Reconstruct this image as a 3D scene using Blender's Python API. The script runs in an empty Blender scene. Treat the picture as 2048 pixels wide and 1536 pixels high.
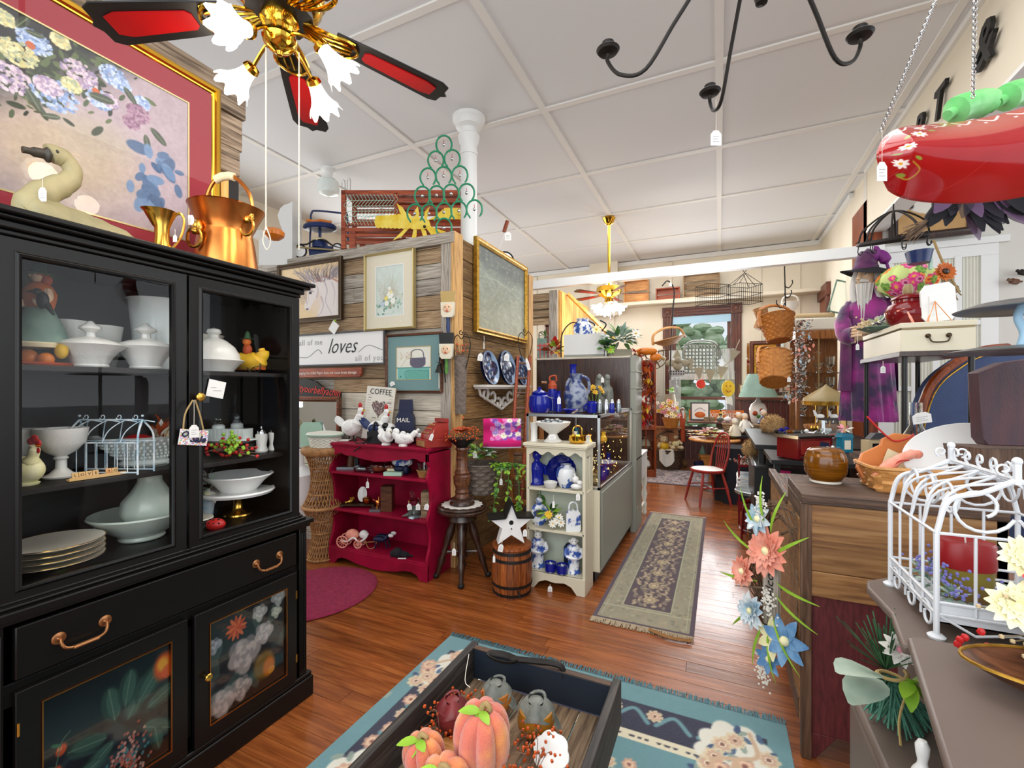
import bpy,bmesh,math,random
import numpy as np
from mathutils import Matrix,Vector,Euler
random.seed(7);R_=random.Random(11);NR=np.random.RandomState(5)
S=bpy.context.scene;COL=S.collection;PI=math.pi
# ---------------- camera, world, exposure ----------------
CAMH=1.45;FPX=903.;YAW=math.radians(24.66)
cam=bpy.data.objects.new('camera',bpy.data.cameras.new('camera'));COL.objects.link(cam)
cam.location=(0,0,CAMH);cam.rotation_euler=(PI/2,0,YAW)
cam.data.sensor_width=36;cam.data.lens=36*FPX/2048;cam.data.shift_y=10/2048;cam.data.clip_start=.02;cam.data.clip_end=200
S.camera=cam
w=bpy.data.worlds.new('world');S.world=w;w.use_nodes=True
w.node_tree.nodes['Background'].inputs[0].default_value=(.86,.93,1,1);w.node_tree.nodes['Background'].inputs[1].default_value=.75
S.view_settings.view_transform='Standard';S.view_settings.look='None';S.view_settings.gamma=1;S.view_settings.use_curve_mapping=False
S.view_settings.exposure=0.34
def area(name,loc,rot,sx,sy,e,col=(1,1,1)):
 l=bpy.data.lights.new(name,'AREA');l.shape='RECTANGLE';l.size=sx;l.size_y=sy;l.energy=e;l.color=col
 o=bpy.data.objects.new(name,l);COL.objects.link(o);o.location=loc;o.rotation_euler=rot;return o
area('behind_camera_fill',(-.3,-1.6,2.3),(math.radians(80),0,0),5.5,2.6,120,(.96,.98,1))  # added fill light behind the camera
area('side_window_fill',(-5.4,6.2,2.2),(PI/2,0,-PI/2),3.5,2.4,90,(.95,.98,1))  # added fill light before the solid left wall, standing in for side windows
area('back_window_daylight',(-.2,8.85,2.0),(PI/2,0,PI),1.3,1.7,60,(.95,.98,1))
area('right_room_fill',(4.9,3.2,2.4),(PI/2,0,PI/2),4,2.4,62,(.93,.97,1))  # unseen fill light added to brighten the right-hand room
area('left_room_fill',(-5.2,3.0,2.2),(PI/2,0,-PI/2),2.5,2.0,45,(.95,.98,1))  # unseen fill light added for the space on the left; its wall is closed
area('ceiling_fill_near',(-.1,2.2,3.85),(0,0,0),2.2,3.0,55,(1,.98,.96))  # added overhead fill to even out the near half, not light off the ceiling
area('ceiling_fill_far',(-.6,6.4,3.85),(0,0,0),2.6,3.2,80,(1,.98,.96))  # second added overhead fill, evening out the far half of the shop
# ---------------- helpers ----------------
_F=(-math.sin(YAW),math.cos(YAW));_R=(math.cos(YAW),math.sin(YAW))
def ray(x,y):
 u=(x-1024)/FPX;v=(778-y)/FPX
 return Vector((_F[0]+u*_R[0],_F[1]+u*_R[1],v))
def Pt(x,y,X=None,Y=None,Z=None,D=None):
 """the world point seen at photo pixel x,y that lies on the plane X=, Y= or Z= (or at depth D)"""
 r=ray(x,y);t=X/r.x if X is not None else Y/r.y if Y is not None else(Z-CAMH)/r.z if Z is not None else D
 return Vector((r.x*t,r.y*t,CAMH+r.z*t))
def dep(p):return p[0]*_F[0]+p[1]*_F[1]
def PS(x,y,**k):
 p=Pt(x,y,**k);return p,dep(p)/FPX
def lin(c):
 if isinstance(c,str):
  c=c.lstrip('#');c=[int(c[i:i+2],16)/255 for i in(0,2,4)]
 return tuple((v/12.92 if v<=.04045 else((v+.055)/1.055)**2.4)for v in c[:3])
MATS={}
def _new(name):
 m=bpy.data.materials.new(name);m.use_nodes=True;MATS[name]=m
 nt=m.node_tree;return m,nt,nt.nodes['Principled BSDF']
def mat(name,c,rough=.5,metal=0,c2=None,scale=8,bump=0,bs=60,spec=None,trans=0,ior=1.45,alpha=1,emit=0,ec=None,sheen=0,stretch=None,coat=0,mix=(.35,.65),rnd=0,sss=0):
 m,nt,b=_new(name);L=nt.links.new;N=nt.nodes.new
 b.inputs['Base Color'].default_value=(*lin(c),1);b.inputs['Roughness'].default_value=rough;b.inputs['Metallic'].default_value=metal
 if spec is not None:b.inputs['Specular IOR Level'].default_value=spec
 b.inputs['Transmission Weight'].default_value=trans;b.inputs['IOR'].default_value=ior;b.inputs['Alpha'].default_value=alpha
 b.inputs['Coat Weight'].default_value=coat
 if sheen:b.inputs['Sheen Weight'].default_value=sheen
 if sss:b.inputs['Subsurface Weight'].default_value=sss;b.inputs['Subsurface Radius'].default_value=(.05,.05,.05)
 if emit:b.inputs['Emission Color'].default_value=(*lin(ec or c),1);b.inputs['Emission Strength'].default_value=emit
 if c2 or bump:
  tc=N('ShaderNodeTexCoord');mp=N('ShaderNodeMapping');L(tc.outputs['Object'],mp.inputs[0])
  if stretch:mp.inputs['Scale'].default_value=stretch
  if rnd:
   oi=N('ShaderNodeObjectInfo');mu=N('ShaderNodeMath');mu.operation='MULTIPLY';mu.inputs[1].default_value=37;L(oi.outputs['Random'],mu.inputs[0])
   cm=N('ShaderNodeCombineXYZ');[L(mu.outputs[0],cm.inputs[i])for i in range(3)];L(cm.outputs[0],mp.inputs['Location'])
 if c2:
  n=N('ShaderNodeTexNoise');n.inputs['Scale'].default_value=scale;n.inputs['Detail'].default_value=6;L(mp.outputs[0],n.inputs[0])
  r=N('ShaderNodeValToRGB');r.color_ramp.elements[0].position=mix[0];r.color_ramp.elements[1].position=mix[1]
  r.color_ramp.elements[0].color=(*lin(c),1);r.color_ramp.elements[1].color=(*lin(c2),1);L(n.outputs[0],r.inputs[0])
  src=r.outputs[0]
  if rnd:
   hs=N('ShaderNodeHueSaturation');mr=N('ShaderNodeMapRange');L(oi.outputs['Random'],mr.inputs[0]);mr.inputs[3].default_value=1-rnd;mr.inputs[4].default_value=1+rnd
   L(mr.outputs[0],hs.inputs['Value']);L(src,hs.inputs['Color']);src=hs.outputs[0]
  L(src,b.inputs['Base Color'])
 if bump:
  n=N('ShaderNodeTexNoise');n.inputs['Scale'].default_value=bs;n.inputs['Detail'].default_value=4;L(mp.outputs[0],n.inputs[0])
  bp=N('ShaderNodeBump');bp.inputs['Strength'].default_value=bump;bp.inputs['Distance'].default_value=.01;L(n.outputs[0],bp.inputs['Height']);L(bp.outputs[0],b.inputs['Normal'])
 return name
def vcmat(name,rough=.6,sheen=0,coat=0,bump=0,bs=80,spec=None,trans=0):
 m,nt,b=_new(name);a=nt.nodes.new('ShaderNodeAttribute');a.attribute_name='Col';nt.links.new(a.outputs[0],b.inputs['Base Color'])
 b.inputs['Roughness'].default_value=rough;b.inputs['Coat Weight'].default_value=coat;b.inputs['Sheen Weight'].default_value=sheen
 if spec is not None:b.inputs['Specular IOR Level'].default_value=spec
 if bump:
  n=nt.nodes.new('ShaderNodeTexNoise');n.inputs['Scale'].default_value=bs;tc=nt.nodes.new('ShaderNodeTexCoord');nt.links.new(tc.outputs['Object'],n.inputs[0])
  bp=nt.nodes.new('ShaderNodeBump');bp.inputs['Strength'].default_value=bump;bp.inputs['Distance'].default_value=.01;nt.links.new(n.outputs[0],bp.inputs['Height']);nt.links.new(bp.outputs[0],b.inputs['Normal'])
 return name
def woodmat(name,cs,ax='x',scale=5,rough=.5,rnd=.15,str_=14,bump=.25,coat=0,knots=True,ring=0):
 """grain along axis ax in object space, offset per object"""
 m,nt,b=_new(name);L=nt.links.new;N=nt.nodes.new
 tc=N('ShaderNodeTexCoord');oi=N('ShaderNodeObjectInfo');mp=N('ShaderNodeMapping');mu=N('ShaderNodeMath');mu.operation='MULTIPLY';mu.inputs[1].default_value=53
 L(oi.outputs['Random'],mu.inputs[0]);cm=N('ShaderNodeCombineXYZ');[L(mu.outputs[0],cm.inputs[i])for i in range(3)]
 L(tc.outputs['Object'],mp.inputs[0]);L(cm.outputs[0],mp.inputs['Location'])
 sc=[str_]*3;sc['xyz'.index(ax)]=1;mp.inputs['Scale'].default_value=sc
 n=N('ShaderNodeTexNoise');n.inputs['Scale'].default_value=scale;n.inputs['Detail'].default_value=8;n.inputs['Distortion'].default_value=.6;L(mp.outputs[0],n.inputs[0])
 r=N('ShaderNodeValToRGB');e=r.color_ramp.elements
 while len(e)<len(cs):e.new(.5)
 for i,c in enumerate(cs):e[i].position=.3+.4*i/(len(cs)-1);e[i].color=(*lin(c),1)
 L(n.outputs[0],r.inputs[0])
 n2=N('ShaderNodeTexNoise');n2.inputs['Scale'].default_value=2.2;n2.inputs['Detail'].default_value=3
 mp2=N('ShaderNodeMapping');L(tc.outputs['Object'],mp2.inputs[0]);L(cm.outputs[0],mp2.inputs['Location']);L(mp2.outputs[0],n2.inputs[0])
 mr=N('ShaderNodeMapRange');L(n2.outputs[0],mr.inputs[0]);mr.inputs[1].default_value=.3;mr.inputs[2].default_value=.7;mr.inputs[3].default_value=.82;mr.inputs[4].default_value=1.14
 mr2=N('ShaderNodeMapRange');L(oi.outputs['Random'],mr2.inputs[0]);mr2.inputs[3].default_value=1-rnd;mr2.inputs[4].default_value=1+rnd
 mm=N('ShaderNodeMath');mm.operation='MULTIPLY';L(mr.outputs[0],mm.inputs[0]);L(mr2.outputs[0],mm.inputs[1])
 hs=N('ShaderNodeHueSaturation');L(r.outputs[0],hs.inputs['Color']);L(mm.outputs[0],hs.inputs['Value']);L(hs.outputs[0],b.inputs['Base Color'])
 b.inputs['Roughness'].default_value=rough;b.inputs['Coat Weight'].default_value=coat;b.inputs['Coat Roughness'].default_value=.12
 if bump:
  bp=N('ShaderNodeBump');bp.inputs['Strength'].default_value=bump;bp.inputs['Distance'].default_value=.01;L(n.outputs[0],bp.inputs['Height']);L(bp.outputs[0],b.inputs['Normal'])
 return name
def crv(pts,k=6,closed=False):
 """Catmull-Rom through pts"""
 P=[Vector(p)for p in pts];n=len(P);out=[]
 if n<3 and not closed:return P
 for i in range(n if closed else n-1):
  a=P[(i-1)%n]if closed or i>0 else P[0]*2-P[1];b=P[i];c=P[(i+1)%n];d=P[(i+2)%n]if closed or i+2<n else P[-1]*2-P[-2]
  for j in range(k):
   t=j/k;out.append(.5*((2*b)+(c-a)*t+(2*a-5*b+4*c-d)*t*t+(3*b-a-3*c+d)*t**3))
 if not closed:out.append(P[-1])
 return out
def RX(a):return Matrix.Rotation(math.radians(a),4,'X')
def RY(a):return Matrix.Rotation(math.radians(a),4,'Y')
def RZ(a):return Matrix.Rotation(math.radians(a),4,'Z')
def TR(*v):return Matrix.Translation(Vector(v if len(v)==3 else v[0]))
def align(d,up=(0,0,1)):
 """rotation taking +Z to direction d"""
 return Vector((0,0,1)).rotation_difference(Vector(d).normalized()).to_matrix().to_4x4()
class MB:
 def __init__(s,m=None):
  s.v=[];s.f=[];s.fm=[];s.mats=[];s.cur=0;s.M=Matrix()
  if m:s.use(m)
 def use(s,m):
  if m not in s.mats:s.mats.append(m)
  s.cur=s.mats.index(m);return s
 def at(s,M=None):s.M=M if M is not None else Matrix();return s
 def add(s,vs,fs):
  o=len(s.v);M=s.M;s.v+=[M@Vector(v)for v in vs];s.f+=[tuple(i+o for i in f)for f in fs];s.fm+=[s.cur]*len(fs);return s
 def box(s,x0,x1,y0,y1,z0,z1):
  return s.add([(x0,y0,z0),(x1,y0,z0),(x1,y1,z0),(x0,y1,z0),(x0,y0,z1),(x1,y0,z1),(x1,y1,z1),(x0,y1,z1)],[(0,3,2,1),(4,5,6,7),(0,1,5,4),(1,2,6,5),(2,3,7,6),(3,0,4,7)])
 def bar(s,p0,p1,w,t,up=(0,0,1)):
  """rectangular bar between two points"""
  p0=Vector(p0);p1=Vector(p1);d=(p1-p0).normalized();u=Vector(up)
  a=d.cross(u)
  if a.length<1e-4:a=d.cross(Vector((1,0,0)))
  a.normalize();b=a.cross(d).normalized();a*=w/2;b*=t/2
  return s.add([p0-a-b,p0+a-b,p0+a+b,p0-a+b,p1-a-b,p1+a-b,p1+a+b,p1-a+b],[(0,3,2,1),(4,5,6,7),(0,1,5,4),(1,2,6,5),(2,3,7,6),(3,0,4,7)])
 def lathe(s,prof,n=20,c=(0,0,0),lob=None,cap=True,sx=1,sy=1):
  vs=[];fs=[];m=len(prof)
  for i,(r,z)in enumerate(prof):
   for j in range(n):
    a=2*PI*j/n;q=r*(lob(a,i/(m-1))if lob else 1)
    dz=0
    vs.append((c[0]+q*math.cos(a)*sx,c[1]+q*math.sin(a)*sy,c[2]+z+dz))
  for i in range(m-1):
   for j in range(n):
    k=(j+1)%n;fs.append((i*n+j,i*n+k,(i+1)*n+k,(i+1)*n+j))
  if cap:
   if prof[0][0]>1e-5:fs.append(tuple(reversed(range(n))))
   if prof[-1][0]>1e-5:fs.append(tuple((m-1)*n+j for j in range(n)))
  return s.add(vs,fs)
 def tube(s,pts,r,n=8,closed=False,cap=True,flat=1):
  P=[Vector(p)for p in pts];m=len(P)
  if m<2:return s
  rs=r if isinstance(r,(list,tuple))else[r]*m
  if len(rs)!=m:rs=[rs[min(len(rs)-1,int(i/(m-1)*(len(rs)-1)+.5))]if len(rs)>2 else rs[0]+(rs[-1]-rs[0])*i/(m-1)for i in range(m)]
  T=[]
  for i in range(m):
   a=P[(i-1)%m]if closed or i>0 else P[i];b=P[(i+1)%m]if closed or i<m-1 else P[i];d=b-a
   T.append(d.normalized()if d.length>1e-9 else Vector((0,0,1)))
  u=T[0].orthogonal().normalized();vs=[];fs=[]
  for i in range(m):
   if i:
    q=T[i-1].rotation_difference(T[i]);u=q@u
   w=T[i].cross(u)
   for j in range(n):
    an=2*PI*j/n;vs.append(P[i]+(u*math.cos(an)+w*math.sin(an)*flat)*rs[i])
  for i in range(m if closed else m-1):
   i2=(i+1)%m
   for j in range(n):k=(j+1)%n;fs.append((i*n+j,i*n+k,i2*n+k,i2*n+j))
  if cap and not closed:fs+=[tuple(reversed(range(n))),tuple((m-1)*n+j for j in range(n))]
  return s.add(vs,fs)
 def ball(s,c,r,n=12,m=8):
  r=r if isinstance(r,(tuple,list))else(r,r,r);vs=[(c[0],c[1],c[2]-r[2])];fs=[]
  for i in range(1,m):
   t=PI*i/m-PI/2
   for j in range(n):a=2*PI*j/n;vs.append((c[0]+r[0]*math.cos(t)*math.cos(a),c[1]+r[1]*math.cos(t)*math.sin(a),c[2]+r[2]*math.sin(t)))
  vs.append((c[0],c[1],c[2]+r[2]))
  for j in range(n):k=(j+1)%n;fs.append((0,1+k,1+j));fs.append((len(vs)-1,1+(m-2)*n+j,1+(m-2)*n+k))
  for i in range(m-2):
   for j in range(n):k=(j+1)%n;fs.append((1+i*n+j,1+i*n+k,1+(i+1)*n+k,1+(i+1)*n+j))
  return s.add(vs,fs)
 def prism(s,poly,t,y0=0):
  """polygon in x,z extruded along y from y0 to y0+t"""
  n=len(poly);A=sum(poly[i][0]*poly[(i+1)%n][1]-poly[(i+1)%n][0]*poly[i][1]for i in range(n))
  if A<0:poly=poly[::-1]
  vs=[(p[0],y0,p[1])for p in poly]+[(p[0],y0+t,p[1])for p in poly]
  return s.add(vs,[tuple(range(n)),tuple(reversed(range(n,2*n)))]+[(i,i+n,(i+1)%n+n,(i+1)%n)for i in range(n)])
 def plate(s,poly,t,z0=0):
  """polygon in x,y extruded up from z0"""
  M=s.M;s.M=M@RX(90);s.prism([(p[0],-p[1])for p in poly],t,z0);s.M=M;return s
 def frame(s,w,h,prof,cx=0,cz=0):
  """mitred frame around w x h (inner opening) in the xz plane; prof: (outward, y) points, closed loop"""
  n=len(prof);vs=[]
  for sx,sz in((-1,-1),(1,-1),(1,1),(-1,1)):
   for(o,y)in prof:vs.append((cx+sx*(w/2+o),y,cz+sz*(h/2+o)))
  fs=[]
  for k in range(4):
   k2=(k+1)%4
   for i in range(n):j=(i+1)%n;fs.append((k*n+i,k2*n+i,k2*n+j,k*n+j))
  return s.add(vs,fs)
 def grid(s,fn,nu,nv,cu=False):
  vs=[fn(i/nu,j/nv)for i in range(nu+(0 if cu else 1))for j in range(nv+1)];fs=[]
  NU=nu if cu else nu+1
  for i in range(nu):
   for j in range(nv):
    a=i*(nv+1)+j;b=((i+1)%NU)*(nv+1)+j;fs.append((a,b,b+1,a+1))
  return s.add(vs,fs)
 def leaf(s,c,d,l,w,up=(0,0,1),bend=.2,fold=.15,n=5):
  c=Vector(c);d=Vector(d).normalized();u=Vector(up);a=d.cross(u)
  if a.length<1e-3:a=d.cross(Vector((1,.2,0)))
  a.normalize();u=a.cross(d).normalized();vs=[];fs=[]
  for i in range(n+1):
   t=i/n;ww=w/2*math.sin(PI*min(.985,max(.04,t**.85)))**.7;p=c+d*l*t-u*bend*l*t*t
   vs+=[p-a*ww+u*fold*ww,p,p+a*ww+u*fold*ww]
  for i in range(n):q=i*3;fs+=[(q,q+1,q+4,q+3),(q+1,q+2,q+5,q+4)]
  return s.add(vs,fs)
 def flower(s,c,nrm,r,np_=8,m=None,mc=None,cup=.3,pw=.5,layers=1,cr=.2):
  n=Vector(nrm).normalized();a=n.orthogonal().normalized();b=n.cross(a);c=Vector(c)
  if m:s.use(m)
  for k in range(layers):
   rr=r*(1-.25*k);cu=cup+.35*k
   for i in range(np_):
    an=2*PI*(i+.5*k)/np_+R_.uniform(-.1,.1);d=a*math.cos(an)+b*math.sin(an)
    s.leaf(c+n*.02*r*k,d+n*cu,rr*R_.uniform(.9,1.05),rr*pw,up=n,bend=.15,fold=.25)
  if mc:s.use(mc);s.ball(c+n*r*.1,r*cr,8,5)
  return s
 def build(s,name,m=None,parent=None,bev=0,smooth=40,kind=None,label=None,loc=None):
  me=bpy.data.meshes.new(name);me.from_pydata([tuple(v)for v in s.v],[],s.f)
  ms=s.mats or[m]
  if m and not s.mats:ms=[m]
  for q in ms:me.materials.append(MATS[q])
  if len(ms)>1:me.polygons.foreach_set('material_index',s.fm)
  if smooth:
   me.polygons.foreach_set('use_smooth',[True]*len(me.polygons));me.set_sharp_from_angle(angle=math.radians(smooth))
  o=bpy.data.objects.new(name,me);COL.objects.link(o)
  if parent is not None:o.parent=parent
  if loc:o.location=loc
  if bev:
   b=o.modifiers.new('bevel','BEVEL');b.width=bev;b.segments=2;b.limit_method='ANGLE';b.angle_limit=math.radians(50)
  if kind:o['kind']=kind
  if label:o['label']=label
  return o
def thing(name,label,cat,loc=(0,0,0),rz=0,group=None,rot=None):
 o=bpy.data.objects.new(name,None);COL.objects.link(o);o.location=loc;o.rotation_euler=rot or(0,0,math.radians(rz));o.empty_display_size=.05
 o['label']=label;o['category']=cat
 if group:o['group']=group
 return o
def tag(o,label,cat,group=None,loc=None,rz=None,rot=None):
 o['label']=label;o['category']=cat
 if group:o['group']=group
 if loc is not None:o.location=loc
 if rz is not None:o.rotation_euler=(0,0,math.radians(rz))
 if rot is not None:o.rotation_euler=rot
 return o
def solo(name,mb,label,cat,loc=(0,0,0),rz=0,group=None,m=None,**k):
 return tag(mb.build(name,m,None,**k),label,cat,group,loc,rz)
def struct(name,mb,m=None,parent=None,**k):
 o=mb.build(name,m,parent,**k);
 if parent is None:o['kind']='structure'
 return o
def dup(root,loc,rz=None,label=None,group=None,sc=None,rot=None):
 r=root.copy();COL.objects.link(r);r.location=loc
 if rz is not None:r.rotation_euler=(0,0,math.radians(rz))
 if rot is not None:r.rotation_euler=rot
 if sc:r.scale=(sc,sc,sc)
 if label:r['label']=label
 if group:r['group']=group
 for ch in list(root.children):
  c=ch.copy();COL.objects.link(c);c.parent=r
  for g in ch.children:d=g.copy();COL.objects.link(d);d.parent=c
 return r
_tc=0
def text(s,size,parent,m,M=Matrix(),ext=.0005,shear=0,off=0,name='lettering',align_='CENTER',sx=1,space=1):
 """flat lettering in the local xz plane facing -y"""
 cu=bpy.data.curves.new('t','FONT');cu.body=s;cu.size=size;cu.extrude=ext;cu.shear=shear;cu.offset=off;cu.align_x=align_;cu.align_y='CENTER';cu.resolution_u=2;cu.space_character=space
 t=bpy.data.objects.new('t',cu);me=bpy.data.meshes.new_from_object(t);bpy.data.objects.remove(t);bpy.data.curves.remove(cu)
 me.transform(M@RX(90)@Matrix.Diagonal((sx,1,1,1)));me.materials.clear();me.materials.append(MATS[m])
 o=bpy.data.objects.new(name,me);COL.objects.link(o);o.parent=parent;return o
# ---------- painted flat art: a fine grid with one albedo colour per vertex ----------
class Art:
 def __init__(s,nx,ny,c,var=0):
  s.nx,s.ny=nx,ny;s.a=np.ones((ny,nx,3))*np.array(s.c(c));s.Y,s.X=np.mgrid[0:ny,0:nx];s.X=s.X/(nx-1);s.Y=s.Y/(ny-1);s.ar=nx/ny
  if var:s.noise(var,4)
 def c(s,c):
  if isinstance(c,str):c=c.lstrip('#');return[int(c[i:i+2],16)/255 for i in(0,2,4)]
  return c
 def n(s,k,seed=None):
  """smooth noise 0..1 with about k cells across"""
  rs=np.random.RandomState(seed)if seed is not None else NR
  kx=max(2,int(k)+2);ky=max(2,int(k/s.ar)+2);g=rs.rand(ky+1,kx+1)
  fx=s.X*(kx-1);fy=s.Y*(ky-1);ix=fx.astype(int);iy=fy.astype(int);tx=fx-ix;ty=fy-iy;tx=tx*tx*(3-2*tx);ty=ty*ty*(3-2*ty)
  return(g[iy,ix]*(1-tx)+g[iy,ix+1]*tx)*(1-ty)+(g[iy+1,ix]*(1-tx)+g[iy+1,ix+1]*tx)*ty
 def fbm(s,k):return.5*s.n(k)+.3*s.n(k*2.3)+.2*s.n(k*5)
 def noise(s,amt,k):s.a=np.clip(s.a+(s.fbm(k)-.5)[...,None]*2*amt,0,1);return s
 def put(s,mask,c,al=1):
  m=(np.clip(mask,0,1)*al)[...,None];s.a=s.a*(1-m)+np.array(s.c(c))*m;return s
 def ell(s,cx,cy,rx,ry,c,al=1,rot=0,soft=.15,petals=0,pd=.2,ph=0):
  dx=(s.X-cx)*s.ar;dy=s.Y-cy;a=math.radians(rot);x=dx*math.cos(a)+dy*math.sin(a);y=-dx*math.sin(a)+dy*math.cos(a)
  d=np.sqrt((x/(rx*s.ar))**2+(y/ry)**2)
  if petals:d=d/(1-pd+pd*np.abs(np.cos(np.arctan2(y,x)*petals/2+ph)))
  return s.put((1-d)/soft+.5,c,al)
 def poly(s,pts,c,al=1):
  m=np.zeros(s.X.shape,bool);n=len(pts)
  for i in range(n):
   (x0,y0),(x1,y1)=pts[i],pts[(i+1)%n]
   if y0!=y1:m^=((s.Y>y0)!=(s.Y>y1))&(s.X<(x1-x0)*(s.Y-y0)/(y1-y0)+x0)
  return s.put(m*1.,c,al)
 def rect(s,x0,x1,y0,y1,c,al=1):return s.put(((s.X>=x0)&(s.X<=x1)&(s.Y>=y0)&(s.Y<=y1))*1.,c,al)
 def line(s,pts,w,c,al=1,w1=None):
  """smooth stroke, coords 0..1, y up; w in units of height"""
  P=crv([(p[0],p[1],0)for p in pts],6);m=np.zeros_like(s.X);N=len(P)-1
  for i in range(N):
   ax,ay=P[i].x*s.ar,P[i].y;bx,by=P[i+1].x*s.ar,P[i+1].y;dx,dy=bx-ax,by-ay;L=dx*dx+dy*dy+1e-12
   t=np.clip(((s.X*s.ar-ax)*dx+(s.Y-ay)*dy)/L,0,1);ww=w+((w1 if w1 is not None else w)-w)*i/max(1,N)
   d=np.hypot(s.X*s.ar-ax-t*dx,s.Y-ay-t*dy);m=np.maximum(m,np.clip((ww-d)/(1.2/s.ny)+.5,0,1))
  return s.put(m,c,al)
 def flower(s,cx,cy,r,cols,petals=7,n=3):
  """ruffled bloom built of shrinking petal rings"""
  for k in range(n):
   q=1-k/n;s.ell(cx,cy,r*q/s.ar,r*q,cols[k%len(cols)],.9,rot=k*25,soft=.12,petals=petals,pd=.25,ph=k)
  return s
 def leafs(s,cx,cy,l,ang,c,wd=.35):return s.ell(cx+math.cos(math.radians(ang))*l/2/s.ar,cy+math.sin(math.radians(ang))*l/2,l/2/s.ar,l/2*wd,c,.95,rot=ang,soft=.2)
 def mesh(s,name,m,w,h,parent,M=Matrix(),label=None,mod=None):
  nx,ny=s.nx,s.ny;V=np.zeros((ny,nx,3));V[...,0]=(s.X-.5)*w;V[...,2]=(s.Y-.5)*h
  if mod:V=mod(s,V)
  i=np.arange(nx*ny).reshape(ny,nx);F=np.stack([i[:-1,:-1],i[:-1,1:],i[1:,1:],i[1:,:-1]],-1).reshape(-1,4)
  me=bpy.data.meshes.new(name);me.vertices.add(nx*ny);me.vertices.foreach_set('co',V.reshape(-1));nf=len(F)
  me.loops.add(nf*4);me.loops.foreach_set('vertex_index',F.reshape(-1).astype(np.int32));me.polygons.add(nf)
  me.polygons.foreach_set('loop_start',np.arange(0,nf*4,4,dtype=np.int32));me.polygons.foreach_set('loop_total',np.full(nf,4,dtype=np.int32));me.update(calc_edges=True)
  ca=me.color_attributes.new(name='Col',type='FLOAT_COLOR',domain='POINT');c=np.clip(s.a,0,1).reshape(-1,3)
  c=np.where(c<=.04045,c/12.92,((c+.055)/1.055)**2.4);ca.data.foreach_set('color',np.concatenate([c,np.ones((len(c),1))],1).reshape(-1).astype(np.float32))
  me.materials.append(MATS[m]);me.transform(M);me.validate()
  o=bpy.data.objects.new(name,me);COL.objects.link(o)
  if parent is not None:o.parent=parent
  if label:o['label']=label
  return o
# ---------------- materials ----------------
woodmat('oak_floor',['#6d3817','#874921','#9c5c2c'],'x',3.5,.26,.16,12,.15,coat=.3)
woodmat('barn_grey',['#6f655a','#a89f92','#c2bbb0'],'x',5,.85,.15,22,.6)
woodmat('barn_brown',['#6b543c','#9c8263','#b8a283'],'x',5,.85,.2,22,.6)
woodmat('barn_pale',['#a79a86','#cdc4b3','#ddd6c8'],'x',5,.85,.1,22,.4)
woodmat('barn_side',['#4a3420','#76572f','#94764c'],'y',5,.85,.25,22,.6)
woodmat('barn_old_y',['#4a3d31','#94806c','#b9a690'],'y',4,.9,.2,18,.9)
woodmat('post_wood',['#8a6236','#b98f58','#cfa870'],'z',5,.8,.15,22,.4)
woodmat('barn_grey_z',['#6f655a','#a89f92','#c2bbb0'],'z',5,.85,.1,22,.6)
woodmat('pine_z',['#b8823a','#dba95a','#e8c07a'],'z',4,.7,.1,10,.2)
woodmat('dark_wood',['#1c0f09','#331d12','#48291a'],'z',5,.35,.1,12,.1,coat=.2)
woodmat('red_wood',['#6a2410','#96401c','#ad5428'],'x',6,.45,.15,14,.15)
woodmat('walnut_x',['#3a2012','#5b3520','#74482c'],'x',5,.35,.1,12,.1)
woodmat('chest_wood',['#6b4526','#94683c','#ad8354'],'x',3.5,.55,.12,12,.3)
woodmat('chest_dark',['#33231a','#4f392a','#6b5140'],'x',5,.6,.1,14,.4)
woodmat('chest_dark_y',['#33231a','#4f392a','#6b5140'],'y',5,.5,.1,14,.4)
woodmat('chest_dark_z',['#3b281c','#573d2b','#705541'],'z',5,.5,.1,14,.4)
woodmat('crate_floor',['#4b3828','#7d664e','#9b8569'],'y',5,.8,.15,16,.4)
woodmat('barrel_wood',['#5c2c12','#8e4a20','#a9602e'],'z',5,.35,.25,14,.1)
woodmat('oak_furn',['#6d3f1c','#96602f','#ac743d'],'z',5,.4,.1,12,.1)
woodmat('honey',['#a96d35','#c98c4b','#d9a362'],'x',6,.5,.12,12,.15)
woodmat('brown_trim',['#3b1b12','#5b2c1c','#703a26'],'z',5,.4,.1,10,.1)
woodmat('brown_trim_x',['#3b1b12','#5b2c1c','#703a26'],'x',5,.4,.1,10,.1)
woodmat('jamb_wood',['#5c2308','#80380f','#984a1b'],'z',4,.35,.1,10,.1)
mat('maroon','#4a1c20',.55,c2='#6b2b2c',scale=14,bump=.2,stretch=(6,6,1),mix=(.3,.7))
mat('ceiling','#d6d7d8',.8);mat('batten','#dcdad5',.6);mat('wall_cream','#dcd3c0',.75,c2='#e2dac9',scale=2);mat('trim_white','#dfe0de',.45)
mat('beam_cream','#d6cdba',.7);mat('wall_grey','#cfccc4',.75);mat('glass_white','#ffffff',.3,emit=0)
mat('black_paint','#0d0b0a',.36,bump=.03,bs=40,spec=.35);mat('black_in','#16110f',.6);mat('black','#0e0e0f',.45);mat('black_metal','#1b1a19',.45,metal=.4);mat('iron','#2a2725',.55,metal=.6)
mat('glass','#ffffff',.02,trans=1,ior=1.12,spec=.5);mat('glass_obj','#f2fbfa',.04,trans=1,ior=1.4)
m_=MATS['glass'];nt_=m_.node_tree
_b=nt_.nodes['Principled BSDF'];_o=nt_.nodes['Material Output'];_t=nt_.nodes.new('ShaderNodeBsdfTransparent');_g=nt_.nodes.new('ShaderNodeBsdfGlossy');_g.inputs[1].default_value=.015
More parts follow.
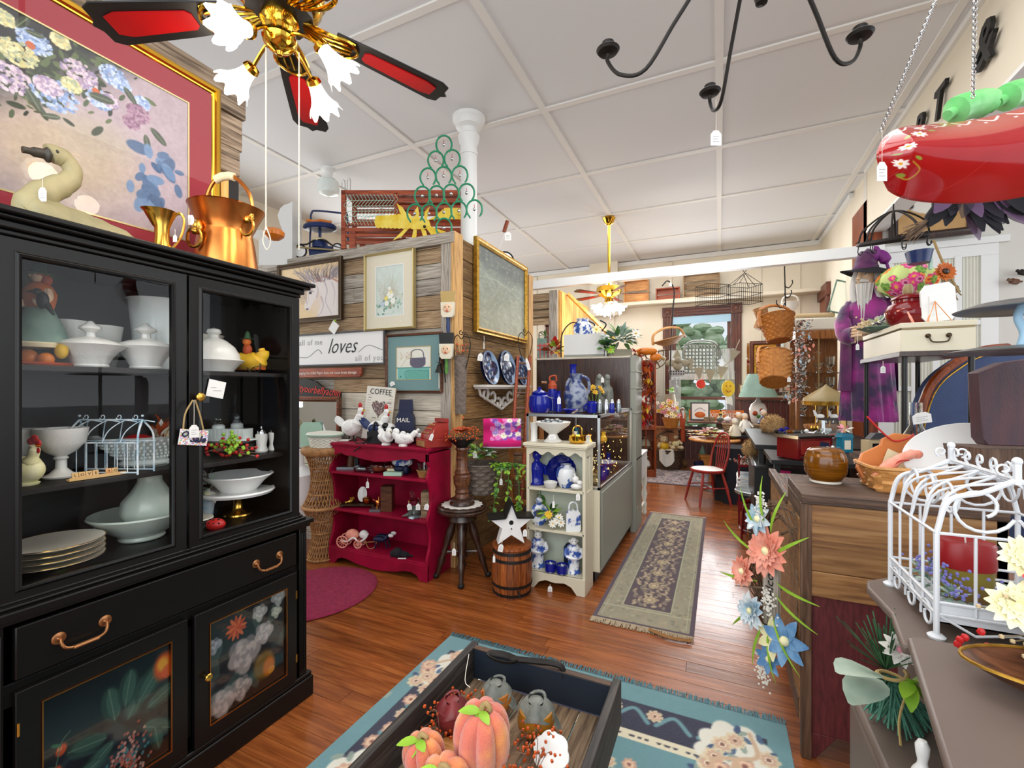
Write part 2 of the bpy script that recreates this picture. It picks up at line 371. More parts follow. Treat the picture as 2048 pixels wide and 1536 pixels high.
_fr=nt_.nodes.new('ShaderNodeFresnel');_fr.inputs[0].default_value=1.3;_ge=nt_.nodes.new('ShaderNodeNewGeometry');_m1=nt_.nodes.new('ShaderNodeMath');_m1.operation='SUBTRACT';_m1.inputs[0].default_value=1;nt_.links.new(_ge.outputs['Backfacing'],_m1.inputs[1]);_m2=nt_.nodes.new('ShaderNodeMath');_m2.operation='MULTIPLY';nt_.links.new(_fr.outputs[0],_m2.inputs[0]);nt_.links.new(_m1.outputs[0],_m2.inputs[1]);_mx=nt_.nodes.new('ShaderNodeMixShader');nt_.links.new(_m2.outputs[0],_mx.inputs[0]);nt_.links.new(_t.outputs[0],_mx.inputs[1]);nt_.links.new(_g.outputs[0],_mx.inputs[2]);nt_.links.new(_mx.outputs[0],_o.inputs[0])
mat('brass','#c79a45',.22,metal=1,bump=.02);mat('brass_bright','#e0b040',.12,metal=1);mat('copper','#b5662f',.28,metal=1,c2='#d08a48',scale=5,bump=.03,bs=20);mat('copper_pull','#b07a50',.35,metal=1)
mat('antique','#4a3b2c',.5,metal=.8);mat('chrome','#c8cccf',.15,metal=1);mat('alu','#a9acad',.35,metal=1);mat('steel','#8e9498',.35,metal=.9);mat('gold','#c79a3e',.35,metal=.85,c2='#9b7426',scale=30);mat('gold_pale','#b7a878',.4,metal=.7)
mat('milk','#dcdcd6',.22,sss=.1,bump=.12,bs=90);mat('milk_smooth','#dbe3df',.15);mat('cream_cer','#dcd6c6',.25);mat('white_cer','#e9e9e6',.2);mat('celadon','#b9c5ba',.2,bump=.05,bs=40);mat('white','#e8e8e6',.5);mat('paper','#e9e8e4',.8);mat('paper_cream','#d9cba6',.8)
mat('white_metal','#d6dade',.4);mat('crimson','#a01038',.45,c2='#840b2b',scale=6,bump=.04,spec=.2);mat('red_reg','#9c2417',.5,c2='#7c1d14',scale=9);mat('cream_paint','#d3ccb4',.45);mat('sage_in','#b9c0b0',.6);mat('grey_sage','#8f9186',.45)
mat('taupe','#6d5f56',.45,c2='#64564e',scale=3);mat('cobalt','#0a1a8c',.08,trans=.55,ior=1.45);mat('cobalt_solid','#101c86',.12);mat('blue_paint','#182c5c',.3);mat('navy','#10183a',.5)
mat('blue_white','#e6e9ec',.15,c2='#3a5aa6',scale=22,mix=(.48,.56));mat('blue_white_big','#e6e9ec',.15,c2='#2f4f9c',scale=12,mix=(.5,.56));mat('delft_dark','#142050',.15,c2='#9fb0c8',scale=28,mix=(.6,.66));mat('stone_blue','#8790a0',.4,c2='#26356c',scale=20,mix=(.45,.6))
mat('wicker','#9c7350',.65,c2='#7c5637',scale=30);mat('wicker_tan','#b98a58',.6,c2='#94683e',scale=30);mat('wicker_dark','#5b4431',.7,c2='#3f2d20',scale=30);mat('basket_honey','#c08038',.5,c2='#a4662a',scale=25);mat('basket_org','#b06f2c',.5,c2='#955a20',scale=25);mat('wicker_white','#dcdcd0',.6);mat('grey_wicker','#75695f',.75,c2='#5e534b',scale=30);mat('basket_lt','#b08450',.6,c2='#94693a',scale=25)
mat('mint','#a9cdb8',.6);mat('leaf','#3d6b2e',.55,c2='#5f9440',scale=20);mat('leaf_br','#7fae2e',.5,c2='#9cc63e',scale=15);mat('leaf_dk','#24452c',.55,c2='#3e6b44',scale=20);mat('leaf_sage','#8ba392',.6,c2='#aebfae',scale=15);mat('leaf_grey','#5f7c72',.65,c2='#7e988a',scale=15)
mat('orange','#d0702a',.5,c2='#b85519',scale=12);mat('orange_gl','#cf7420',.25);mat('rust','#a8441f',.6);mat('berry','#c1531f',.4);mat('red','#b3201f',.4);mat('red_br','#d02a34',.45);mat('yellow','#e0b92c',.5,c2='#cf9f1e',scale=10);mat('yellow_lob','#dcb81c',.4,c2='#e8d25a',scale=12);mat('green_hs','#0f6b4a',.35,c2='#1a8a5e',scale=30);mat('purple','#5a2a6c',.6);mat('lav','#7774b8',.6);mat('pink','#d98a9c',.6);mat('coral','#e48a72',.6,c2='#eea894',scale=20);mat('cream_fl','#e6dfa0',.6,c2='#f0ecc4',scale=20);mat('white_fl','#e9e6dc',.6);mat('blue_fl','#4f7fb0',.6,c2='#7da6c8',scale=18);mat('magenta','#cf1d74',.7)
mat('twine','#a58a5c',.85);mat('string','#ddd8c8',.8);mat('cord','#d9d2c0',.8,bump=.4,bs=200);mat('twig','#5f4a3a',.85,c2='#7d6753',scale=30);mat('straw','#b39a62',.8);mat('raffia_green','#3f7362',.75,c2='#5a9078',scale=40,stretch=(8,8,1));mat('fringe_teal','#4d7a84',.9);mat('fringe_cream','#b5a68c',.9);mat('burlap','#8c8674',.9);mat('brown_paper','#8a6238',.9)
mat('horn','#8f7d55',.4);mat('swan','#8f8866',.55,c2='#a99e76',scale=9,bump=.25,bs=25);mat('swan_dark','#3b362e',.5);mat('pumpkin_fuzz','#d8705a',.85,c2='#f29a50',scale=9,bump=.5,bs=260,sheen=.6,mix=(.42,.6));mat('squash_grey','#5b605a',.45,c2='#7d8078',scale=18,bump=.4,bs=60);mat('squash_yel','#a8721c',.4,c2='#8d5a12',scale=8,bump=.2,bs=40);mat('squash_red','#7a2c2c',.45,c2='#5d1f22',scale=12,bump=.2,bs=40)
mat('fabric_black','#1a191f',.95);mat('tulle','#2b2733',.9,alpha=.7);mat('tulle_p','#6b5070',.9,alpha=.8);mat('skin','#dcbc9a',.6);mat('hair_white','#d9d7d2',.7,bump=.6,bs=60,stretch=(14,14,1));mat('teddy','#8a6a42',.95,c2='#6d4f2e',scale=20,bump=.6,bs=200);mat('teddy_cream','#d3c3a0',.95,bump=.6,bs=200);mat('fur','#b08d5f',.95,c2='#8e6c42',scale=20,bump=.6,bs=150)
mat('amber_cer','#5a3204',.12,c2='#7c4a0a',scale=9,stretch=(1,1,14));mat('terra','#c8783e',.5,c2='#b9692f',scale=7);mat('oxblood','#6f1016',.12);mat('cherry_paint','#a00c10',.4,c2='#8a080c',scale=4,spec=.3);mat('bulb','#fff6e4',.4,emit=6,ec='#fff0d8');mat('shade_glass','#ffffff',.35,emit=2.2,ec='#fff8ec');mat('fairy','#ffdf9a',.4,emit=14,ec='#ffc65e');mat('lampshade','#7f9c92',.8,c2='#88a69c');mat('lampshade_b','#8f8674',.8)
mat('plum_box','#43333b',.5,c2='#54373c',scale=5,bump=.2,stretch=(5,5,1));mat('chair_blue','#39486c',.8,bump=.5,bs=150,c2='#2d3c60',scale=3);mat('mirror','#c9ced0',.03,metal=1);mat('curtain','#e6e9ec',.9,alpha=.55);mat('curtain_solid','#dcdfe2',.9);mat('lace','#e4e2da',.9,alpha=.8);mat('galv','#8f9698',.35,metal=.9,c2='#a8aeb0',scale=10)
mat('rug_pink','#a02c50',.98,c2='#8a2344',scale=40,bump=1,bs=180);mat('teal_mat','#6f8f90',.8);mat('red_mat','#8f2230',.75);mat('cream_mat','#d9d2bd',.8);mat('grey_frame','#4b4b4d',.6);mat('txt_dark','#232326',.6);mat('txt_grey','#a9a9ab',.6);mat('txt_red','#d8362b',.6);mat('txt_white','#e9e4da',.6);mat('tile_wood','#d4ab6e',.6);mat('purple_cloth','#2c1040',.6,c2='#94187a',scale=5,bump=.6,bs=14,mix=(.42,.62),sheen=.5);mat('purple_dk','#2a1138',.6,c2='#5a1650',scale=5,bump=.5,bs=14);mat('hat_purple','#6c1c6e',.6);mat('wreath_blue','#8db0c4',.6,c2='#e2e8e8',scale=18)
mat('candle_red','#8e1216',.35,sss=.1);mat('candle_green','#8a8428',.4,c2='#5a2812',scale=4);mat('tealglass','#1e88a8',.1,trans=.4);mat('foliage_out','#93ad84',.9,c2='#c6d6b8',scale=3);mat('pumpkin_paper','#cf6a20',.6);mat('drygrass','#8a7a5c',.9);woodmat('crate_side',['#1d1a18','#2c2826','#4a443e'],'y',4,.6,.1,14,.3)
mat('blue_screen','#9fc4dc',.5)
vcmat('art',.55);vcmat('art_gloss',.12,coat=.6);vcmat('art_rug',.98,sheen=.3,bump=.5,bs=300);vcmat('art_cloth',.9)
mat('wainscot','#4c201c',.4,c2='#5b2a22',scale=10);mat('magnetic','#17171a',.5);mat('green_glass','#9cc83a',.3);mat('egg_green','#5fc06a',.3,c2='#8fdc90',scale=12);mat('sand','#c9b48c',.7)
# ---------------- room shell ----------------
H=3.95;YB=9.02;XR=1.55;XL=-5.6
sub=struct('floor',MB('black').box(XL,5.2,-2,YB,-.06,-.024))
bw=.092;protos=[]
for L_ in(1.1,1.9,2.7,3.6):
 b=MB('oak_floor').box(0,L_-.002,0,bw-.0022,-.022,0);o=b.build('floor_board','oak_floor',sub,bev=0);protos.append((L_,o))
y=.55;nb=0;first=set()
while y<7.4:
 x=-3.1+R_.uniform(-1.2,0);xe=.9 if y<6.5 else.5
 while x<xe:
  L_,pr=protos[R_.choice([1,2,2,3,3])]
  if x+L_>-2.6 or y>3:
   if nb<290:
    if L_ not in first:o=pr;first.add(L_)
    else:o=pr.copy();COL.objects.link(o)
    o.location=(x,y,R_.uniform(-.0006,.0));nb+=1
  x+=L_
 y+=bw
for L_,pr in protos:
 if L_ not in first:bpy.data.objects.remove(pr)
b=MB('oak_floor');
for(x0,x1,ya,yb)in((XL,5.2,-2,.548),(XL,-4.3,.55,YB),(.9,5.2,.55,YB),(-4.3,.9,7.45,YB),(-4.3,-3.1,.55,7.45)):b.box(x0,x1,ya,yb,-.022,-.002)
o=b.build('floor_field','oak_floor',sub);o['kind']='stuff'
cl=struct('ceiling',MB('ceiling').box(XL,5.2,-2,YB,H,H+.05))
sx_,sy_=.5707*2.5,.5336*2.5
for i in range(-3,4):
 X=i*sx_
 if-5.5<X<5:MB('batten').box(X-.028,X+.028,-2,YB,H-.014,H).build('batten','batten',cl)
k=-2
while True:
 Y=1.5156*2.5+(k)*sy_
 if Y>YB-.1:break
 if Y>-1.9:MB('batten').box(XL,5.2,Y-.028,Y+.028,H-.013,H).build('batten','batten',cl)
 k+=1
WIN=[(-.62,.44,.98,2.56),(-3.02,-2.1,.98,2.56)]
def wall_xz(mb,x0,x1,z0,z1,Y,t,holes):
 xs=sorted({x0,x1}|{h[0]for h in holes}|{h[1]for h in holes});zs=sorted({z0,z1}|{h[2]for h in holes}|{h[3]for h in holes})
 for i in range(len(xs)-1):
  for j in range(len(zs)-1):
   cx,cz=(xs[i]+xs[i+1])/2,(zs[j]+zs[j+1])/2
   if not any(h[0]<cx<h[1]and h[2]<cz<h[3]for h in holes):mb.box(xs[i],xs[i+1],Y,Y+t,zs[j],zs[j+1])
q0=Pt(1345,860,Y=YB);q1=Pt(1462,625,Y=YB)
WX0,WX1,WZ0,WZ1=q0.x,q1.x,q0.z+.02,q1.z-.02
WIN=[(WX0,WX1,WZ0,WZ1),(-3.15,Pt(1092,700,Y=YB).x,WZ0,Pt(1080,655,Y=YB).z)]
b=MB('wall_cream');wall_xz(b,XL,XR+.1,0,H,YB,.15,WIN);wb=struct('wall_back',b)
struct('trim_1',MB('trim_white').box(XL,XR,YB-.05,YB,H-.09,H-.014))
for x in(-3.6,-1.95,-.86,.62,1.2):
 MB('wall_cream').box(x-.05,x+.05,YB-.02,YB,1.0,H-.1).build('wall_batten','wall_cream',wb)
for(px)in(1210,):
 p=Pt(px,550,Y=YB);MB('wall_cream').box(p.x-.28,p.x+.28,YB-.14,YB,2.9,H).build('pilaster','wall_cream',wb)
WZ=Pt(1500,800,Y=YB).z
ws=struct('trim_2',MB('brown_trim_x').box(-2.2,XR,YB-.07,YB,WZ,WZ+.05),bev=.008)
x=-1.2;pr=None
while x<XR-.05:
 if x+.088<WX0 or x>WX1 or True:
  if pr is None:pr=MB('wainscot').box(0,.085,-.02,0,.12,WZ-.01).build('wainscot_board','wainscot',ws,bev=.006);o=pr
  else:o=pr.copy();COL.objects.link(o)
  o.location=(x,YB,0)
  if WX0-.1<x<WX1+.05:o.scale=(1,1,(WZ0-.05)/(WZ))
 x+=.09
struct('baseboard_back',MB('brown_trim_x').box(-2.2,XR,YB-.05,YB-.005,0,.16))
def window(n,x0,x1,z0,z1):
 cx,cz=(x0+x1)/2,(z0+z1)/2;w_,h_=x1-x0,z1-z0;t=.17
 b=MB('brown_trim');
 for sx in(-1,1):
  X=cx+sx*(w_/2+t/2)
  b.box(X-t/2,X+t/2,YB-.035,YB+.02,z0-.02,z1)
  for g in(-.05,0,.05):b.box(X+g-.014,X+g+.014,YB-.05,YB-.035,z0,z1)
 b.use('brown_trim_x').box(x0,x1,YB-.035,YB+.02,z1,z1+t)
 for g in(.035,.085,.135):b.box(x0,x1,YB-.05,YB-.035,z1+g-.014,z1+g+.014)
 b.use('brown_trim')
 for sx in(-1,1):
  X=cx+sx*(w_/2+t/2);b.box(X-t/2-.01,X+t/2+.01,YB-.055,YB+.02,z1,z1+t+.01)
  b.at(TR(X,YB-.055,z1+t/2)@RX(90));b.lathe([(.07,0),(.065,.012),(.04,.006),(.035,.018),(.012,.02),(0,.02)],20);b.at()
 r=struct('window_%d'%n,b,bev=.004)
 MB('brown_trim_x').box(x0-t-.05,x1+t+.05,YB-.13,YB+.1,z0-.06,z0-.01).build('window_sill','brown_trim_x',r,bev=.006)
 f=MB('black');f.use('brown_trim')
 f.frame(w_-.12,h_-.12,[(0,YB+.03),(.055,YB+.03),(.055,YB+.07),(0,YB+.07)],cx,cz);f.box(x0,x1,YB+.03,YB+.07,cz-.03,cz+.03)
 f.build('window_frame',None,r)
 MB('glass').box(x0+.05,x1-.05,YB+.045,YB+.052,z0+.05,cz-.03).build('pane','glass',r);MB('glass').box(x0+.05,x1-.05,YB+.045,YB+.052,cz+.03,z1-.05).build('pane','glass',r)
window(1,*WIN[0]);window(2,*WIN[1])
b=MB('foliage_out')
for i in range(900):
 x,z=R_.uniform(-5,3),R_.uniform(-.6,3.2);yy=YB+3.5+R_.uniform(0,1.5);b.ball((x,yy,z),(R_.uniform(.12,.3),R_.uniform(.15,.3),R_.uniform(.08,.2)),6,4)
o=b.build('shrubbery','foliage_out');o['kind']='stuff';tag(o,'pale green bushes growing outside behind the back window','bushes')
struct('trim_3',MB('foliage_out').box(-12,10,YB+.3,YB+14,-.9,-.6))
struct('wall_right',MB('wall_cream').box(XR,XR+.12,7.0,YB,0,H))
struct('trim_4',MB('trim_white').box(XR-.05,XR,7.0,YB,H-.08,H-.014))
struct('door_1',MB('jamb_wood').box(XR-.02,XR+.12,6.36,7.0,0,3.62),bev=.006)
b=MB('wall_cream').box(XR,XR+.12,6.36,7.0,3.62,H);struct('wall_right_1',b)
hb=struct('trim_5',MB('beam_cream').box(XR-.02,XR+.14,-2,6.36,3.25,H))
MB('batten').box(XR-.05,XR-.02,-2,6.36,H-.05,H).build('batten','batten',hb);MB('trim_white').box(XR-.03,XR+.15,-2,6.36,3.225,3.25).build('edge_board','trim_white',hb)
tb=struct('trim_6',MB('trim_white').box(XL,XR+.1,6.2,6.3,2.93,3.05))
b=MB('wall_grey').box(XR-.02,5.2,6.38,6.5,0,H);struct('wall_right_2',b)
struct('wall_right_3',MB('wall_grey').box(5.1,5.2,5.6,6.4,0,H))
struct('wall_left',MB('wall_cream').box(XL-.1,XL,-2,YB,0,H))
for s_,px,py,sz in(('&',1965,75,.36),('T',1875,215,.30),('R',1838,238,.30),('A',1800,290,.30)):
 r=thing('beam_letter',{'&':'black wooden ampersand mounted high on the cream ceiling beam','T':'black wooden letter T on the cream ceiling beam','R':'black wooden letter R on the beam just above the red bowl','A':'black wooden letter A on the beam hidden behind the red bowl'}[s_],'letter',Pt(px,py,X=XR-.05),-90)
 r.location.z=3.58
 text(s_,sz,r,'black',TR(0,0,0),ext=.012,shear=.35,off=.006,name='letter')
# ------- left partition clad in old barn boards (x = -2.25) -------
PX_=-2.27
pt=struct('wall_left_1',MB('black_in').box(PX_-.1,PX_-.03,-.6,1.56,0,3.0))
z=.0;i=0
while z<3.0:
 h=R_.choice([.11,.14,.17]);dd=R_.uniform(0,.014);ye=1.56+R_.uniform(-.02,.03)
 if 2.38<z<2.45:ye=1.4
 MB('barn_old_y').box(-.02,.006+dd,0,ye+.6,0,h-.008).build('barn_board','barn_old_y',pt,bev=.003,loc=(PX_-.01,-.6,z));z+=h;i+=1
MB('pine_z').box(-.09,-.02,1.35,1.5,0,3.0).build('stud','pine_z',pt,loc=(PX_,0,0))
MB('barn_old_y').box(-.2,.02,-.6,1.58,3.0,3.12).build('cap_beam','barn_old_y',pt)
# ------- barn-board booth: front y=3.15, right side x=-1.97 -------
BX=-1.97;BY=3.15;BT=2.73
bo=struct('wall_box',MB('black_in').box(-5.3,BX-.03,BY+.03,4.75,0,BT-.05))
z=0;row=0
while z<BT-.1:
 h=R_.choice([.125,.14,.15]);h=min(h,BT-.09-z);x=-5.3;
 top=z/BT
 while x<BX-.11:
  L_=R_.uniform(.9,2.2);x1=min(x+L_,BX-.1)
  if BX-.1-x1<.4:x1=BX-.1
  m=R_.choice(['barn_pale','barn_pale','barn_grey'])if top<.5 else R_.choice(['barn_grey','barn_brown','barn_grey','barn_brown','barn_brown'])
  MB(m).box(0,x1-x-.004,-.018+R_.uniform(-.003,.003),0,0,h-.006).build('wall_board',m,bo,loc=(x,BY+.02,z));x=x1
 z+=h
MB('barn_grey').box(-5.3,BX+.02,BY-.03,BY+.08,BT-.09,BT).build('cap_rail','barn_grey',bo,bev=.003)
MB('barn_grey_z').box(BX-.11,BX-.012,BY-.022,BY,0,BT-.09).build('corner_board','barn_grey_z',bo,bev=.002)
MB('post_wood').box(BX-.012,BX+.028,BY-.024,BY+.1,0,BT-.0).build('corner_post','post_wood',bo,bev=.002)
MB('post_wood').box(BX-.02,BX+.04,4.66,4.78,0,BT).build('end_post','post_wood',bo,bev=.002)
z=0
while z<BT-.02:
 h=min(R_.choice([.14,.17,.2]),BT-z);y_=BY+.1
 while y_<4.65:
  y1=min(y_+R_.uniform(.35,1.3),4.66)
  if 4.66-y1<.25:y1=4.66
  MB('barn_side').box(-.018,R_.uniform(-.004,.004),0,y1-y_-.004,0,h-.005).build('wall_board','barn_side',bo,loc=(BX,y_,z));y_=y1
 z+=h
MB('barn_brown').box(-5.3,BX,BY+.08,4.75,BT-.05,BT-.02).build('roof_board','barn_brown',bo)
p=Pt(1112,640,Y=6.35)
struct('wall_partition',MB('barn_grey_z').box(p.x-.11,p.x+.02,6.35,6.5,0,2.92),bev=.004)
pp=struct('wall_partition_1',MB('pine_z').box(p.x+.02,p.x+.05,6.4,8.0,0,2.92))
for k in range(8):MB('pine_z').box(p.x+.05,p.x+.07,6.42+k*.19,6.6+k*.19,0,2.9).build('pine_board','pine_z',pp)
MB('pine_z').bar((p.x+.1,6.6,2.9),(p.x+.75,6.9,2.2),.09,.04).build('brace','pine_z',pp)
b=MB('barn_brown')
bp=struct('trim_7',MB('barn_brown').box(-3.6,p.x-.11,6.42,6.46,2.5,2.9))
for k in range(4):MB('barn_brown').box(-3.6,p.x-.11,6.38,6.42,2.42+k*.12,2.51+k*.12).build('slat','barn_brown',bp)
c=Pt(960,250,Z=H);cx,cy=-2.1,3.62
b=MB('trim_white').lathe([(.075,2.6),(.075,3.6),(.082,3.6),(.082,3.63),(.075,3.63),(.075,3.7),(.09,3.72),(.1,3.78),(.075,3.8),(.08,3.84),(.12,3.86),(.13,3.9),(.15,3.92),(.15,3.95)],28)
struct('trim_8',b).location=(cx,cy,0)
# ---------------- generators for repeated kinds ----------------
def K(prof,s,z=1):return[(r*s,zz*s*z)for r,zz in prof]
def ptag(what,px,py,m='paper',l=22,w=11,h=15,rz=None,rot=0,name='price_tag',**k):
 """white card tag on a string; px,py = where the string is tied"""
 p,s=PS(px,py,**k);r=thing(name,('white price tag on '+what),'tag',p,rz if rz is not None else math.degrees(YAW))
 M_=RY(rot);MB('string').at(M_).tube([(0,0,0),(.3*s,0,-l*s*.5),(0,0,-l*s)],max(.0006,s*.45),5).build('string',None,r)
 hw=w*s/2;z0=-l*s;MB(m).at(M_).prism([(-hw,z0-h*s*.25),(-hw*.45,z0),(hw*.45,z0),(hw,z0-h*s*.25),(hw,z0-h*s),(-hw,z0-h*s)],.0012,-.0006).build('card',None,r)
 if s*w>.02:
  b=MB('txt_grey')
  for i in range(3):b.at(M_).box(-hw*.6,hw*(.6-.3*(i%2)),-.0012,-.0008,z0-h*s*(.42+.17*i),z0-h*s*(.38+.17*i))
  b.build('handwriting',None,r)
 return r
def picture(name,label,cat,c,rz,w,h,fm,fw=.03,fd=.03,matc=None,mw=0,inner=None,art=None,artm='art',glass=False,fprof=None,rot=None):
 """framed picture centred on c; w,h outer size"""
 r=thing(name,label,cat,c,rz,rot=rot)
 iw,ih=w-2*fw,h-2*fw
 pr=fprof or[(0,0),(0,-fd*.6),(fw*.35,-fd),(fw*.7,-fd*.8),(fw,-fd*.9),(fw,0)]
 MB(fm).frame(iw,ih,pr).build('frame',None,r,smooth=30)
 if matc:
  MB(matc).frame(iw-2*mw,ih-2*mw,[(0,-fd*.35),(0,-fd*.45),(mw,-fd*.45),(mw,-fd*.35)]).build('mat_board',None,r,smooth=0)
  if inner:MB(inner).frame(iw-2*mw-.008,ih-2*mw-.008,[(0,-fd*.4),(0,-fd*.5),(.006,-fd*.5),(.006,-fd*.4)]).build('mat_bevel',None,r,smooth=0)
 if art is not None:art.mesh('print',artm,iw-2*mw+.004,ih-2*mw+.004,r,TR(0,-fd*.38,0))
 MB('black_in').box(-iw/2-.002,iw/2+.002,-fd*.3,-.001,-ih/2-.002,ih/2+.002).build('backing',None,r)
 if glass:MB('glass').box(-iw/2,iw/2,-fd*.56,-fd*.53,-ih/2,ih/2).build('glazing',None,r)
 return r
def weave(mb,r0,r1,h,rows,sx=1,sy=1,n=56,k=14,amp=.02,z0=0,bulge=0,sq=0):
 def rad(a):
  if not sq:return 1.
  c,s_=abs(math.cos(a)),abs(math.sin(a));return 1/((c**sq+s_**sq)**(1/sq))
 def fn(u,v):
  a=2*PI*u;row=v*rows;r=r0+(r1-r0)*v+bulge*math.sin(PI*v);ph=int(row+1e-6)%2
  q=r*rad(a)*(1+amp*math.sin(k*a+(PI if ph else 0))-amp*.9*(1 if abs(row-round(row))<.01 else 0))
  return(q*math.cos(a)*sx,q*math.sin(a)*sy,z0+h*v)
 mb.grid(fn,n,rows*2,cu=True)
 fn2=lambda u,v:(lambda q:(q*math.cos(2*PI*u)*sx,q*math.sin(2*PI*u)*sy,z0+h*(1-v)+.002*v))((r1+(r0-r1)*v+bulge*math.sin(PI*v))*rad(2*PI*u)*.94)
 mb.grid(fn2,n,6,cu=True)
 mb.add([(r0*rad(2*PI*i/n)*math.cos(2*PI*i/n)*sx,r0*rad(2*PI*i/n)*math.sin(2*PI*i/n)*sy,z0+.004)for i in range(n)],[tuple(range(n))])
 mb.tube([(r1*rad(2*PI*i/n)*math.cos(2*PI*i/n)*sx,r1*rad(2*PI*i/n)*math.sin(2*PI*i/n)*sy,z0+h)for i in range(n)],max(.004,(r1+r0)*.02),6,closed=True)
 return mb
def basket(name,label,cat,loc,rz,r0,r1,h,m,rows=10,sx=1,sy=1,handle=.9,hr=.008,rot=None,amp=.02,k=14,bulge=0,sq=0,group=None,hx=1):
 r=thing(name,label,cat,loc,rz,group,rot)
 weave(MB(m),r0,r1,h,rows,sx,sy,k=k,amp=amp,bulge=bulge,sq=sq).build('body',None,r)
 if handle:MB(m).tube(crv([(-r1*sx*hx,0,h*.6),(-r1*sx*hx,0,h*1.05),(-r1*sx*.8,0,h+r1*handle*.7),(0,0,h+r1*handle),(r1*sx*.8,0,h+r1*handle*.7),(r1*sx*hx,0,h*1.05),(r1*sx*hx,0,h*.6)],5),hr,8,flat=1.6).build('handle',None,r)
 return r
def scatter_ball(R,rz=None,n=1):
 a=R_.uniform(0,2*PI);t=math.acos(R_.uniform(-.2,1));rr=R*(R_.uniform(.6,1))
 return Vector((rr*math.sin(t)*math.cos(a),rr*math.sin(t)*math.sin(a),(rz or R)/R*rr*math.cos(t)))
def bush(mb,c,R,rz,n,mats,l,wd,c0=None):
 """cluster of leaves pointing outwards"""
 c=Vector(c)
 for i in range(n):
  d=scatter_ball(R,rz);mb.use(R_.choice(mats));dd=d.normalized()+Vector((R_.uniform(-.4,.4),R_.uniform(-.4,.4),R_.uniform(-.3,.4)))
  mb.leaf(c+d*.55,dd,l*R_.uniform(.7,1.2),wd*R_.uniform(.7,1.2),up=(R_.uniform(-.5,.5),R_.uniform(-.5,.5),1),bend=.3)
 return mb
def curl(c,r,a0,a1,ax=0,k=14,sh=.35,z=1):
 """spiral points in the xz plane, radius shrinking to sh*r"""
 return[(c[0]+r*(1-(1-sh)*i/k)*math.cos(math.radians(a0+(a1-a0)*i/k)),c[1],c[2]+z*r*(1-(1-sh)*i/k)*math.sin(math.radians(a0+(a1-a0)*i/k)))for i in range(k+1)]
def item(name,label,cat,px,Z,parts,group=None,rz=None,py=None,**k):
 """thing made of lathe/other parts whose sizes are in photo pixels at its depth; parts: (part name, material, fn(mb,s))"""
 p=Pt(px,py if py is not None else 700,**k)
 if Z is not None:p.z=Z
 s=dep(p)/FPX;r=None
 if len(parts)==1:
  b=MB(parts[0][1]);parts[0][2](b,s);o=b.build(name);tag(o,label,cat,group,p,rz if rz is not None else math.degrees(YAW));return o
 r=thing(name,label,cat,p,rz if rz is not None else math.degrees(YAW),group)
 for pn,m,fn in parts:b=MB(m);fn(b,s);b.build(pn,None,r)
 return r
def Lt(prof,n=24,lob=None,c=(0,0,0),sx=1,sy=1):return lambda b,s:b.lathe(K(prof,s),n,tuple(q*s for q in c),lob,sx=sx,sy=sy)
def Tb(pts,r,n=8,k=5):return lambda b,s:b.tube([q*s for q in crv(pts,k)],[q*s for q in r]if isinstance(r,list)else r*s,n)
def Bx(*a):return lambda b,s:b.box(*[q*s for q in a])
def Bl(c,r,n=12,m=8):return lambda b,s:b.ball([q*s for q in c],tuple(q*s for q in r)if isinstance(r,tuple)else r*s,n,m)
def Pr(poly,t,y0=0):return lambda b,s:b.prism([(x*s,z*s)for x,z in poly],t*s,y0*s)
def Mx(*fs):
 def f(b,s):
  for g in fs:g(b,s)
 return f
def U(m):return lambda b,s:b.use(m)
scal=lambda n,a:(lambda an,t:1+a*math.cos(n*an)*t)
DEG0=math.degrees(YAW)
# ---------------- black hutch ----------------
hu=thing('china_hutch','tall black painted hutch with glass doors and floral panel doors by the left wall','hutch',(-1.765,1.013,0),90)
BP='black_paint'
MB(BP).box(-.53,.53,.005,.47,0,.11).box(-.545,.545,-.012,.48,0,.095).box(-.54,.54,-.006,.475,.095,.115).build('plinth',None,hu,bev=.006)
b=MB(BP).box(-.515,-.475,.0,.46,.115,.82).box(.475,.515,.0,.46,.115,.82).box(-.475,.475,.015,.46,.115,.165).box(-.475,.475,.015,.46,.57,.635).box(-.475,.475,.44,.46,.115,.82).box(-.014,.014,.015,.05,.115,.6)
for i in range(4):
 for sx in(-1,1):b.box(sx*.495-.016+.009*i,sx*.495-.011+.009*i,-.004,.004,.14,.78)
b.build('lower_case',None,hu,bev=.002)
b=MB(BP)
b.box(-.54,.54,-.02,.48,.82,.842).box(-.525,.525,-.012,.47,.805,.822).box(-.515,.515,.0,.46,.842,.852).box(-.505,.505,.012,.46,.852,.862).box(-.5,.5,.02,.46,.862,.872)
b.build('waist_moulding',None,hu,bev=.004)
d=MB(BP).box(-.455,.455,-.006,.02,.645,.792).build('drawer',None,hu,bev=.004)
def bail(parent,x,z,s=1):
 b=MB('copper_pull')
 for sx in(-1,1):
  b.at(TR(x+sx*.055*s,-.006,z)@RX(90)).lathe(K([(17,0),(17,2),(13,4),(7,5),(5,9),(4,11)],.001*s),18);b.at()
  b.tube([q*s+Vector((x,0,z))for q in crv([(sx*.055,-.018,0),(sx*.054,-.022,-.014),(sx*.047,-.026,-.027),(sx*.03,-.027,-.034),(0,-.028,-.036)],5)],.0045*s,8)
 b.tube([(x-.03*s,-.028,z-.035*s),(x+.03*s,-.028,z-.035*s)],.006*s,8);b.build('drawer_pull',None,parent)
bail(d,-.31,.72);bail(d,.31,.72)
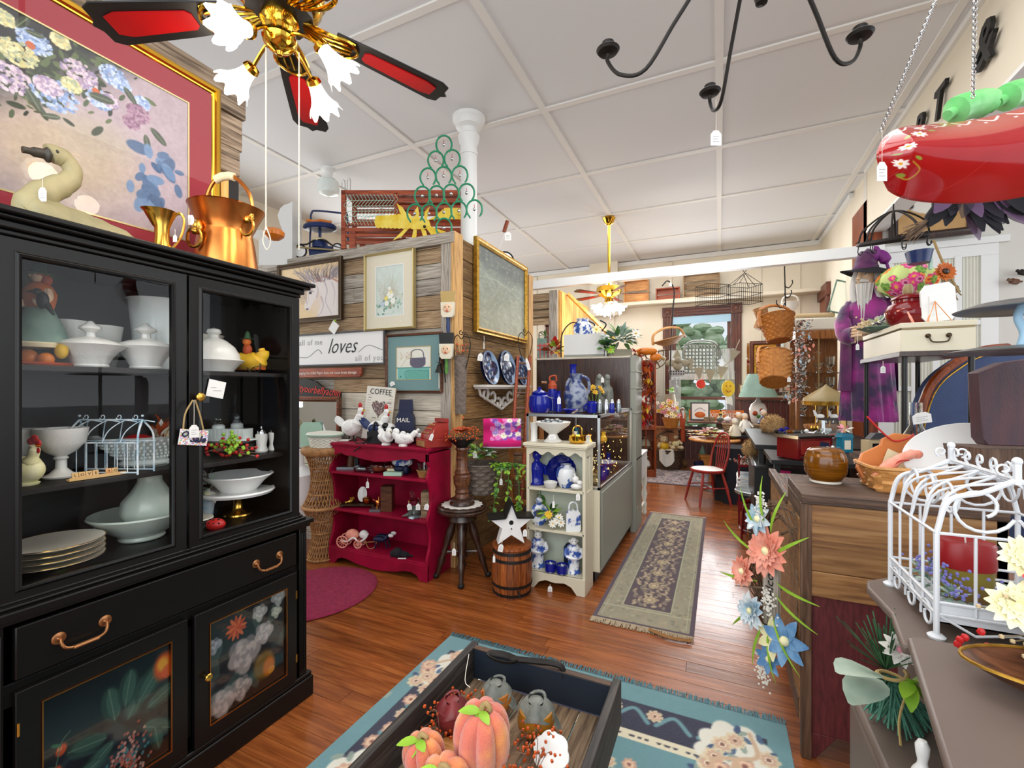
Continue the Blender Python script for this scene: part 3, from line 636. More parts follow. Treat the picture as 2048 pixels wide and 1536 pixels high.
def fdoor(x0,x1,art,knobx,hx):
 cx=(x0+x1)/2;w=x1-x0
 dd=MB(BP).frame(w-.11,.385,[(0,.012),(0,-.006),(.012,-.009),(.055,-.008),(.055,.012)],cx,.365).build('door',None,hu,bev=.002)
 art.mesh('floral_panel','art_gloss',w-.1,.39,dd,TR(cx,.0,.365))
 MB('copper').frame(w-.112,.383,[(0,-.004),(0,-.011),(.003,-.011),(.003,-.004)],cx,.365).build('edge_bead',None,dd)
 if knobx is not None:MB('brass').at(TR(knobx,-.008,.37)@RX(90)).lathe(K([(6,0),(5,10),(5,14),(13,18),(14,22),(11,25),(0,26)],.001),18).build('knob',None,dd)
 for z in(.22,.51):MB('brass').tube([(hx,-.008,z-.018),(hx,-.008,z+.018)],.004,8).build('hinge',None,dd)
A=Art(200,190,'#0d1114');A.noise(.02,8)
for x,y,l,a in((.52,.55,.3,100),(.62,.5,.34,60),(.45,.45,.3,170),(.7,.58,.36,50),(.78,.5,.3,20),(.75,.36,.3,-30),(.5,.38,.26,210),(.6,.62,.3,80),(.85,.3,.22,-80),(.4,.3,.25,200),(.9,.7,.2,70)):
 A.leafs(x,y,l,a,'#203a2e',.55);A.leafs(x+.01,y+.01,l*.9,a,'#35584a',.4);A.line([(x,y),(x+math.cos(math.radians(a))*l*.95/A.ar,y+math.sin(math.radians(a))*l*.95)],.003,'#7d9683',.8)
for x,y,r in((.14,.55,.045),(.1,.4,.05),(.03,.32,.05)):A.ell(x,y,r*.8,r,'#c4481c',1,-30,.4);A.ell(x-.01,y+.015,r*.35,r*.4,'#f09050',.8);A.leafs(x,y+.03,.08,150,'#2c6b4a')
A.line([(.05,.3),(.1,.42),(.14,.6),(.2,.66)],.004,'#4d7358')
A.ell(.93,.8,.09,.12,'#d0541a',1,0,.5);A.ell(.92,.82,.05,.06,'#f0b030',.9,0,.6);A.ell(.96,.74,.05,.06,'#e2602a',.8)
for i in range(170):
 x,y=R_.gauss(.62,.08),R_.gauss(.16,.1);A.ell(x,y,.012,.014,R_.choice(['#c06a5a','#a84a3a','#38757a','#d99a8a']),.9)
A.a*=.72;fdoor(-.455,-.012,A,None,-.45)
A=Art(200,200,'#100f10');A.noise(.02,8)
for x,y,l,a in((.1,.6,.2,80),(.1,.4,.3,110),(.2,.2,.25,40),(.75,.68,.25,60),(.6,.7,.2,100),(.35,.3,.2,200),(.9,.4,.2,60),(.5,.25,.2,-60)):A.leafs(x,y,l,a,'#32423c',.5)
def bloom(A,cx,cy,r,c0,c1,n=26):
 for i in range(n):
  a=i*2.4;q=r*(1-i/n*.85);A.ell(cx+math.cos(a)*q*.45/A.ar,cy+math.sin(a)*q*.45,q*.42/A.ar,q*.36,c0 if i%2 else c1,.75,math.degrees(a),.3)
bloom(A,.42,.5,.26,'#8d8585','#c9bcb4');bloom(A,.68,.62,.16,'#a7a0a0','#d8ccc4');bloom(A,.16,.14,.2,'#a39791','#d2bfb5');bloom(A,.38,.17,.17,'#8e817c','#cdb6aa');bloom(A,.62,.86,.13,'#a0a09c','#c6c8c0',18);bloom(A,.88,.95,.15,'#909090','#bfc3bc',18);bloom(A,.85,.78,.1,'#a8b0a0','#d0d6c0',16);bloom(A,.06,.75,.12,'#80848a','#b8bcc4',14)
for i in range(12):A.leafs(.33,.82,.13,i*31,'#b8401c'if i%2 else'#d4622c',.3)
A.ell(.68,.27,.14,.15,'#7a5a18',1,0,.4);A.ell(.75,.22,.08,.1,'#d07018',1,0,.5);A.ell(.78,.17,.05,.04,'#e09030')
A.a*=.75;fdoor(.012,.455,A,.05,.452)
b=MB(BP).box(-.49,-.455,.035,.42,.872,1.86).box(.455,.49,.035,.42,.872,1.86).box(-.455,.455,.035,.42,.872,.882).box(-.49,.49,.03,.42,1.85,1.875)
b.use('black_in').box(-.455,.455,.41,.42,.872,1.86).use(BP)
b.build('upper_case',None,hu,bev=.002)
MB(BP).box(-.5,.5,.02,.43,1.875,1.892).box(-.512,.512,.008,.435,1.892,1.915).box(-.53,.53,-.012,.44,1.915,1.928).box(-.545,.545,-.028,.45,1.928,1.946).build('crown',None,hu,bev=.005)
for z in(1.155,1.522):MB('black_in').box(-.455,.455,.08,.41,z-.018,z).build('shelf',None,hu,bev=.002)
def gdoor(x0,x1):
 cx=(x0+x1)/2;w=x1-x0;dd=MB(BP).frame(w-.1,.925,[(0,.03),(0,.012),(.008,.008),(.014,.016),(.05,.012),(.05,.035)],cx,1.358).build('glass_door',None,hu,bev=.0015)
 MB('glass').box(x0+.045,x1-.045,.022,.026,.9,1.817).build('pane',None,dd)
 return dd
gdoor(-.485,-.004);gd=gdoor(.004,.485)
MB('brass').at(TR(.028,.01,1.42)@RX(90)).lathe(K([(7,0),(6,12),(6,18),(15,22),(16,28),(13,31),(0,32)],.001),20).build('knob',None,gd)
p,s=PS(432,778,X=-1.782);n_=thing('paper_note','square white handwritten note taped on the right glass door of the hutch','note',p,90)
MB('paper').at(RY(12)).box(-.033,.033,-.002,0,-.033,.033).build('sheet',None,n_);MB('txt_grey').at(RY(2)).box(-.012,.02,-.0026,-.002,-.008,-.005).box(-.02,.0,-.0026,-.002,.004,.006).build('writing',None,n_)
p,s=PS(388,800,X=-1.745)
sg=thing('hanging_sign','small colourful confetti On Sale sign hanging from the brass door knob on twine','sign',p,90)
MB('twine').tube(crv([(-.004,0,.0),(-.03,0,-.05),(-.035,.004,-.115)],6),.0028,6).tube(crv([(.004,0,0),(.022,0,-.06),(.035,.002,-.115)],6),.0028,6).build('twine_loop',None,sg)
A=Art(70,40,'#e9e6ea')
for i in range(420):A.ell(R_.random(),R_.random(),.02,.03,R_.choice(['#d2385a','#3a8fc8','#f0b830','#6ab04a','#e07ab0','#ffffff','#8a5cc0','#ee7a3a']),.9)
o=A.mesh('sign_board','art',.098,.056,sg,TR(0,-.001,-.137)@RY(9));MB('paper').at(TR(0,0,-.137)@RY(9)).box(-.049,.049,0,.004,-.028,.028).build('backing',None,sg)
text('ON',.03,sg,'navy',TR(-.022,-.003,-.124)@RY(9),off=.001,shear=.3);text('Sale',.034,sg,'navy',TR(.012,-.003,-.145)@RY(9),off=.0012,shear=.3)
ptag('the twine of the On Sale sign',388,800,X=-1.74,l=50,w=18,h=25,rz=90)
# ---- on the shelves ----
def H3(px,X=-1.98,Z=1.523,**k):return dict(px=px,Z=Z,X=X)
item('scarecrow_figurine','small scarecrow lady figurine with black bird, green skirt and pumpkins','figurine',parts=[('skirt','leaf_grey',Mx(Lt([(46,42),(44,50),(40,70),(30,95),(20,118)],20),U('paper_cream'),Lt([(47,36),(48,43),(46,46)],20))),('torso','orange',Mx(Lt([(20,112),(24,125),(27,145),(20,160),(9,168)],14),U('black'),Bl((0,-16,138),(7,4,7)),Bl((10,-17,126),(6,4,5)),Bl((-12,-16,150),(6,4,5)))),('arms','skin',Mx(Tb([(-24,-4,150),(-28,-14,128),(-8,-24,122)],7),Tb([(22,-4,150),(30,-12,132),(14,-22,124)],7))),('head','skin',Mx(Bl((0,-2,178),13),Bl((-4,-14,179),(2,2,3),6,4),U('black'),Bl((-7,-13,182),1.5,6,4),Bl((3,-14,182),1.5,6,4))),('hat','leaf_dk',Mx(Lt([(34,182),(20,186),(12,188),(10,205),(2,214)],18),U('rust'),Lt([(13,178),(16,187)],14))),('hair','rust',Mx(Bl((-12,2,174),(9,8,12)),Bl((13,2,172),(10,8,12)))),('crow','black',Mx(Bl((28,-20,128),(11,8,17)),Bl((22,-24,144),(7,7,7)),Tb([(20,-30,144),(10,-34,142)],[3,.5]),Tb([(34,-18,120),(46,-16,100)],[6,2]))),('pumpkins','orange_gl',Mx(Bl((0,-22,17),(19,14,16)),Bl((30,-16,13),(15,12,13)),U('rust'),Bl((-30,-12,14),(16,13,14)),Lt([(52,0),(54,4),(50,7),(0,8)],20),U('yellow'),Bl((50,-5,30),(12,9,16)))),],group=None,**H3(78))
for i,(px,h,r,lab)in enumerate(((140,95,30,'white milk glass tumbler with flared rim beside the scarecrow figurine'),(203,86,34,'white milk glass tumbler between the scarecrow and the tall pitcher'))):
 item('milk_glass_tumbler',lab,'tumbler',parts=[('tumbler','milk',Lt([(r*.62,0),(r*.66,4),(r*.8,h*.4),(r*.98,h*.96),(r,h),(r*.94,h),(r*.75,h*.4),(r*.5,6),(0,6)],28,scal(12,.02)))],group='milk glass tumblers in the hutch',**H3(px,-2.08))
def candy(px,lab,sc=1):
 return item('covered_candy_dish',lab,'dish',parts=[('bowl','milk',Lt([(27*sc,0),(29*sc,3),(27*sc,6),(33*sc,18),(42*sc,32),(58*sc,44),(56*sc,45),(38*sc,33),(25*sc,8),(0,7)],32,scal(8,.07))),('lid','milk',Mx(Lt([(52*sc,44),(46*sc,50),(30*sc,56),(16*sc,59),(8,62),(7,69)],32,scal(8,.05)),Lt([(7,66),(8,70),(19,77),(17,81),(9,86),(4,92),(0,93)],8)))],group='covered milk glass candy dishes',**H3(px,-1.93))
candy(181,'scalloped white milk glass candy dish with pointed lid, left of the pair');candy(292,'scalloped white milk glass candy dish with pointed lid, below the tall pitcher',.92)
item('milk_glass_pitcher','tall pale white milk glass pitcher with big round handle on top shelf','pitcher',parts=[('body','milk_smooth',Lt([(36,0),(40,4),(42,30),(45,80),(50,136),(54,140),(49,140),(40,80),(36,8),(0,8)],36,scal(16,.012))),('handle','milk_smooth',Tb([(-48,0,126),(-68,0,130),(-86,0,112),(-84,0,85),(-64,0,52),(-42,0,34)],[9,9,9,8,7,7],10))],**H3(320,-2.08))
item('covered_butter_dish','round white domed butter dish with price sticker behind the right pane','dish',parts=[('plate','milk',Lt([(34,0),(36,4),(44,14),(53,22),(51,24),(40,16),(0,14)],32,scal(20,.03))),('dome','milk',Lt([(46,22),(45,34),(36,50),(22,62),(9,68),(8,73),(13,78),(11,84),(0,88)],32,scal(8,.02))),('sticker','paper',lambda b,s:b.at(TR(-6*s,-42*s,42*s)@RX(-25)).box(-9*s,9*s,-.001,0,-8*s,8*s))],**H3(428,-1.93))
item('lamp_base','white fluted cup standing at the back of the top shelf near the hutch divider','cup',parts=[('cup','cream_cer',Lt([(20,0),(24,30),(30,72),(32,75),(28,74),(20,8),(0,6)],24))],**H3(412,-2.12))
item('banana_carriage','yellow speckled gourd carriage figurine on black spoked wheels with a scarecrow rider','figurine',parts=[('carriage','yellow',Mx(Tb([(-62,0,58),(-44,0,56),(-25,0,34),(0,0,22),(26,0,24),(38,0,36),(36,0,48)],[4,9,13,17,18,12,6],12),U('orange'),Bx(-30,40,-8,8,6,14))),('rider','rust',Mx(Bl((8,0,46),(9,8,12)),U('orange'),Bl((8,-2,62),8),U('leaf_dk'),Lt([(14,67),(6,69),(4,80),(0,84)],12,c=(8,0,0)))),('wheel','black',lambda b,s:[b.tube([(-22*s+13*s*math.cos(t*.4),-12*s,12*s+13*s*math.sin(t*.4))for t in range(16)],1.3*s,5,closed=True)]+[b.tube([(-22*s,-12*s,12*s),(-22*s+12*s*math.cos(t),-12*s,12*s+12*s*math.sin(t))],.7*s,4)for t in range(6)]),('wheel','black',lambda b,s:[b.tube([(28*s+13*s*math.cos(t*.4),-12*s,12*s+13*s*math.sin(t*.4))for t in range(16)],1.3*s,5,closed=True)]+[b.tube([(28*s,-12*s,12*s),(28*s+12*s*math.cos(t),-12*s,12*s+12*s*math.sin(t))],.7*s,4)for t in range(6)])],**H3(487,-1.95))
item('yellow_tin_box','olive yellow rectangular tin box with dark lid behind the right pane','box',parts=[('tin','horn',Mx(Bx(-22,26,-14,14,0,30),U('antique'),Bx(-23,27,-15,15,30,34)))],**H3(555,-2.02))
item('octagonal_plate','cream octagonal plate leaning upright above the yellow tin','plate',parts=[('plate','cream_cer',lambda b,s:b.at(TR(0,10*s,62*s)@RX(80)).lathe(K([(12,0),(14,2),(22,5),(24,8),(20,7),(12,4),(0,4)],s),8))],**H3(540,-2.12))
item('ceramic_rooster','yellow ceramic hen cookie jar with red comb on the middle shelf','ornament',parts=[('body','cream_fl',Mx(Bl((0,0,30),(34,24,28),18,12),Tb([(-20,0,45),(-36,0,66)],[14,6],10),Tb([(14,-3,40),(22,-4,66),(24,-5,80)],[14,9,7],10),Lt([(20,0),(22,4),(14,8)],16))),('comb','red',Mx(Bl((24,-5,92),(9,3,9)),Bl((32,-5,84),(6,3,8)),Bl((16,-5,88),(6,3,7)),Bl((33,-6,70),(3,2,6)))),('beak','orange_gl',Tb([(30,-6,80),(40,-8,78)],[3,.6],6)),('leaves','leaf_sage',lambda b,s:[b.leaf((R_.uniform(-30,0)*s,-14*s,R_.uniform(55,80)*s),(-1,-.3,R_.uniform(0,1)),18*s,9*s)for _ in range(9)])],**H3(50,-1.93,1.156))
item('milk_glass_goblet','tall white milk glass compote on a stem on the middle shelf','goblet',parts=[('goblet','milk',Lt([(27,0),(28,3),(18,8),(9,18),(8,34),(12,38),(9,42),(24,52),(38,70),(42,98),(39,98),(34,72),(20,56),(0,50)],32,scal(14,.015)))],**H3(122,-2.0,1.156))
item('milk_glass_goblet','second white milk glass compote standing behind the hen','goblet',parts=[('goblet','milk',Lt([(27,0),(28,3),(18,8),(9,18),(8,34),(12,38),(9,42),(24,52),(38,70),(42,98),(39,98),(34,72),(20,56),(0,50)],32,scal(14,.015)))],**H3(35,-2.1,1.156))
def mini_gh(b,s):
 W,D,H_=70,20,62;T=1.5*s;q=lambda x,y,z:Vector((x*s,y*s,z*s))
 for sx in(-1,1):
  for sy in(-1,1):b.tube(crv([q(sx*W,sy*D,0),q(sx*W,sy*D,H_),q(sx*W*.98,sy*D*.8,H_+22),q(sx*W*.9,0,H_+44)],5),T*1.2,6)
 b.tube([q(-W*.9,0,H_+44),q(W*.9,0,H_+44)],T,6)
 for sy in(-1,1):
  b.tube([q(-W,sy*D,H_),q(W,sy*D,H_)],T,6).tube([q(-W,sy*D,4),q(W,sy*D,4)],T,6)
  for i in range(1,7):x=-W+2*W*i/7;b.tube([q(x,sy*D,4),q(x,sy*D,H_)],T*.6,5)
  for i in range(4):x0=-W+W*.5*i;b.tube(crv([q(x0,sy*D,H_),q(x0+W*.12,sy*D*.7,H_+24),q(x0+W*.38,0,H_+42),q(x0+W*.75,0,H_+40)],4),T*.7,5)
 for i in range(4):b.tube([Vector(v)for v in curl(((-50+33*i)*s,0,(H_+50)*s),6*s,200,560)],T*.6,5)
 for sx in(-1,1):b.ball(q(sx*W*.9,0,H_+52),2.5*s,8,6)
item('wire_greenhouse','small pale blue wire greenhouse with curled ridge on the middle shelf','ornament',parts=[('wire_frame','wreath_blue',mini_gh)],**H3(222,-1.94,1.156))
rk=thing('letter_tile_rack','wooden tile rack spelling LOVE YO in front of the wire greenhouse','rack',(-1.875,Pt(195,900,X=-1.875).y,1.157),90)
MB('tile_wood').prism([(-.075,0),(.075,0),(.075,.006),(-.075,.006)],.02,-.01).box(-.075,.075,-.01,-.006,.006,.01).build('rack',None,rk)
for i,ch in enumerate('LOVE YO'):
 if ch==' ':continue
 t_=MB('tile_wood'if i!=5 else'honey').at(TR(-.058+i*.0175+(.0),-.001,.016)@RX(-12)).box(-.008,.008,-.0025,.0025,-.009,.009).build('letter_tile',None,rk,bev=.001)
 text(ch,.013,t_,'txt_dark',TR(-.058+i*.0175,-.0045,.016)@RX(-12),ext=.0002)
item('hobnail_bowl','large white hobnail glass bowl with ruffled rim behind the wire greenhouse','bowl',parts=[('bowl','milk_smooth',Lt([(40,0),(42,4),(36,10),(52,26),(72,46),(84,58),(80,58),(50,30),(34,14),(0,12)],48,lambda a,t:1+.05*math.cos(12*a)*t)),('hobnails','milk_smooth',lambda b,s:[b.ball((rr*s*math.cos(a+k*.06),rr*s*math.sin(a+k*.06),zz*s),2.7*s,6,4)for k,(rr,zz)in enumerate(((44,16),(51,23),(58,30),(65,37),(72,44),(78,51)))for a in[2*PI*i/44 for i in range(44)]])],**H3(290,-2.06,1.156))
item('red_apple','red wooden apple resting inside the hobnail bowl','apple',parts=[('apple','red',Mx(Lt([(0,6),(10,2),(20,6),(26,20),(24,36),(12,42),(3,38),(0,37)],20),U('leaf_dk'),Tb([(0,0,38),(3,0,48)],1.5,5)))],X=-2.06,px=275,Z=1.19)
item('dried_bouquet','small bunch of dried orange leaves standing behind the hobnail bowl','flowers',parts=[('leaves','rust',lambda b,s:[b.use(R_.choice(['rust','sand','orange','white_fl'])).leaf((R_.uniform(-14,14)*s,0,R_.uniform(20,60)*s),(R_.uniform(-.5,1),R_.uniform(-.3,.3),1),30*s,9*s)for _ in range(26)])],X=-2.13,px=322,Z=1.17)
item('berry_spray','spray of green and red berries lying on the middle shelf','berries',parts=[('stems','twig',lambda b,s:[b.tube(crv([(-40*s,0,14*s),(0,-2*s,(14+i*3)*s),(60*s,-4*s,(5+i*6)*s)],4),.8*s,5)for i in range(4)]),('green_berries','leaf_br',lambda b,s:[b.ball((R_.gauss(8,16)*s,R_.uniform(-14,6)*s,R_.gauss(20,11)*s+8*s),3.6*s,8,5)for _ in range(46)]),('red_berries','red',lambda b,s:[b.ball((R_.gauss(-2,30)*s,R_.uniform(-8,12)*s,abs(R_.gauss(14,14))*s+3*s),3.4*s,8,5)for _ in range(54)])],**H3(455,-1.9,1.156))
for k,(px,lab)in enumerate(((523,'white salt shaker with silver top at the right of the middle shelf, nearer the berries'),(549,'white pepper shaker with silver top at the far right of the middle shelf'))):
 item('salt_shaker',lab,'shaker',parts=[('body','milk',Lt([(10,0),(12,3),(9,14),(11,28),(11,36),(7,38)],18)),('cap','chrome',Lt([(8,37),(8,42),(5,46),(2,48),(2,52),(0,54)],16))],group='salt and pepper shakers',**H3(px,-1.93,1.156))
item('butter_box','white fluted lidded butter dish on a scalloped plate, middle shelf','dish',parts=[('plate','milk_smooth',lambda b,s:b.lathe(K([(30,0),(46,4),(56,8),(54,10),(40,6),(0,6)],s),36,lob=scal(18,.03),sy=.5)),('cover','milk_smooth',Mx(Bx(-40,40,-14,14,8,30),lambda b,s:[b.box((-38+i*8)*s,(-34+i*8)*s,-15*s,-14*s,9*s,29*s)for i in range(10)]))],X=-2.04,px=458,Z=1.2)
for px,lab in((437,'small white cruet with glass stopper behind the taped note'),(474,'small white cruet with dark stopper on the butter dish, right of its twin')):
 item('cruet',lab,'cruet',parts=[('body','milk_smooth',Lt([(10,0),(12,3),(11,16),(7,19)],16)),('stopper','glass_obj',Lt([(7,19),(7,23),(3,26),(6,30),(0,34)],12))],X=-2.09,px=px,Z=1.245,group='cruets')
item('shelf_riser','dark riser board at the back of the middle shelf under the butter dish','riser',parts=[('riser','black_in',Bx(-70,60,-30,20,0,20))],X=-2.08,px=455,Z=1.157)
for k in range(4):item('dinner_plate',['white dinner plate with gold rim, lowest of its stack in the hutch','white dinner plate, second from the bottom of the stack','white dinner plate, third from the bottom of the stack','white dinner plate with gold rim, topmost of the stack'][k],'plate',parts=[('plate','cream_cer',Mx(Lt([(36,0),(38,2),(62,8),(76,12),(75,14),(60,10),(34,4),(0,4)],40),U('brass'),lambda b,s:b.tube([(76*s*math.cos(.157*i),76*s*math.sin(.157*i),13.5*s)for i in range(40)],.8*s,5,closed=True)))],group='stack of white dinner plates',X=-1.95,px=110,Z=.884+k*.018)
item('wash_basin','wide white wash basin on the hutch floor behind glass','basin',parts=[('basin','celadon',Lt([(36,0),(38,3),(36,8),(56,22),(76,42),(84,50),(82,53),(72,44),(50,26),(30,12),(0,10)],44))],X=-2.0,px=284,Z=.884)
item('ewer','white moulded pitcher standing inside the wash basin','pitcher',parts=[('body','celadon',Lt([(22,0),(26,4),(40,20),(48,40),(44,62),(30,80),(20,98),(19,112),(26,126),(32,132),(29,131),(18,116),(0,100)],36,lambda a,t:1+(.02*math.cos(10*a)if.15<t<.6 else 0))),('handle','celadon',Tb([(18,10,118),(44,20,112),(52,24,90),(42,22,66)],6,8))],X=-2.0,px=300,Z=.905)
item('angel_figurine','tiny pale blue praying angel figurine beside the wash basin','figurine',parts=[('angel','wreath_blue',Mx(Lt([(12,0),(10,8),(5,26),(4,32),(0,34)],14),Bl((0,0,38),6),Bl((-7,2,22),(5,2,9)),Bl((7,2,22),(5,2,9))))],X=-2.1,px=196,Z=.884)
item('cake_stand','white cake plate on a brass pedestal in the right side of the hutch','cake stand',parts=[('plate','white_cer',Lt([(40,38),(62,42),(66,47),(64,50),(60,48),(0,47)],40)),('pedestal','brass',Lt([(26,0),(25,3),(14,7),(9,14),(9,30),(13,36),(20,39)],24))],X=-1.98,px=476,Z=.884)
item('serving_bowl','oval white serving bowl with scalloped rim on the cake stand','bowl',parts=[('bowl','white_cer',Lt([(30,0),(32,3),(46,20),(62,33),(60,35),(44,23),(28,6),(0,5)],40,scal(14,.025)))],X=-1.98,px=478,Z=.884+50*.00206)
item('ladybug_ornament','glossy red ladybug ornament with black spots at the hutch door','ornament',parts=[('shell','red',lambda b,s:b.ball((0,0,8*s),(19*s,14*s,12*s),16,10)),('head','black',lambda b,s:b.ball((-16*s,-4*s,6*s),(8*s,9*s,7*s))),('spots','black',lambda b,s:[b.ball(((x)*s,-y*s,z*s),2.3*s,6,4)for x,y,z in((-6,10,13),(4,11,12),(12,8,12),(0,6,18),(8,3,18),(-8,3,18),(14,-2,13))])],X=-1.86,px=431,Z=.884)
item('silk_flowers','pale silk flowers in a pot behind the right door edge','flowers',parts=[('leaves','leaf_sage',lambda b,s:bush(b,(0,0,55*s),28*s,34*s,34,['leaf_sage','leaf_grey','white_fl','cream_fl'],24*s,11*s)),('pot','wreath_blue',Lt([(12,0),(16,40),(0,40)],16))],X=-2.06,px=412,Z=.884)
item('dessert_plate','small white plate leaning on the hutch floor by the flowers','plate',parts=[('plate','cream_cer',Lt([(14,8),(30,14),(29,16),(0,11)],30))],X=-1.95,px=392,Z=.89)
item('small_flower_pot','dark green fern sprig behind the wash basin','plant',parts=[('fern','leaf',lambda b,s:bush(b,(0,0,30*s),24*s,30*s,30,['leaf','leaf_dk','pink'],20*s,3*s))],X=-2.14,px=268,Z=.884)
# ---- on top of the hutch ----
TOP=1.947
sw=thing('wooden_swan','carved wooden goose decoy with curved neck on top of the hutch','decoy',Pt(150,440,X=-2.02),90);sw.location.z=TOP
b=MB('swan');
b.tube(crv([(-.17,0,.03),(-.14,0,.045),(-.05,0,.05),(.07,0,.04),(.17,0,.02),(.23,0,.012)],5),[.03,.06,.075,.07,.06,.055,.05,.04,.03,.022,.012],14,flat=.9)
b.build('body',None,sw)
MB('swan').tube(crv([(-.15,0,.03),(-.15,-.0,.09),(-.11,0,.14),(-.065,0,.18),(-.05,0,.215),(-.07,0,.245),(-.1,0,.25),(-.115,0,.243)],5),[.05,.046,.04,.034,.029,.026,.025,.027,.027,.018],14).build('neck',None,sw)
MB('swan_dark').tube(crv([(-.11,0,.243),(-.14,0,.238),(-.175,0,.232)],4),[.019,.012,.008],10,flat=1.2).ball((-.1,-.023,.252),.006,8,6).build('beak',None,sw)
sw.location.y+=.045;sw.scale=(1,1,1.15)
ptag('the neck of the carved goose decoy',85,345,X=-1.97,l=30,w=16,h=28)
pj=thing('brass_pitcher','slim brass pitcher with flared spout and loop handle on the hutch','pitcher',(Pt(324,440,X=-1.98)-Vector((0,0,0))),60);pj.location.z=TOP
s_=dep(pj.location)/FPX
MB('brass').lathe(K([(24,0),(25,3),(22,8),(17,26),(14,42),(15,58),(22,72),(30,84),(28,84),(13,58),(0,50)],s_),28,lob=lambda a,t:1+(.35*max(0,math.cos(a-PI))**3 if t>.6 else 0)).build('body',None,pj)
MB('brass').tube([q*s_ for q in crv([(20,0,78),(34,0,86),(42,0,76),(38,0,52),(24,0,30),(16,0,24)],5)],2.6*s_,8).build('handle',None,pj)
pj.scale=(.85,.85,1.2)
ptag('the foot of the slim brass pitcher',350,458,X=-1.95,l=12,w=8,h=14)
cb=thing('copper_bucket','tall hammered copper coal bucket with lion rings and wrapped bail handle','bucket',Pt(452,440,X=-1.99),DEG0);cb.location.z=TOP
s_=dep(cb.location)/FPX
MB('copper').lathe(K([(57,-16),(56,0),(48,50),(44,66),(44,70),(50,80),(60,104),(62,106),(58,104),(40,72),(38,60),(0,50)],s_),36,lob=lambda a,t:1+(.18*max(0,math.cos(a))**4 if t>.7 else 0)).build('body',None,cb)
MB('copper').tube([q*s_ for q in crv([(-38,0,100),(-36,0,126),(-22,0,150),(0,0,158),(20,0,154),(44,0,130),(52,0,96)],5)],3.4*s_,8).build('bail',None,cb)
MB('paper_cream').tube([(-20*s_,0,152*s_),(-7*s_,0,157*s_),(7*s_,0,158*s_),(16*s_,0,156*s_)],6.5*s_,10).build('wrapped_grip',None,cb)
for sx,sy,sz in((-24,-44,0),(50,-12,26)):
 b=MB('brass').at(TR(sx*s_,sy*s_,sz*s_));b.ball((0,0,66*s_),(10*s_,8*s_,12*s_),10,8).ball((0,-6*s_,58*s_),6*s_,8,6)
 b.tube([(13*s_*math.cos(t*PI/8),-7*s_,(48+14*math.sin(t*PI/8))*s_)for t in range(16)],2.4*s_,6,closed=True).build('lion_ring',None,cb)
cb.scale=(1.06,1.06,1.28)
ptag('the side of the copper bucket',392,440,X=-1.93,l=4,w=20,h=12,rot=90)
# ---- large framed hydrangea print over the hutch ----
A=Art(270,270,'#a8979f');hp=lambda x,y:(lambda p:((p.y-.64)/.63,(p.z-2.13)/.64))(Pt(x/2.845,y/2.845,X=-2.235))
A.put(((A.Y-.45)*1.6-(A.X-.15)*1.5)*2.2,'#14171a',.95);A.put(.5-A.Y*1.6-A.X*.3,'#a5977c',.6);A.ell(.3,.3,.35,.22,'#b3a183',.7,0,.9);A.noise(.05,6)
x,y=hp(560,800);A.ell(x,y,.2,.13,'#a59a88',.6,0,.8)
for i in range(190):
 x,y=hp(R_.gauss(330,230),R_.gauss(430,130));A.leafs(x,y,R_.uniform(.03,.09),R_.uniform(0,360),R_.choice(['#25301f','#3c4c30','#18231b','#56643f','#2e3a28']),.4)
def hyd(cx,cy,r,cs):
 x,y=hp(cx,cy);r/=1.15
 for i in range(170):
  a=R_.uniform(0,6.28);q=math.sqrt(R_.random());A.ell(x+math.cos(a)*q*r,y+math.sin(a)*q*r*.85,.009,.009,cs[int(R_.random()*len(cs))],.85)
Bc=['#6f8ab8','#a3b5d4','#869cc6','#c3cfe2'];Pc=['#a58fa8','#c9b6c4','#9383a8','#d4c4cc'];Yc=['#cfc48a','#b9b488','#98a287','#ded6a8'];Mc=['#7a566e','#94708a','#a98a9c']
for x,y,r,c in((190,245,.085,Bc),(105,310,.09,Yc),(55,450,.1,Pc),(20,110,.05,Yc),(340,240,.05,Yc),(310,545,.12,Bc),(270,500,.07,Pc),(450,430,.1,Pc),(400,490,.05,Yc),(640,440,.085,Bc),(690,490,.05,Bc),(560,570,.075,Bc),(620,580,.05,Pc),(800,590,.05,Bc),(780,650,.075,Mc),(740,700,.05,Mc)):hyd(x,y,r,c)
for a,b_ in((170,265),(540,525)):x,y=hp(a,b_);A.ell(x,y,.02,.02,'#b4562c')
for x,y,l,a in((500,540,.13,10),(150,510,.12,-60),(700,500,.1,-50),(850,730,.12,-40),(820,770,.1,-80),(240,660,.08,20),(90,160,.1,60),(140,180,.08,10)):x,y=hp(x,y);A.leafs(x,y,l,a,'#3a4436',.4);A.line([(x,y),(x+l*.9*math.cos(math.radians(a)),y+l*.9*math.sin(math.radians(a)))],.002,'#7c8668')
for i in range(30):x,y=hp(R_.gauss(850,65),R_.gauss(1010,75));A.leafs(x,y,R_.uniform(.06,.14),R_.uniform(0,360),R_.choice(['#4a6488','#3f587c','#6480a4']),.55)
A.noise(.035,60)
fx0,fx1=.5,1.411
pic=picture('framed_print','large gold framed print of blue hydrangeas with a crimson mat above the hutch','picture',(PX_+.03,(fx0+fx1)/2,2.45),90,fx1-fx0,.92,'brass_bright',.04,.035,'red_mat',.1,'gold_pale',A,'art',True,fprof=[(0,0),(0,-.012),(.006,-.02),(.014,-.02),(.018,-.03),(.03,-.034),(.04,-.028),(.04,0)])
DEG=math.degrees(YAW)
def ab(pts,ax,ay):return[(x-ax,ay-y)for x,y in pts]
def two(xa,ya,xb,yb,**k):return Pt(xa,ya,**k),Pt(xb,yb,**k)
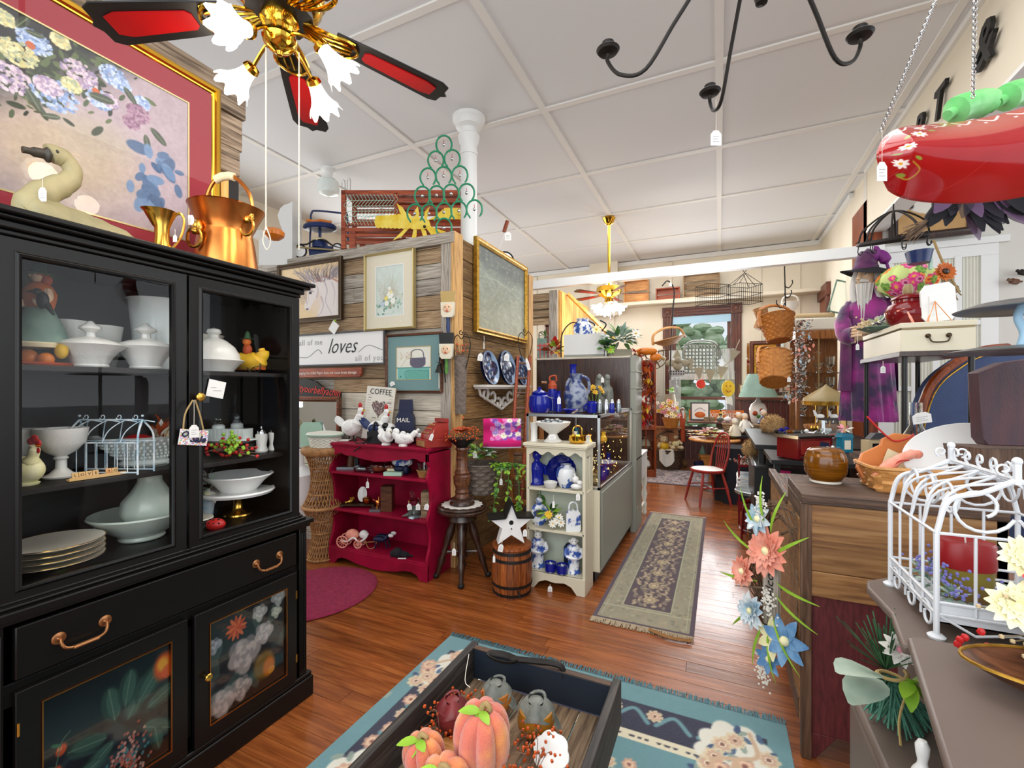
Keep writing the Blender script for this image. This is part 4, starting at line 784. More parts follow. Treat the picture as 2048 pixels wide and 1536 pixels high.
# ---------------- near ceiling fan ----------------
hubp=Vector((-1.30,1.02,2.67));fan=thing('ceiling_fan','brass ceiling fan with five black and red blades and four frosted tulip lamps','fan',hubp)
b=MB('brass_bright')
b.lathe([(.012,1.22),(.06,1.2),(.065,1.28),(0,1.28)],20).tube([(0,0,.2),(0,0,1.22)],.012,10)
b.lathe([(0,.21),(.05,.2),(.08,.16),(.13,.12),(.135,.06),(.12,.03),(.09,.012),(.05,.0)],40,lob=lambda a,t:1+.02*math.cos(20*a));b.build('motor_housing',None,fan)
MB('black').lathe([(.1,.012),(.1,-.006),(.07,-.01),(.055,-.012)],24,lob=lambda a,t:1+.04*math.cos(14*a)).build('flywheel',None,fan)
MB('brass_bright').lathe([(.055,-.008),(.058,-.03),(.05,-.045),(.047,-.075),(.053,-.085),(.048,-.1),(.03,-.118),(.012,-.125),(.008,-.135),(0,-.137)],28,lob=lambda a,t:1+.015*math.cos(16*a)).build('light_kit',None,fan)
for k,(tx,ty,tz)in enumerate(((-1.837,.759,2.6),(-.995,1.537,2.6),(-1.68,1.487,2.6),(-1.15,.43,2.62),(-.70,.95,2.62))):
 d=Vector((tx,ty,tz))-hubp-Vector((0,0,-.02));L_=d.length;ang=math.atan2(d.y,d.x);M_=RZ(math.degrees(ang))@RY(math.degrees(math.atan2(-d.z,L_)))@RX(8)@TR(0,0,-.0)
 o=[(.17,-.05),(.3,-.062),(L_-.05,-.075),(L_-.02,-.06),(L_-.018,-.02),(L_,0),(L_-.018,.02),(L_-.02,.06),(L_-.05,.075),(.3,.062),(.17,.05)]
 bl=MB('black').at(M_).plate(o,.007).build('blade',None,fan,bev=.002)
 y_=lambda t:(.028+.016*t)
 MB('cherry_paint').at(M_).plate([(.27,-.02),(.285,-.032),(L_-.1,-.042),(L_-.06,-.03),(L_-.06,.03),(L_-.1,.042),(.285,.032),(.27,.02)],.004,-.004).build('red_inlay',None,bl,label='red stained inset panel')
 b=MB('brass_bright').at(M_)
 for i in range(-2,3):b.tube(crv([(.07,i*.008,.0),(.13,i*.02,-.012),(.19,i*.026,-.008),(.23,i*.022,-.005)],4),.005,6)
 b.tube(crv([(.08,-.02,0),(.15,-.05,-.014),(.215,-.05,-.01),(.25,0,-.008),(.215,.05,-.01),(.15,.05,-.014),(.08,.02,0)],5),.006,6);b.build('blade_iron',None,fan)
def tulip(mb,M_,r=.05,l=.095,n=48):
 def fn(u,v):
  a=2*PI*u;rr=r*(.42+.1*v+.62*v**2.2)*(1+.1*v*v*math.cos(8*a));zz=l*v+.012*v**3*math.cos(8*a+.5)
  return(rr*math.cos(a),rr*math.sin(a),zz)
 mb.at(M_).grid(fn,n,12,cu=True)
for(px,py,px2,py2,Zs)in((500,60,452,50,2.54),(505,135,462,178,2.53),(640,90,672,132,2.545),(625,160,648,215,2.53)):
 a0=Pt(px,py,Z=Zs);a1=Pt(px2,py2,Z=Zs-.05);d=(a1-a0).normalized();st=hubp+Vector((0,0,-.07))
 arm=MB('brass_bright').tube([q-hubp for q in crv([st,st+(a0-st)*.5+Vector((0,0,.02)),a0],5)],.006,8)
 arm.at(TR(a0-hubp)@align(d)).lathe([(.008,-.01),(.022,-.004),(.026,.01),(.02,.016)],16,lob=lambda a,t:1+.05*math.cos(10*a)).build('lamp_arm',None,fan)
 b=MB('shade_glass');tulip(b,TR(a0-hubp)@align(d)@TR(0,0,.008));sh=b.build('lamp_shade',None,fan)
 MB('bulb').at(TR(a0-hubp)@align(d)).ball((0,0,.05),.019,10,8).build('bulb',None,sh)
 l=bpy.data.lights.new('bulb_light','POINT');l.energy=2.2;l.color=(1,.86,.68);l.shadow_soft_size=.05;lo=bpy.data.objects.new('bulb_light',l);COL.objects.link(lo);lo.location=a1+d*.06
for px,py,l_,nm in((532,95,365,'with the orange wooden gourd pull'),(598,105,395,'hanging to the tricycle wheel')):
 p=Pt(px,py,X=-1.28 if px<560 else-1.26);s=dep(p)/FPX
 c_=MB('cord').tube([(0,0,0),(0,0,-l_*s)],.0022,6)
 if px<560:c_.tube(crv([(0,0,-l_*s+8*s),(-6*s,0,-(l_+22)*s),(3*s,0,-(l_+40)*s),(9*s,0,-(l_+20)*s),(0,0,-l_*s+8*s)],5),.0018,6)
 solo('pull_cord',c_,'white braided fan pull cord '+nm,'cord',p,DEG)
item('gourd_pull','glossy orange wooden gourd beside the white scalloped shelf piece','ornament',548,None,[('gourd','orange_gl',Mx(Lt([(0,-13),(10,-11),(18,-4),(19,3),(14,9),(5,11),(0,10)],20,lambda a,t:1+.07*abs(math.cos(3*a)))))],py=468,D=3.1)
# ---------------- black candle chandelier ----------------
cc=Pt(1523,10,Z=2.46);ch=thing('candle_chandelier','black wrought iron candle chandelier with curved arms and cup holders on the ceiling','chandelier',cc)
MB('iron').lathe([(0,0),(.014,.004),(.018,.02),(.022,.05),(.014,.07),(.02,.1),(.03,.14),(.016,.17),(.01,.24),(.008,1.2)],18).lathe([(.05,1.47),(.05,1.5),(0,1.5)],18).tube([(0,0,1.2),(0,0,1.49)],.006,6).build('stem',None,ch)
for i,(px,py)in enumerate(((1216,105),(1720,75),(1420,188),(None,-30),(None,-102))):
 e=Pt(px,py,Z=2.5)-cc if px else Vector((.4*math.cos(math.radians(py)),.4*math.sin(math.radians(py)),.04));h_=Vector((e.x,e.y,0));z=e.z
 MB('iron').tube(crv([Vector((0,0,.13))+h_*.03,h_*.25+Vector((0,0,.17)),h_*.5+Vector((0,0,.06)),h_*.72+Vector((0,0,-.055)),h_*.9+Vector((0,0,-.045)),h_+Vector((0,0,z-.03)),h_+Vector((0,0,z))],6),.006,8).build('arm',None,ch)
 MB('iron').at(TR(h_.x,h_.y,z)).lathe([(.006,-.005),(.03,.0),(.036,.008),(.034,.01),(.014,.006),(.014,.012),(.019,.03),(.016,.03),(.0,.01)],22).build('candle_cup',None,ch)
ptag('the lowest arm of the black chandelier',1432,198,D=1.6,l=63,w=21,h=30)
# ---------------- on top of the barn-board booth ----------------
s=PS(570,520,D=4.5)[1]
solo('scalloped_shelf_end',MB('trim_white').prism([(x*s,z*s)for x,z in ab([(518,530),(518,482),(525,475),(533,474),(545,480),(556,483),(565,478),(567,468),(560,450),(555,432),(560,418),(568,411),(578,408),(584,404),(584,530)],550,530)],40*s),'pale grey scalloped wooden shelf side with curved cutout on top of the booth','shelf',Pt(550,530,D=4.45),DEG)
solo('glazed_box',MB('wall_grey').box(-20*s,14*s,0,30*s,0,14*s).box(-20*s,14*s,0,30*s,14*s,16*s),'low grey box lying behind the scalloped shelf side','box',Pt(525,475,D=4.7),DEG)
tr=thing('toy_tricycle','blue vintage toy tricycle with seat, push bar and turned wooden handle','tricycle',Pt(640,505,D=4.62),DEG);s=4.62/FPX
def W(b,cx,cz,r,y=0,w=3,tm='black',hm='white',s=s,n=24):
 b.use(tm).tube([(cx*s+r*s*math.cos(2*PI*i/n),y*s,cz*s+r*s*math.sin(2*PI*i/n))for i in range(n)],w*s*.6,8,closed=True)
 b.use(hm).at(TR(cx*s,y*s,cz*s)@RX(90)).lathe([(0,-w*s*.4),(r*.9*s,-w*s*.3),(r*.9*s,w*s*.3),(0,w*s*.4)],n).at()
 return b
W(MB(),-33,-2,12,-14).build('wheel',None,tr);W(MB(),40,4,9,-14).build('wheel',None,tr);W(MB(),44,4,9,18).build('wheel',None,tr)
MB('blue_paint').prism([(x*s,z*s)for x,z in((-20,8),(0,12),(54,8),(54,-8),(-18,-12))],26*s,-8*s).build('body',None,tr,bev=.004)
MB('blue_paint').lathe(K([(30,45),(33,47),(33,52),(30,55),(0,56)],s),24,sx=1,sy=.6).lathe(K([(15,8),(15,20),(12,24),(0,25)],s),20).tube([(0,0,20*s),(0,0,64*s)],3*s,8).build('seat',None,tr)
MB('paper_cream').lathe(K([(15.5,20),(16,24),(11,27),(0,28)],s),20).build('tank_top',None,tr)
MB('blue_paint').tube([Vector(q)*s for q in crv([(-26,12,8),(-24,12,60),(-22,12,84),(-10,12,88),(40,12,83),(50,12,78),(52,12,20)],5)],2*s,8).build('push_bar',None,tr)
MB('orange_gl').tube([Vector(q)*s for q in((-24,-8,60),(-18,-8,61),(-8,-8,59),(5,-8,61),(18,-8,58),(26,-8,58))],[2.5*s,3.5*s,2.6*s,3.5*s,3.4*s,3*s],8).build('handle_grip',None,tr)
MB('iron').tube([Vector(q)*s for q in crv([(-36,-14,12),(-20,-14,12),(-5,-14,20),(15,-14,20),(30,-14,10),(48,-14,4)],4)],1.6*s,6).use('horn').bar(Vector((-42,-15,6))*s,Vector((52,-15,-1))*s,3*s,3*s).build('side_rod',None,tr)
lt=thing('lobster_trap','red-brown wooden lobster trap with green rope netting on top of the booth','trap',Pt(810,497,D=4.35),DEG);s=4.35/FPX
B_=lambda b,x0,x1,z0,z1,y0=0,y1=6:b.box(x0*s,x1*s,y0*s,y1*s,z0*s,z1*s)
b=MB('red_wood')
for y in(0,62):
 B_(b,-128,128,108,117,y,y+6);B_(b,-128,128,34,42,y,y+6);B_(b,-128,-119,0,117,y,y+6);B_(b,118,128,0,117,y,y+6);B_(b,-22,-14,36,112,y,y+6);B_(b,-112,-100,0,36,y,y+6)
b.build('frame',None,lt,bev=.002)
for z in(93,79,66):MB('red_wood').box(-20*s,122*s,0,4*s,z*s,(z+8)*s).build('slat',None,lt)
for z in(10,24,46):MB('red_wood').box(-122*s,122*s,2*s,6*s,z*s,(z+6)*s).build('slat',None,lt)
for i in range(8):MB('red_wood').box(-124*s,124*s,(8+i*7)*s,(12+i*7)*s,112*s,116*s).build('slat',None,lt)
for i in range(5):MB('red_wood').box(-124*s,124*s,66*s,68*s,(8+i*22)*s,(17+i*22)*s).build('slat',None,lt)
b=MB('mint')
for i in range(15):b.tube([((-118+7*i)*s,-1*s,108*s),((-118+7*i+6)*s,-1*s,98*s),((-118+7*i-4)*s,-1*s,86*s),((-118+7*i+6)*s,-1*s,74*s),((-118+7*i-4)*s,-1*s,62*s),((-118+7*i+4)*s,-1*s,46*s)],.55*s,4)
for z in(54,64,74,84,95):b.tube([(-118*s,-1*s,z*s),(-24*s,-1*s,(z+1)*s)],.6*s,4)
o=b.build('netting',None,lt)
lb=thing('metal_lobster','yellow cut metal lobster with white belly leaning on the trap','lobster',Pt(840,490,D=4.2),DEG);s=4.2/FPX
def PB(mb,pts,ax,ay,t=1.5,y0=0):return mb.prism([(x*s,z*s)for x,z in ab(pts,ax,ay)],t*s,y0*s)
for i in range(8):
 x=757+i*8.5;MB('yellow_lob'if i else'yellow_lob').at(TR((x-840)*s,-i*.6*s,(490-444)*s)@RX(90)).lathe(K([(11+i*.4,-1),(11+i*.4,1),(0,2)],s),18,sx=.7,sy=1.15).build('tail_segment',None,lb)
b=MB('yellow_lob');PB(b,[(808,452),(812,438),(830,434),(858,440),(862,452),(850,460),(826,460)],840,490,2,-4);b.build('shell',None,lb,bev=.003)
for pts in([(812,446),(800,425),(794,408),(806,416),(816,432),(820,440)],[(832,440),(828,425),(836,414),(839,428),(838,440)],[(848,440),(850,424),(860,414),(856,430),(854,440)],[(818,458),(804,474),(786,482),(800,468),(812,456)],[(828,458),(824,478),(830,486),(834,470),(834,458)],[(842,458),(846,472),(856,476),(852,462)],[(852,456),(864,472),(880,468),(872,458),(860,452)]):
 PB(MB('yellow_lob'),pts,840,490,1.5,-3).build('leg',None,lb)
for pts in([(858,442),(872,434),(890,418),(920,418),(945,432),(938,436),(910,430),(944,441),(925,441),(900,440),(875,440)],[(870,458),(900,468),(925,476),(945,486),(928,478),(940,490),(915,482),(890,476)]):PB(MB('yellow_lob'),pts,840,490,2,-6).build('claw',None,lb)
MB('black').ball(((850-840)*s,-5*s,(490-455)*s),3*s,8,6).build('eye',None,lb)
ht=thing('horseshoe_tree','green tree of welded horseshoes with silver jingle bells on the booth corner','ornament',Pt(888,474,Y=3.2),DEG);s=dep(ht.location)/FPX
hs=None;bl_=None
for i,(x,y)in enumerate([(1370,105),(1312,215),(1428,205),(1257,335),(1368,325),(1482,320),(1218,465),(1318,460),(1420,450),(1530,445),(1165,590),(1265,590),(1370,580),(1475,570),(1585,560),(1370,690)]):
 px,py=500+x/3.531-888,474-(260+y/3.531);r=15.5
 if hs is None:
  hs=MB('green_hs').tube([(r*s*math.cos(math.radians(a)),0,r*s*1.2*math.sin(math.radians(a))-(8*s if False else 0))for a in range(-50,231,14)]+[((-r*.55)*s,0,-r*1.15*s)],[1.4*s]+[1.9*s]*20+[1.4*s],8).build('horseshoe',None,ht);o=hs
  hb_=MB('chrome').ball((0,0,0),3.2*s,10,8).use('red').tube([(0,0,3*s),(0,0,10*s)],.6*s,5).build('bell',None,ht);o2=hb_
 else:
  o=hs.copy();COL.objects.link(o);o2=hb_.copy();COL.objects.link(o2)
 o.location=(px*s,0,py*s);o2.location=(px*s,-2*s,(py-1)*s)
cw=thing('push_toy_wheel','spoked toy wheel with wooden handle leaning behind the gold framed map','wheel',Pt(1005,520,D=4.8),DEG);s=4.8/FPX
b=MB();W(b,4,-2,18,0,3,'black','chrome',s);b.build('wheel',None,cw);MB('white').tube([(-12*s,0,10*s),(6*s,0,58*s)],1.2*s,6).build('rod',None,cw);MB('red_wood').tube([(3*s,0,56*s),(10*s,0,78*s)],4*s,10).build('handle',None,cw)
ptag('the handle of the spoked toy wheel',1016,460,D=4.3,l=4,w=13,h=17)
sl=thing('schoolhouse_lamp','white schoolhouse globe lamp on the ceiling behind the lobster trap','lamp',Pt(657,338,Z=H));s=dep(sl.location)/FPX
z0=H-sl.location.z
MB('trim_white').lathe(K([(0,0),(15,0),(14,-4),(8,-8),(7,-16),(14,-20),(14,-24)],s),24).build('fitter',None,sl);MB('milk_smooth').lathe(K([(14,-22),(20,-26),(21,-44),(18,-50),(8,-54),(0,-55)],s),28).build('globe',None,sl)
item('wire_hook','two looped wires standing up behind the lobster trap','wire',690,None,[('wires','chrome',Mx(Tb([(-6,0,-20),(-6,0,14),(-3,0,20),(0,0,14),(0,0,-20)],.8,6),Tb([(4,0,-20),(5,0,18),(8,0,24),(11,0,16),(9,0,-20)],.8,6)))],py=380,D=4.6)
# ---------------- booth front wall ----------------
a,c=two(560,512,688,640,Y=3.13);
A=Art(150,130,'#d9bd90');A.put(.5-A.X*.8,'#e6cfa4',.8);A.noise(.04,5)
A.put(1-((A.X-.75)**2/.09+(A.Y-.35)**2/.2),'#d8c9c2',.9)
hq=lambda L_:[((x-50)/397,1-(y-190)/405)for x,y in L_]
A.poly(hq([(235,300),(262,320),(300,290),(350,285),(400,300),(450,330),(450,590),(300,592),(330,500),(340,440),(310,400),(300,440),(275,480),(255,530),(238,542),(218,520),(216,490),(235,430),(238,380),(228,330)]),'#d9d0cc');
for P_,w,c_ in(([(300,300),(350,290),(400,310),(445,345)],.03,'#b4765a'),([(300,320),(330,310),(345,330)],.02,'#c08a6c'),([(330,440),(345,500),(330,560),(300,592)],.012,'#a89aa0'),([(350,320),(370,400),(360,480),(400,580)],.01,'#9a90a0'),([(300,440),(310,390),(300,350)],.012,'#a89ca0'),([(240,400),(246,460),(228,500)],.006,'#b0a4a4'),([(400,340),(420,420),(410,520)],.01,'#b0a6b0')):A.line(hq(P_),w,c_,.85,w*.4)
for i in range(130):
 x=R_.uniform(225,440);y=300-abs(x-330)*.05+R_.uniform(-12,30);A.line(hq([(x,y),(x-20+(x-320)*.3+R_.uniform(-12,12),y-50),(x-20+(x-320)*.75+R_.uniform(-20,20),R_.uniform(185,235))]),.005,R_.choice(['#3c3640','#8d8794','#6b5a58','#c2bac0','#4c4450','#756c78']),.85,.0015)
for i in range(40):x=R_.uniform(180,240);A.line(hq([(x+20,310+R_.uniform(0,40)),(x-10,360+R_.uniform(0,40)),(x-10+R_.uniform(-20,20),430+R_.uniform(0,60))]),.004,R_.choice(['#8d8794','#b9a48c','#5a5260']),.6,.001)
x,y=hq([(257,400)])[0];A.ell(x,y,.028,.03,'#2a2430');A.line(hq([(240,385),(262,380),(278,396)]),.006,'#6a5c60');x,y=hq([(236,525)])[0];A.ell(x,y,.025,.02,'#5a4a4c')
picture('framed_print','white horse head drawing in a mottled bronze frame on the booth wall','picture',((a.x+c.x)/2,3.125,(2.09+2.665)/2),0,c.x-a.x,.585,'antique',.045,.035,art=A)
a,c=two(734,505,833,655,Y=3.13)
A=Art(90,130,'#c7d3cb');A.noise(.03,6)
for i in range(110):A.line([(.5,.15),(.5+R_.gauss(0,.2),.3+R_.random()*.3),(.5+R_.gauss(0,.3),.3+R_.random()*.6)],.004,R_.choice(['#93a58e','#b5a37e','#a6b8ae','#c3a8a8']),.5,.001)
for i in range(60):A.leafs(.5+R_.gauss(0,.17),.25+R_.gauss(0,.08),.07,R_.uniform(0,360),R_.choice(['#6f9c84','#86ac98','#5f8a74','#a8c4b4']),.45)
for x,y,r in((.52,.42,.09),(.4,.26,.06),(.62,.3,.07),(.5,.55,.04)):A.flower(x,y,r,['#e6e8e0','#f2f0e8','#d8dcd0'],6)
A.flower(.38,.36,.05,['#e0cf5a','#ecdf80'],6);A.flower(.55,.48,.04,['#d8cf8a','#e4dca0'],6);A.flower(.25,.25,.06,['#a9b8c8','#c0ccd8'],7)
picture('framed_print','tall pastel flower print with cream mat and thin gold frame on the booth wall','picture',((a.x+c.x)/2,3.125,2.3),0,c.x-a.x,.675,'gold_pale',.018,.04,'cream_mat',.1,'white',A)
ptag('the pastel flower print',801,622,Y=3.08,l=18,w=1.5,h=2)
a,c=two(586,655,774,728,Y=3.13);x0=-3.88;ls=thing('wall_sign','long white framed sign reading all of me loves all of you','sign',((x0+c.x)/2,3.115,1.82));hw=(c.x-x0)/2
MB('grey_frame').frame(2*hw-.03,.28,[(0,0),(0,-.02),(.015,-.02),(.015,0)]).build('frame',None,ls);MB('white').box(-hw+.01,hw-.01,-.006,0,-.145,.145).build('board',None,ls)
cx=Pt(683,690,Y=3.11).x-(x0+c.x)/2
text('loves',.2,ls,'txt_dark',TR(cx-.0,-.0075,.02),shear=.45,off=-.001,sx=.85);text('all of me',.075,ls,'txt_grey',TR(cx-.39,-.0075,.07),space=1.15);text('all of you',.075,ls,'txt_grey',TR(cx+.33,-.0075,-.095),space=1.15)
MB('txt_dark').tube(crv([(cx-.7,-.008,-.03),(cx-.45,-.008,-.07),(cx-.3,-.008,.0),(cx-.24,-.008,-.04)],6),.0022,5,flat=.3).tube(crv([(cx+.2,-.008,-.04),(cx+.32,-.008,.02),(cx+.5,-.008,-.03),(cx+.55,-.008,.04)],6),.0022,5,flat=.3).build('swash',None,ls)
p=Pt(668,655,Y=3.09);solo('folded_card',MB('paper').at(RY(38)).box(-.045,.045,-.004,0,-.05,.05).at().use('leaf_br').ball((.02,-.006,.06),.012,8,6),'white folded card clipped over the top edge of the loves sign','card',p)
p=Pt(652,741,Y=3.12);a,c=two(575,735,726,741,Y=3.12);bd=thing('saying_board','narrow red-brown wooden board with white painted saying under the loves sign','sign',(0,3.12,1.6));bd.location.x=(a.x+c.x)/2;hw=(c.x-a.x)/2
MB('red_wood').prism([(-hw,-.04),(hw-.02,-.04),(hw,-.005),(hw,.045),(-hw,.045)],.02,-.02).build('board',None,bd,bev=.002)
text('or, Changing the toilet Paper does not cause brain damage',.036,bd,'txt_white',TR(.02,-.0215,0),shear=.15,sx=.95)
a,c=two(775,668,887,785,Y=3.13)
A=Art(110,120,'#dcdccf');A.noise(.02,6)
A.rect(.04,.95,.0,.38,'#6fb3a8');A.rect(0,1,.35,.38,'#4c8f88');A.rect(.3,.93,.0,.27,'#5fa396');A.line([(.3,.0),(.3,.27),(.92,.27)],.006,'#356d66');A.line([(.92,.27),(.92,0)],.006,'#356d66');A.ell(.13,.1,.02,.02,'#2d5c58')
A.ell(.62,.5,.22,.15,'#5b5668');A.rect(.4,.84,.52,.66,'#5b5668');A.noise(.02,30)
A.line([(.43,.64),(.46,.85),(.6,.9),(.75,.85),(.8,.64)],.012,'#4a4656')
for i in range(40):A.ell(.3+R_.gauss(0,.12),.72+R_.gauss(0,.08),.012,.012,R_.choice(['#c9a05a','#a8b078','#b58a80']),.8)
A.line([(.15,.4),(.3,.62),(.5,.7)],.004,'#a89a70')
picture('framed_print','print of a grey basket on a teal chest with wide blue-green mat','picture',((a.x+c.x)/2,3.125,1.668),0,c.x-a.x,.5,'walnut_x',.02,.03,'teal_mat',.09,'gold_pale',A)
ptag('the teal matted basket print',782,762,Y=3.08,l=2,w=10,h=8,rot=-25)
# ---- corner items: santa paint brushes, bell bracket ----
def brush(px,py,h,hm,skinm,lab,hair,D_):
 p=Pt(px,py,D=D_);s=D_/FPX;r=thing('painted_brush',lab,'paintbrush',p,DEG-10)
 MB(hair).prism([(x*s,z*s)for x,z in((-13,0),(13,0),(15,24),(-15,24))],7*s,-4*s).build('bristles',None,r)
 b=MB('cream_mat').prism([(x*s,z*s)for x,z in((-13,-22),(-9,-28),(9,-28),(13,-22),(14,2),(-14,2))],9*s,-5*s);b.build('ferrule',None,r,label='painted face')
 f=MB(skinm).ball((0,-5*s,-10*s),(10*s,2*s,9*s),14,8).use('black').ball((-4*s,-7*s,-8*s),1.3*s,6,4).ball((4*s,-7*s,-8*s),1.3*s,6,4).use('red').ball((0,-7*s,-16*s),(3*s,1*s,1.2*s),6,4).use('coral').ball((0,-7.4*s,-12*s),(1.5*s,1.2*s,2*s),6,4);f.build('face',None,r)
 MB(hm).tube([Vector(q)*s for q in((0,0,-26),(0,0,-34),(0,0,-48),(0,0,-58))],[5*s,3.2*s,4.2*s,3*s],8).build('handle',None,r)
brush(896,607,1,'blue_paint','skin','paint brush with a painted face and blue handle on the booth corner, upper one','straw',3.6)
brush(893,690,1,'leaf','skin','paint brush with dark bristles, painted face and green handle, below the blue one','black',3.6)
br=thing('cast_bell','small iron wall bell hanging from an ornate leafy bracket on the booth corner','bell',Pt(878,745,D=3.62),DEG);s=3.62/FPX
MB('iron').lathe(K([(9,0),(8,2),(5,8),(4,14),(1,16),(0,17)],s),18).build('bell',None,br)
b=MB('iron').tube([Vector(q)*s for q in crv([(0,0,17),(2,0,30),(8,2,34),(12,4,20)],5)],1.2*s,6)
for i in range(16):b.leaf(Vector((R_.uniform(0,12),R_.uniform(0,4),R_.uniform(14,58)))*s,(R_.uniform(-1,1),-.3,R_.uniform(-.5,1)),9*s,5*s)
b.tube([Vector(q)*s for q in crv([(12,4,-20),(10,4,10),(6,4,40),(2,4,56)],4)],1.5*s,6).build('bracket',None,br)
MB('string').tube([(0,0,0),(0,0,-32*s)],.9*s,5).build('pull_string',None,br)
wp=thing('wall_pocket_basket','tall grey woven wall pocket basket holding orange berry twigs','basket',Pt(921,828,D=3.66),DEG);s=3.66/FPX
weave(MB('grey_wicker'),11*s,13*s,115*s,22,k=7,amp=.05,n=42).build('body',None,wp)
MB('twig').use('rust').add([],[])
b=MB('twig')
for i in range(26):
 e=Vector((R_.uniform(-16,14),R_.uniform(-6,6),R_.uniform(122,142)))*s;b.use('twig').tube([(R_.uniform(-5,5)*s,0,105*s),e],.6*s,4);b.use('berry').ball(e,1.6*s,6,4)
b.build('berry_twigs',None,wp,kind='stuff')
wh=thing('wire_heart_hanger','black wire heart shaped hanger above the grey wall pocket basket','hanger',Pt(923,700,D=3.64),DEG)
MB('iron').tube([Vector(q)*s for q in crv([(-4,0,-40),(-14,0,-8),(-16,0,18),(-8,0,30),(0,0,22),(8,0,32),(17,0,18),(16,0,-5),(8,0,-40)],6)],1*s,6).tube([Vector(q)*s for q in curl((0,0,34),5,90,450)],1*s,6).build('wire',None,wh)
# ---------------- booth side wall (faces +x) ----------------
A=Art(120,110,'#7d857a');A.put((A.Y-.62-.1*A.n(3))*6,'#4c5350',.9);A.put((.6-A.Y)*2,'#a79f80',.45);A.noise(.06,8);A.noise(.05,30);A.line([(0,.62),(.35,.66),(.7,.6),(1,.52)],.01,'#9aa08c',.6)
for i in range(300):A.ell(R_.random(),R_.random(),.01+R_.random()*.03,.01,R_.choice(['#8d937f','#6a7168','#b0aa88','#7c8a80']),.35,R_.uniform(-30,30))
for i in range(40):A.line([(R_.random(),.62),(R_.random(),.2)],.003,'#6f6d58',.4)
gm=picture('framed_print','gold framed grey-green landscape print on the side of the booth','picture',(BX+.012,4.03,2.37),90,1.15,.84,'gold',.05,.04,art=A)
ptag('the gold frame of the landscape print',968,672,X=-1.92,l=12,w=2,h=14);
p0,p1=Pt(943,778,X=-1.95),Pt(1040,775,X=-1.95)
zs=1.475;sh=thing('scroll_shelf','white painted wall shelf with openwork scroll brackets on the booth side','shelf',(BX+.02,(3.42+4.45)/2,zs),90)
MB('wall_grey').box(-.5,.5,-.14,0,-.012,.012).box(-.48,.48,-.12,0,-.026,-.012).build('ledge',None,sh,bev=.004)
b=MB('wall_grey')
for sx in(-1,1):
 for(cx,cz,r,a0,a1)in((.33,-.07,.06,90,420),(.18,-.11,.06,30,330),(.06,-.16,.05,60,380)):b.tube([(sx*q[0],-.03,q[2])for q in curl((cx,0,cz),r,a0,a1,k=18,sh=.5)],.014,6,flat=1)
 b.tube([(sx*.45,-.03,-.02),(sx*.42,-.03,-.08),(sx*.3,-.03,-.12),(sx*.15,-.03,-.17),(0,-.03,-.22)],.013,6)
b.build('scroll_bracket',None,sh)
def bplate(Y,r,lab,tag_=None):
 A=Art(70,70,'#16203f');
 for i in range(26):
  a=R_.uniform(0,6.28);q=R_.uniform(.05,.4);x,y=.5+q*math.cos(a),.5+q*math.sin(a)
  A.leafs(x,y,.1,R_.uniform(0,360),'#5f7cab',.4)
 for i in range(7):a=i*.9;A.flower(.5+.27*math.cos(a)*(i>0),.5+.27*math.sin(a)*(i>0),.07,['#8fa6c8','#d8d4c0','#26345f'],5)
 A.put((np.hypot(A.X-.5,A.Y-.5)-.44)*40,'#7f97b4',1)
 o=thing('display_plate',lab,'plate',(BX+.085,Y,zs+.012+r),90,'blue flowered plates on the scroll shelf',rot=(math.radians(-10),0,math.radians(90)))
 def md(s_,V):
  x=(s_.X-.5)*2;y=(s_.Y-.5)*2;d=np.maximum(np.abs(x),np.abs(y))+1e-9;n=np.hypot(x,y)+1e-9;V[...,0]=x*d/n*r;V[...,2]=y*d/n*r;V[...,1]=-.018*(d>.0)*np.clip((d-.72)/.28,0,1);return V
 A2=A;xs=(A2.X-.5)*2;ys=(A2.Y-.5)*2
 A2.mesh('plate_face','art_gloss',1,1,o,mod=md);MB('navy').at(RX(90)).lathe([(r,.016),(r*.95,.01),(r*.6,-.006),(0,-.006)],36).build('plate_back',None,o,loc=(0,.022,0))
bplate(3.62,.155,'blue and white flowered plate at the left of the scroll shelf');bplate(3.99,.17,'blue and white flowered plate in the middle of the scroll shelf');bplate(4.34,.155,'blue flowered plate at the right, partly behind the wooden ladder')
for px,py,l_ in((962,704,'left'),(1015,704,'middle')):ptag('the %s blue flowered plate'%l_,px,py,X=-1.86,l=3,w=10,h=15,rot=8)
wh2=dup(wh,Pt(1050,690,D=4.4),label='black wire heart hanger at the far end of the booth side, by the ladder')
def ladder(x_top,y_top,x_bot,y_bot,wpx,lab,m,n,Dt,Db,rs=3.5):
 a=Pt(x_top,y_top,D=Dt);c=Pt(x_bot,y_bot,D=Db);st=Dt/FPX;sb=Db/FPX;r=thing('stick_ladder',lab,'ladder',(0,0,0))
 ri=Vector((_R[0],_R[1],0));
 for k in(0,1):MB(m).tube([a+ri*k*wpx[0]*st,c+ri*k*wpx[1]*sb],[rs*st,rs*1.3*sb],8).build('rail',None,r)
 for i in range(n):
  t=(i+.5)/n;p=a.lerp(c,t);wd=wpx[0]*st+(wpx[1]*sb-wpx[0]*st)*t;MB('walnut_x').tube([p,p+ri*wd],.012,7).build('rung',None,r)
ladder(1036,712,1012,1085,(24,26),'dark round-rung wooden ladder leaning by the booth side','red_wood',12,4.35,4.1)
ptag('the top rung of the dark wooden ladder',1052,715,D=4.2,l=2,w=6,h=24,rot=-15)
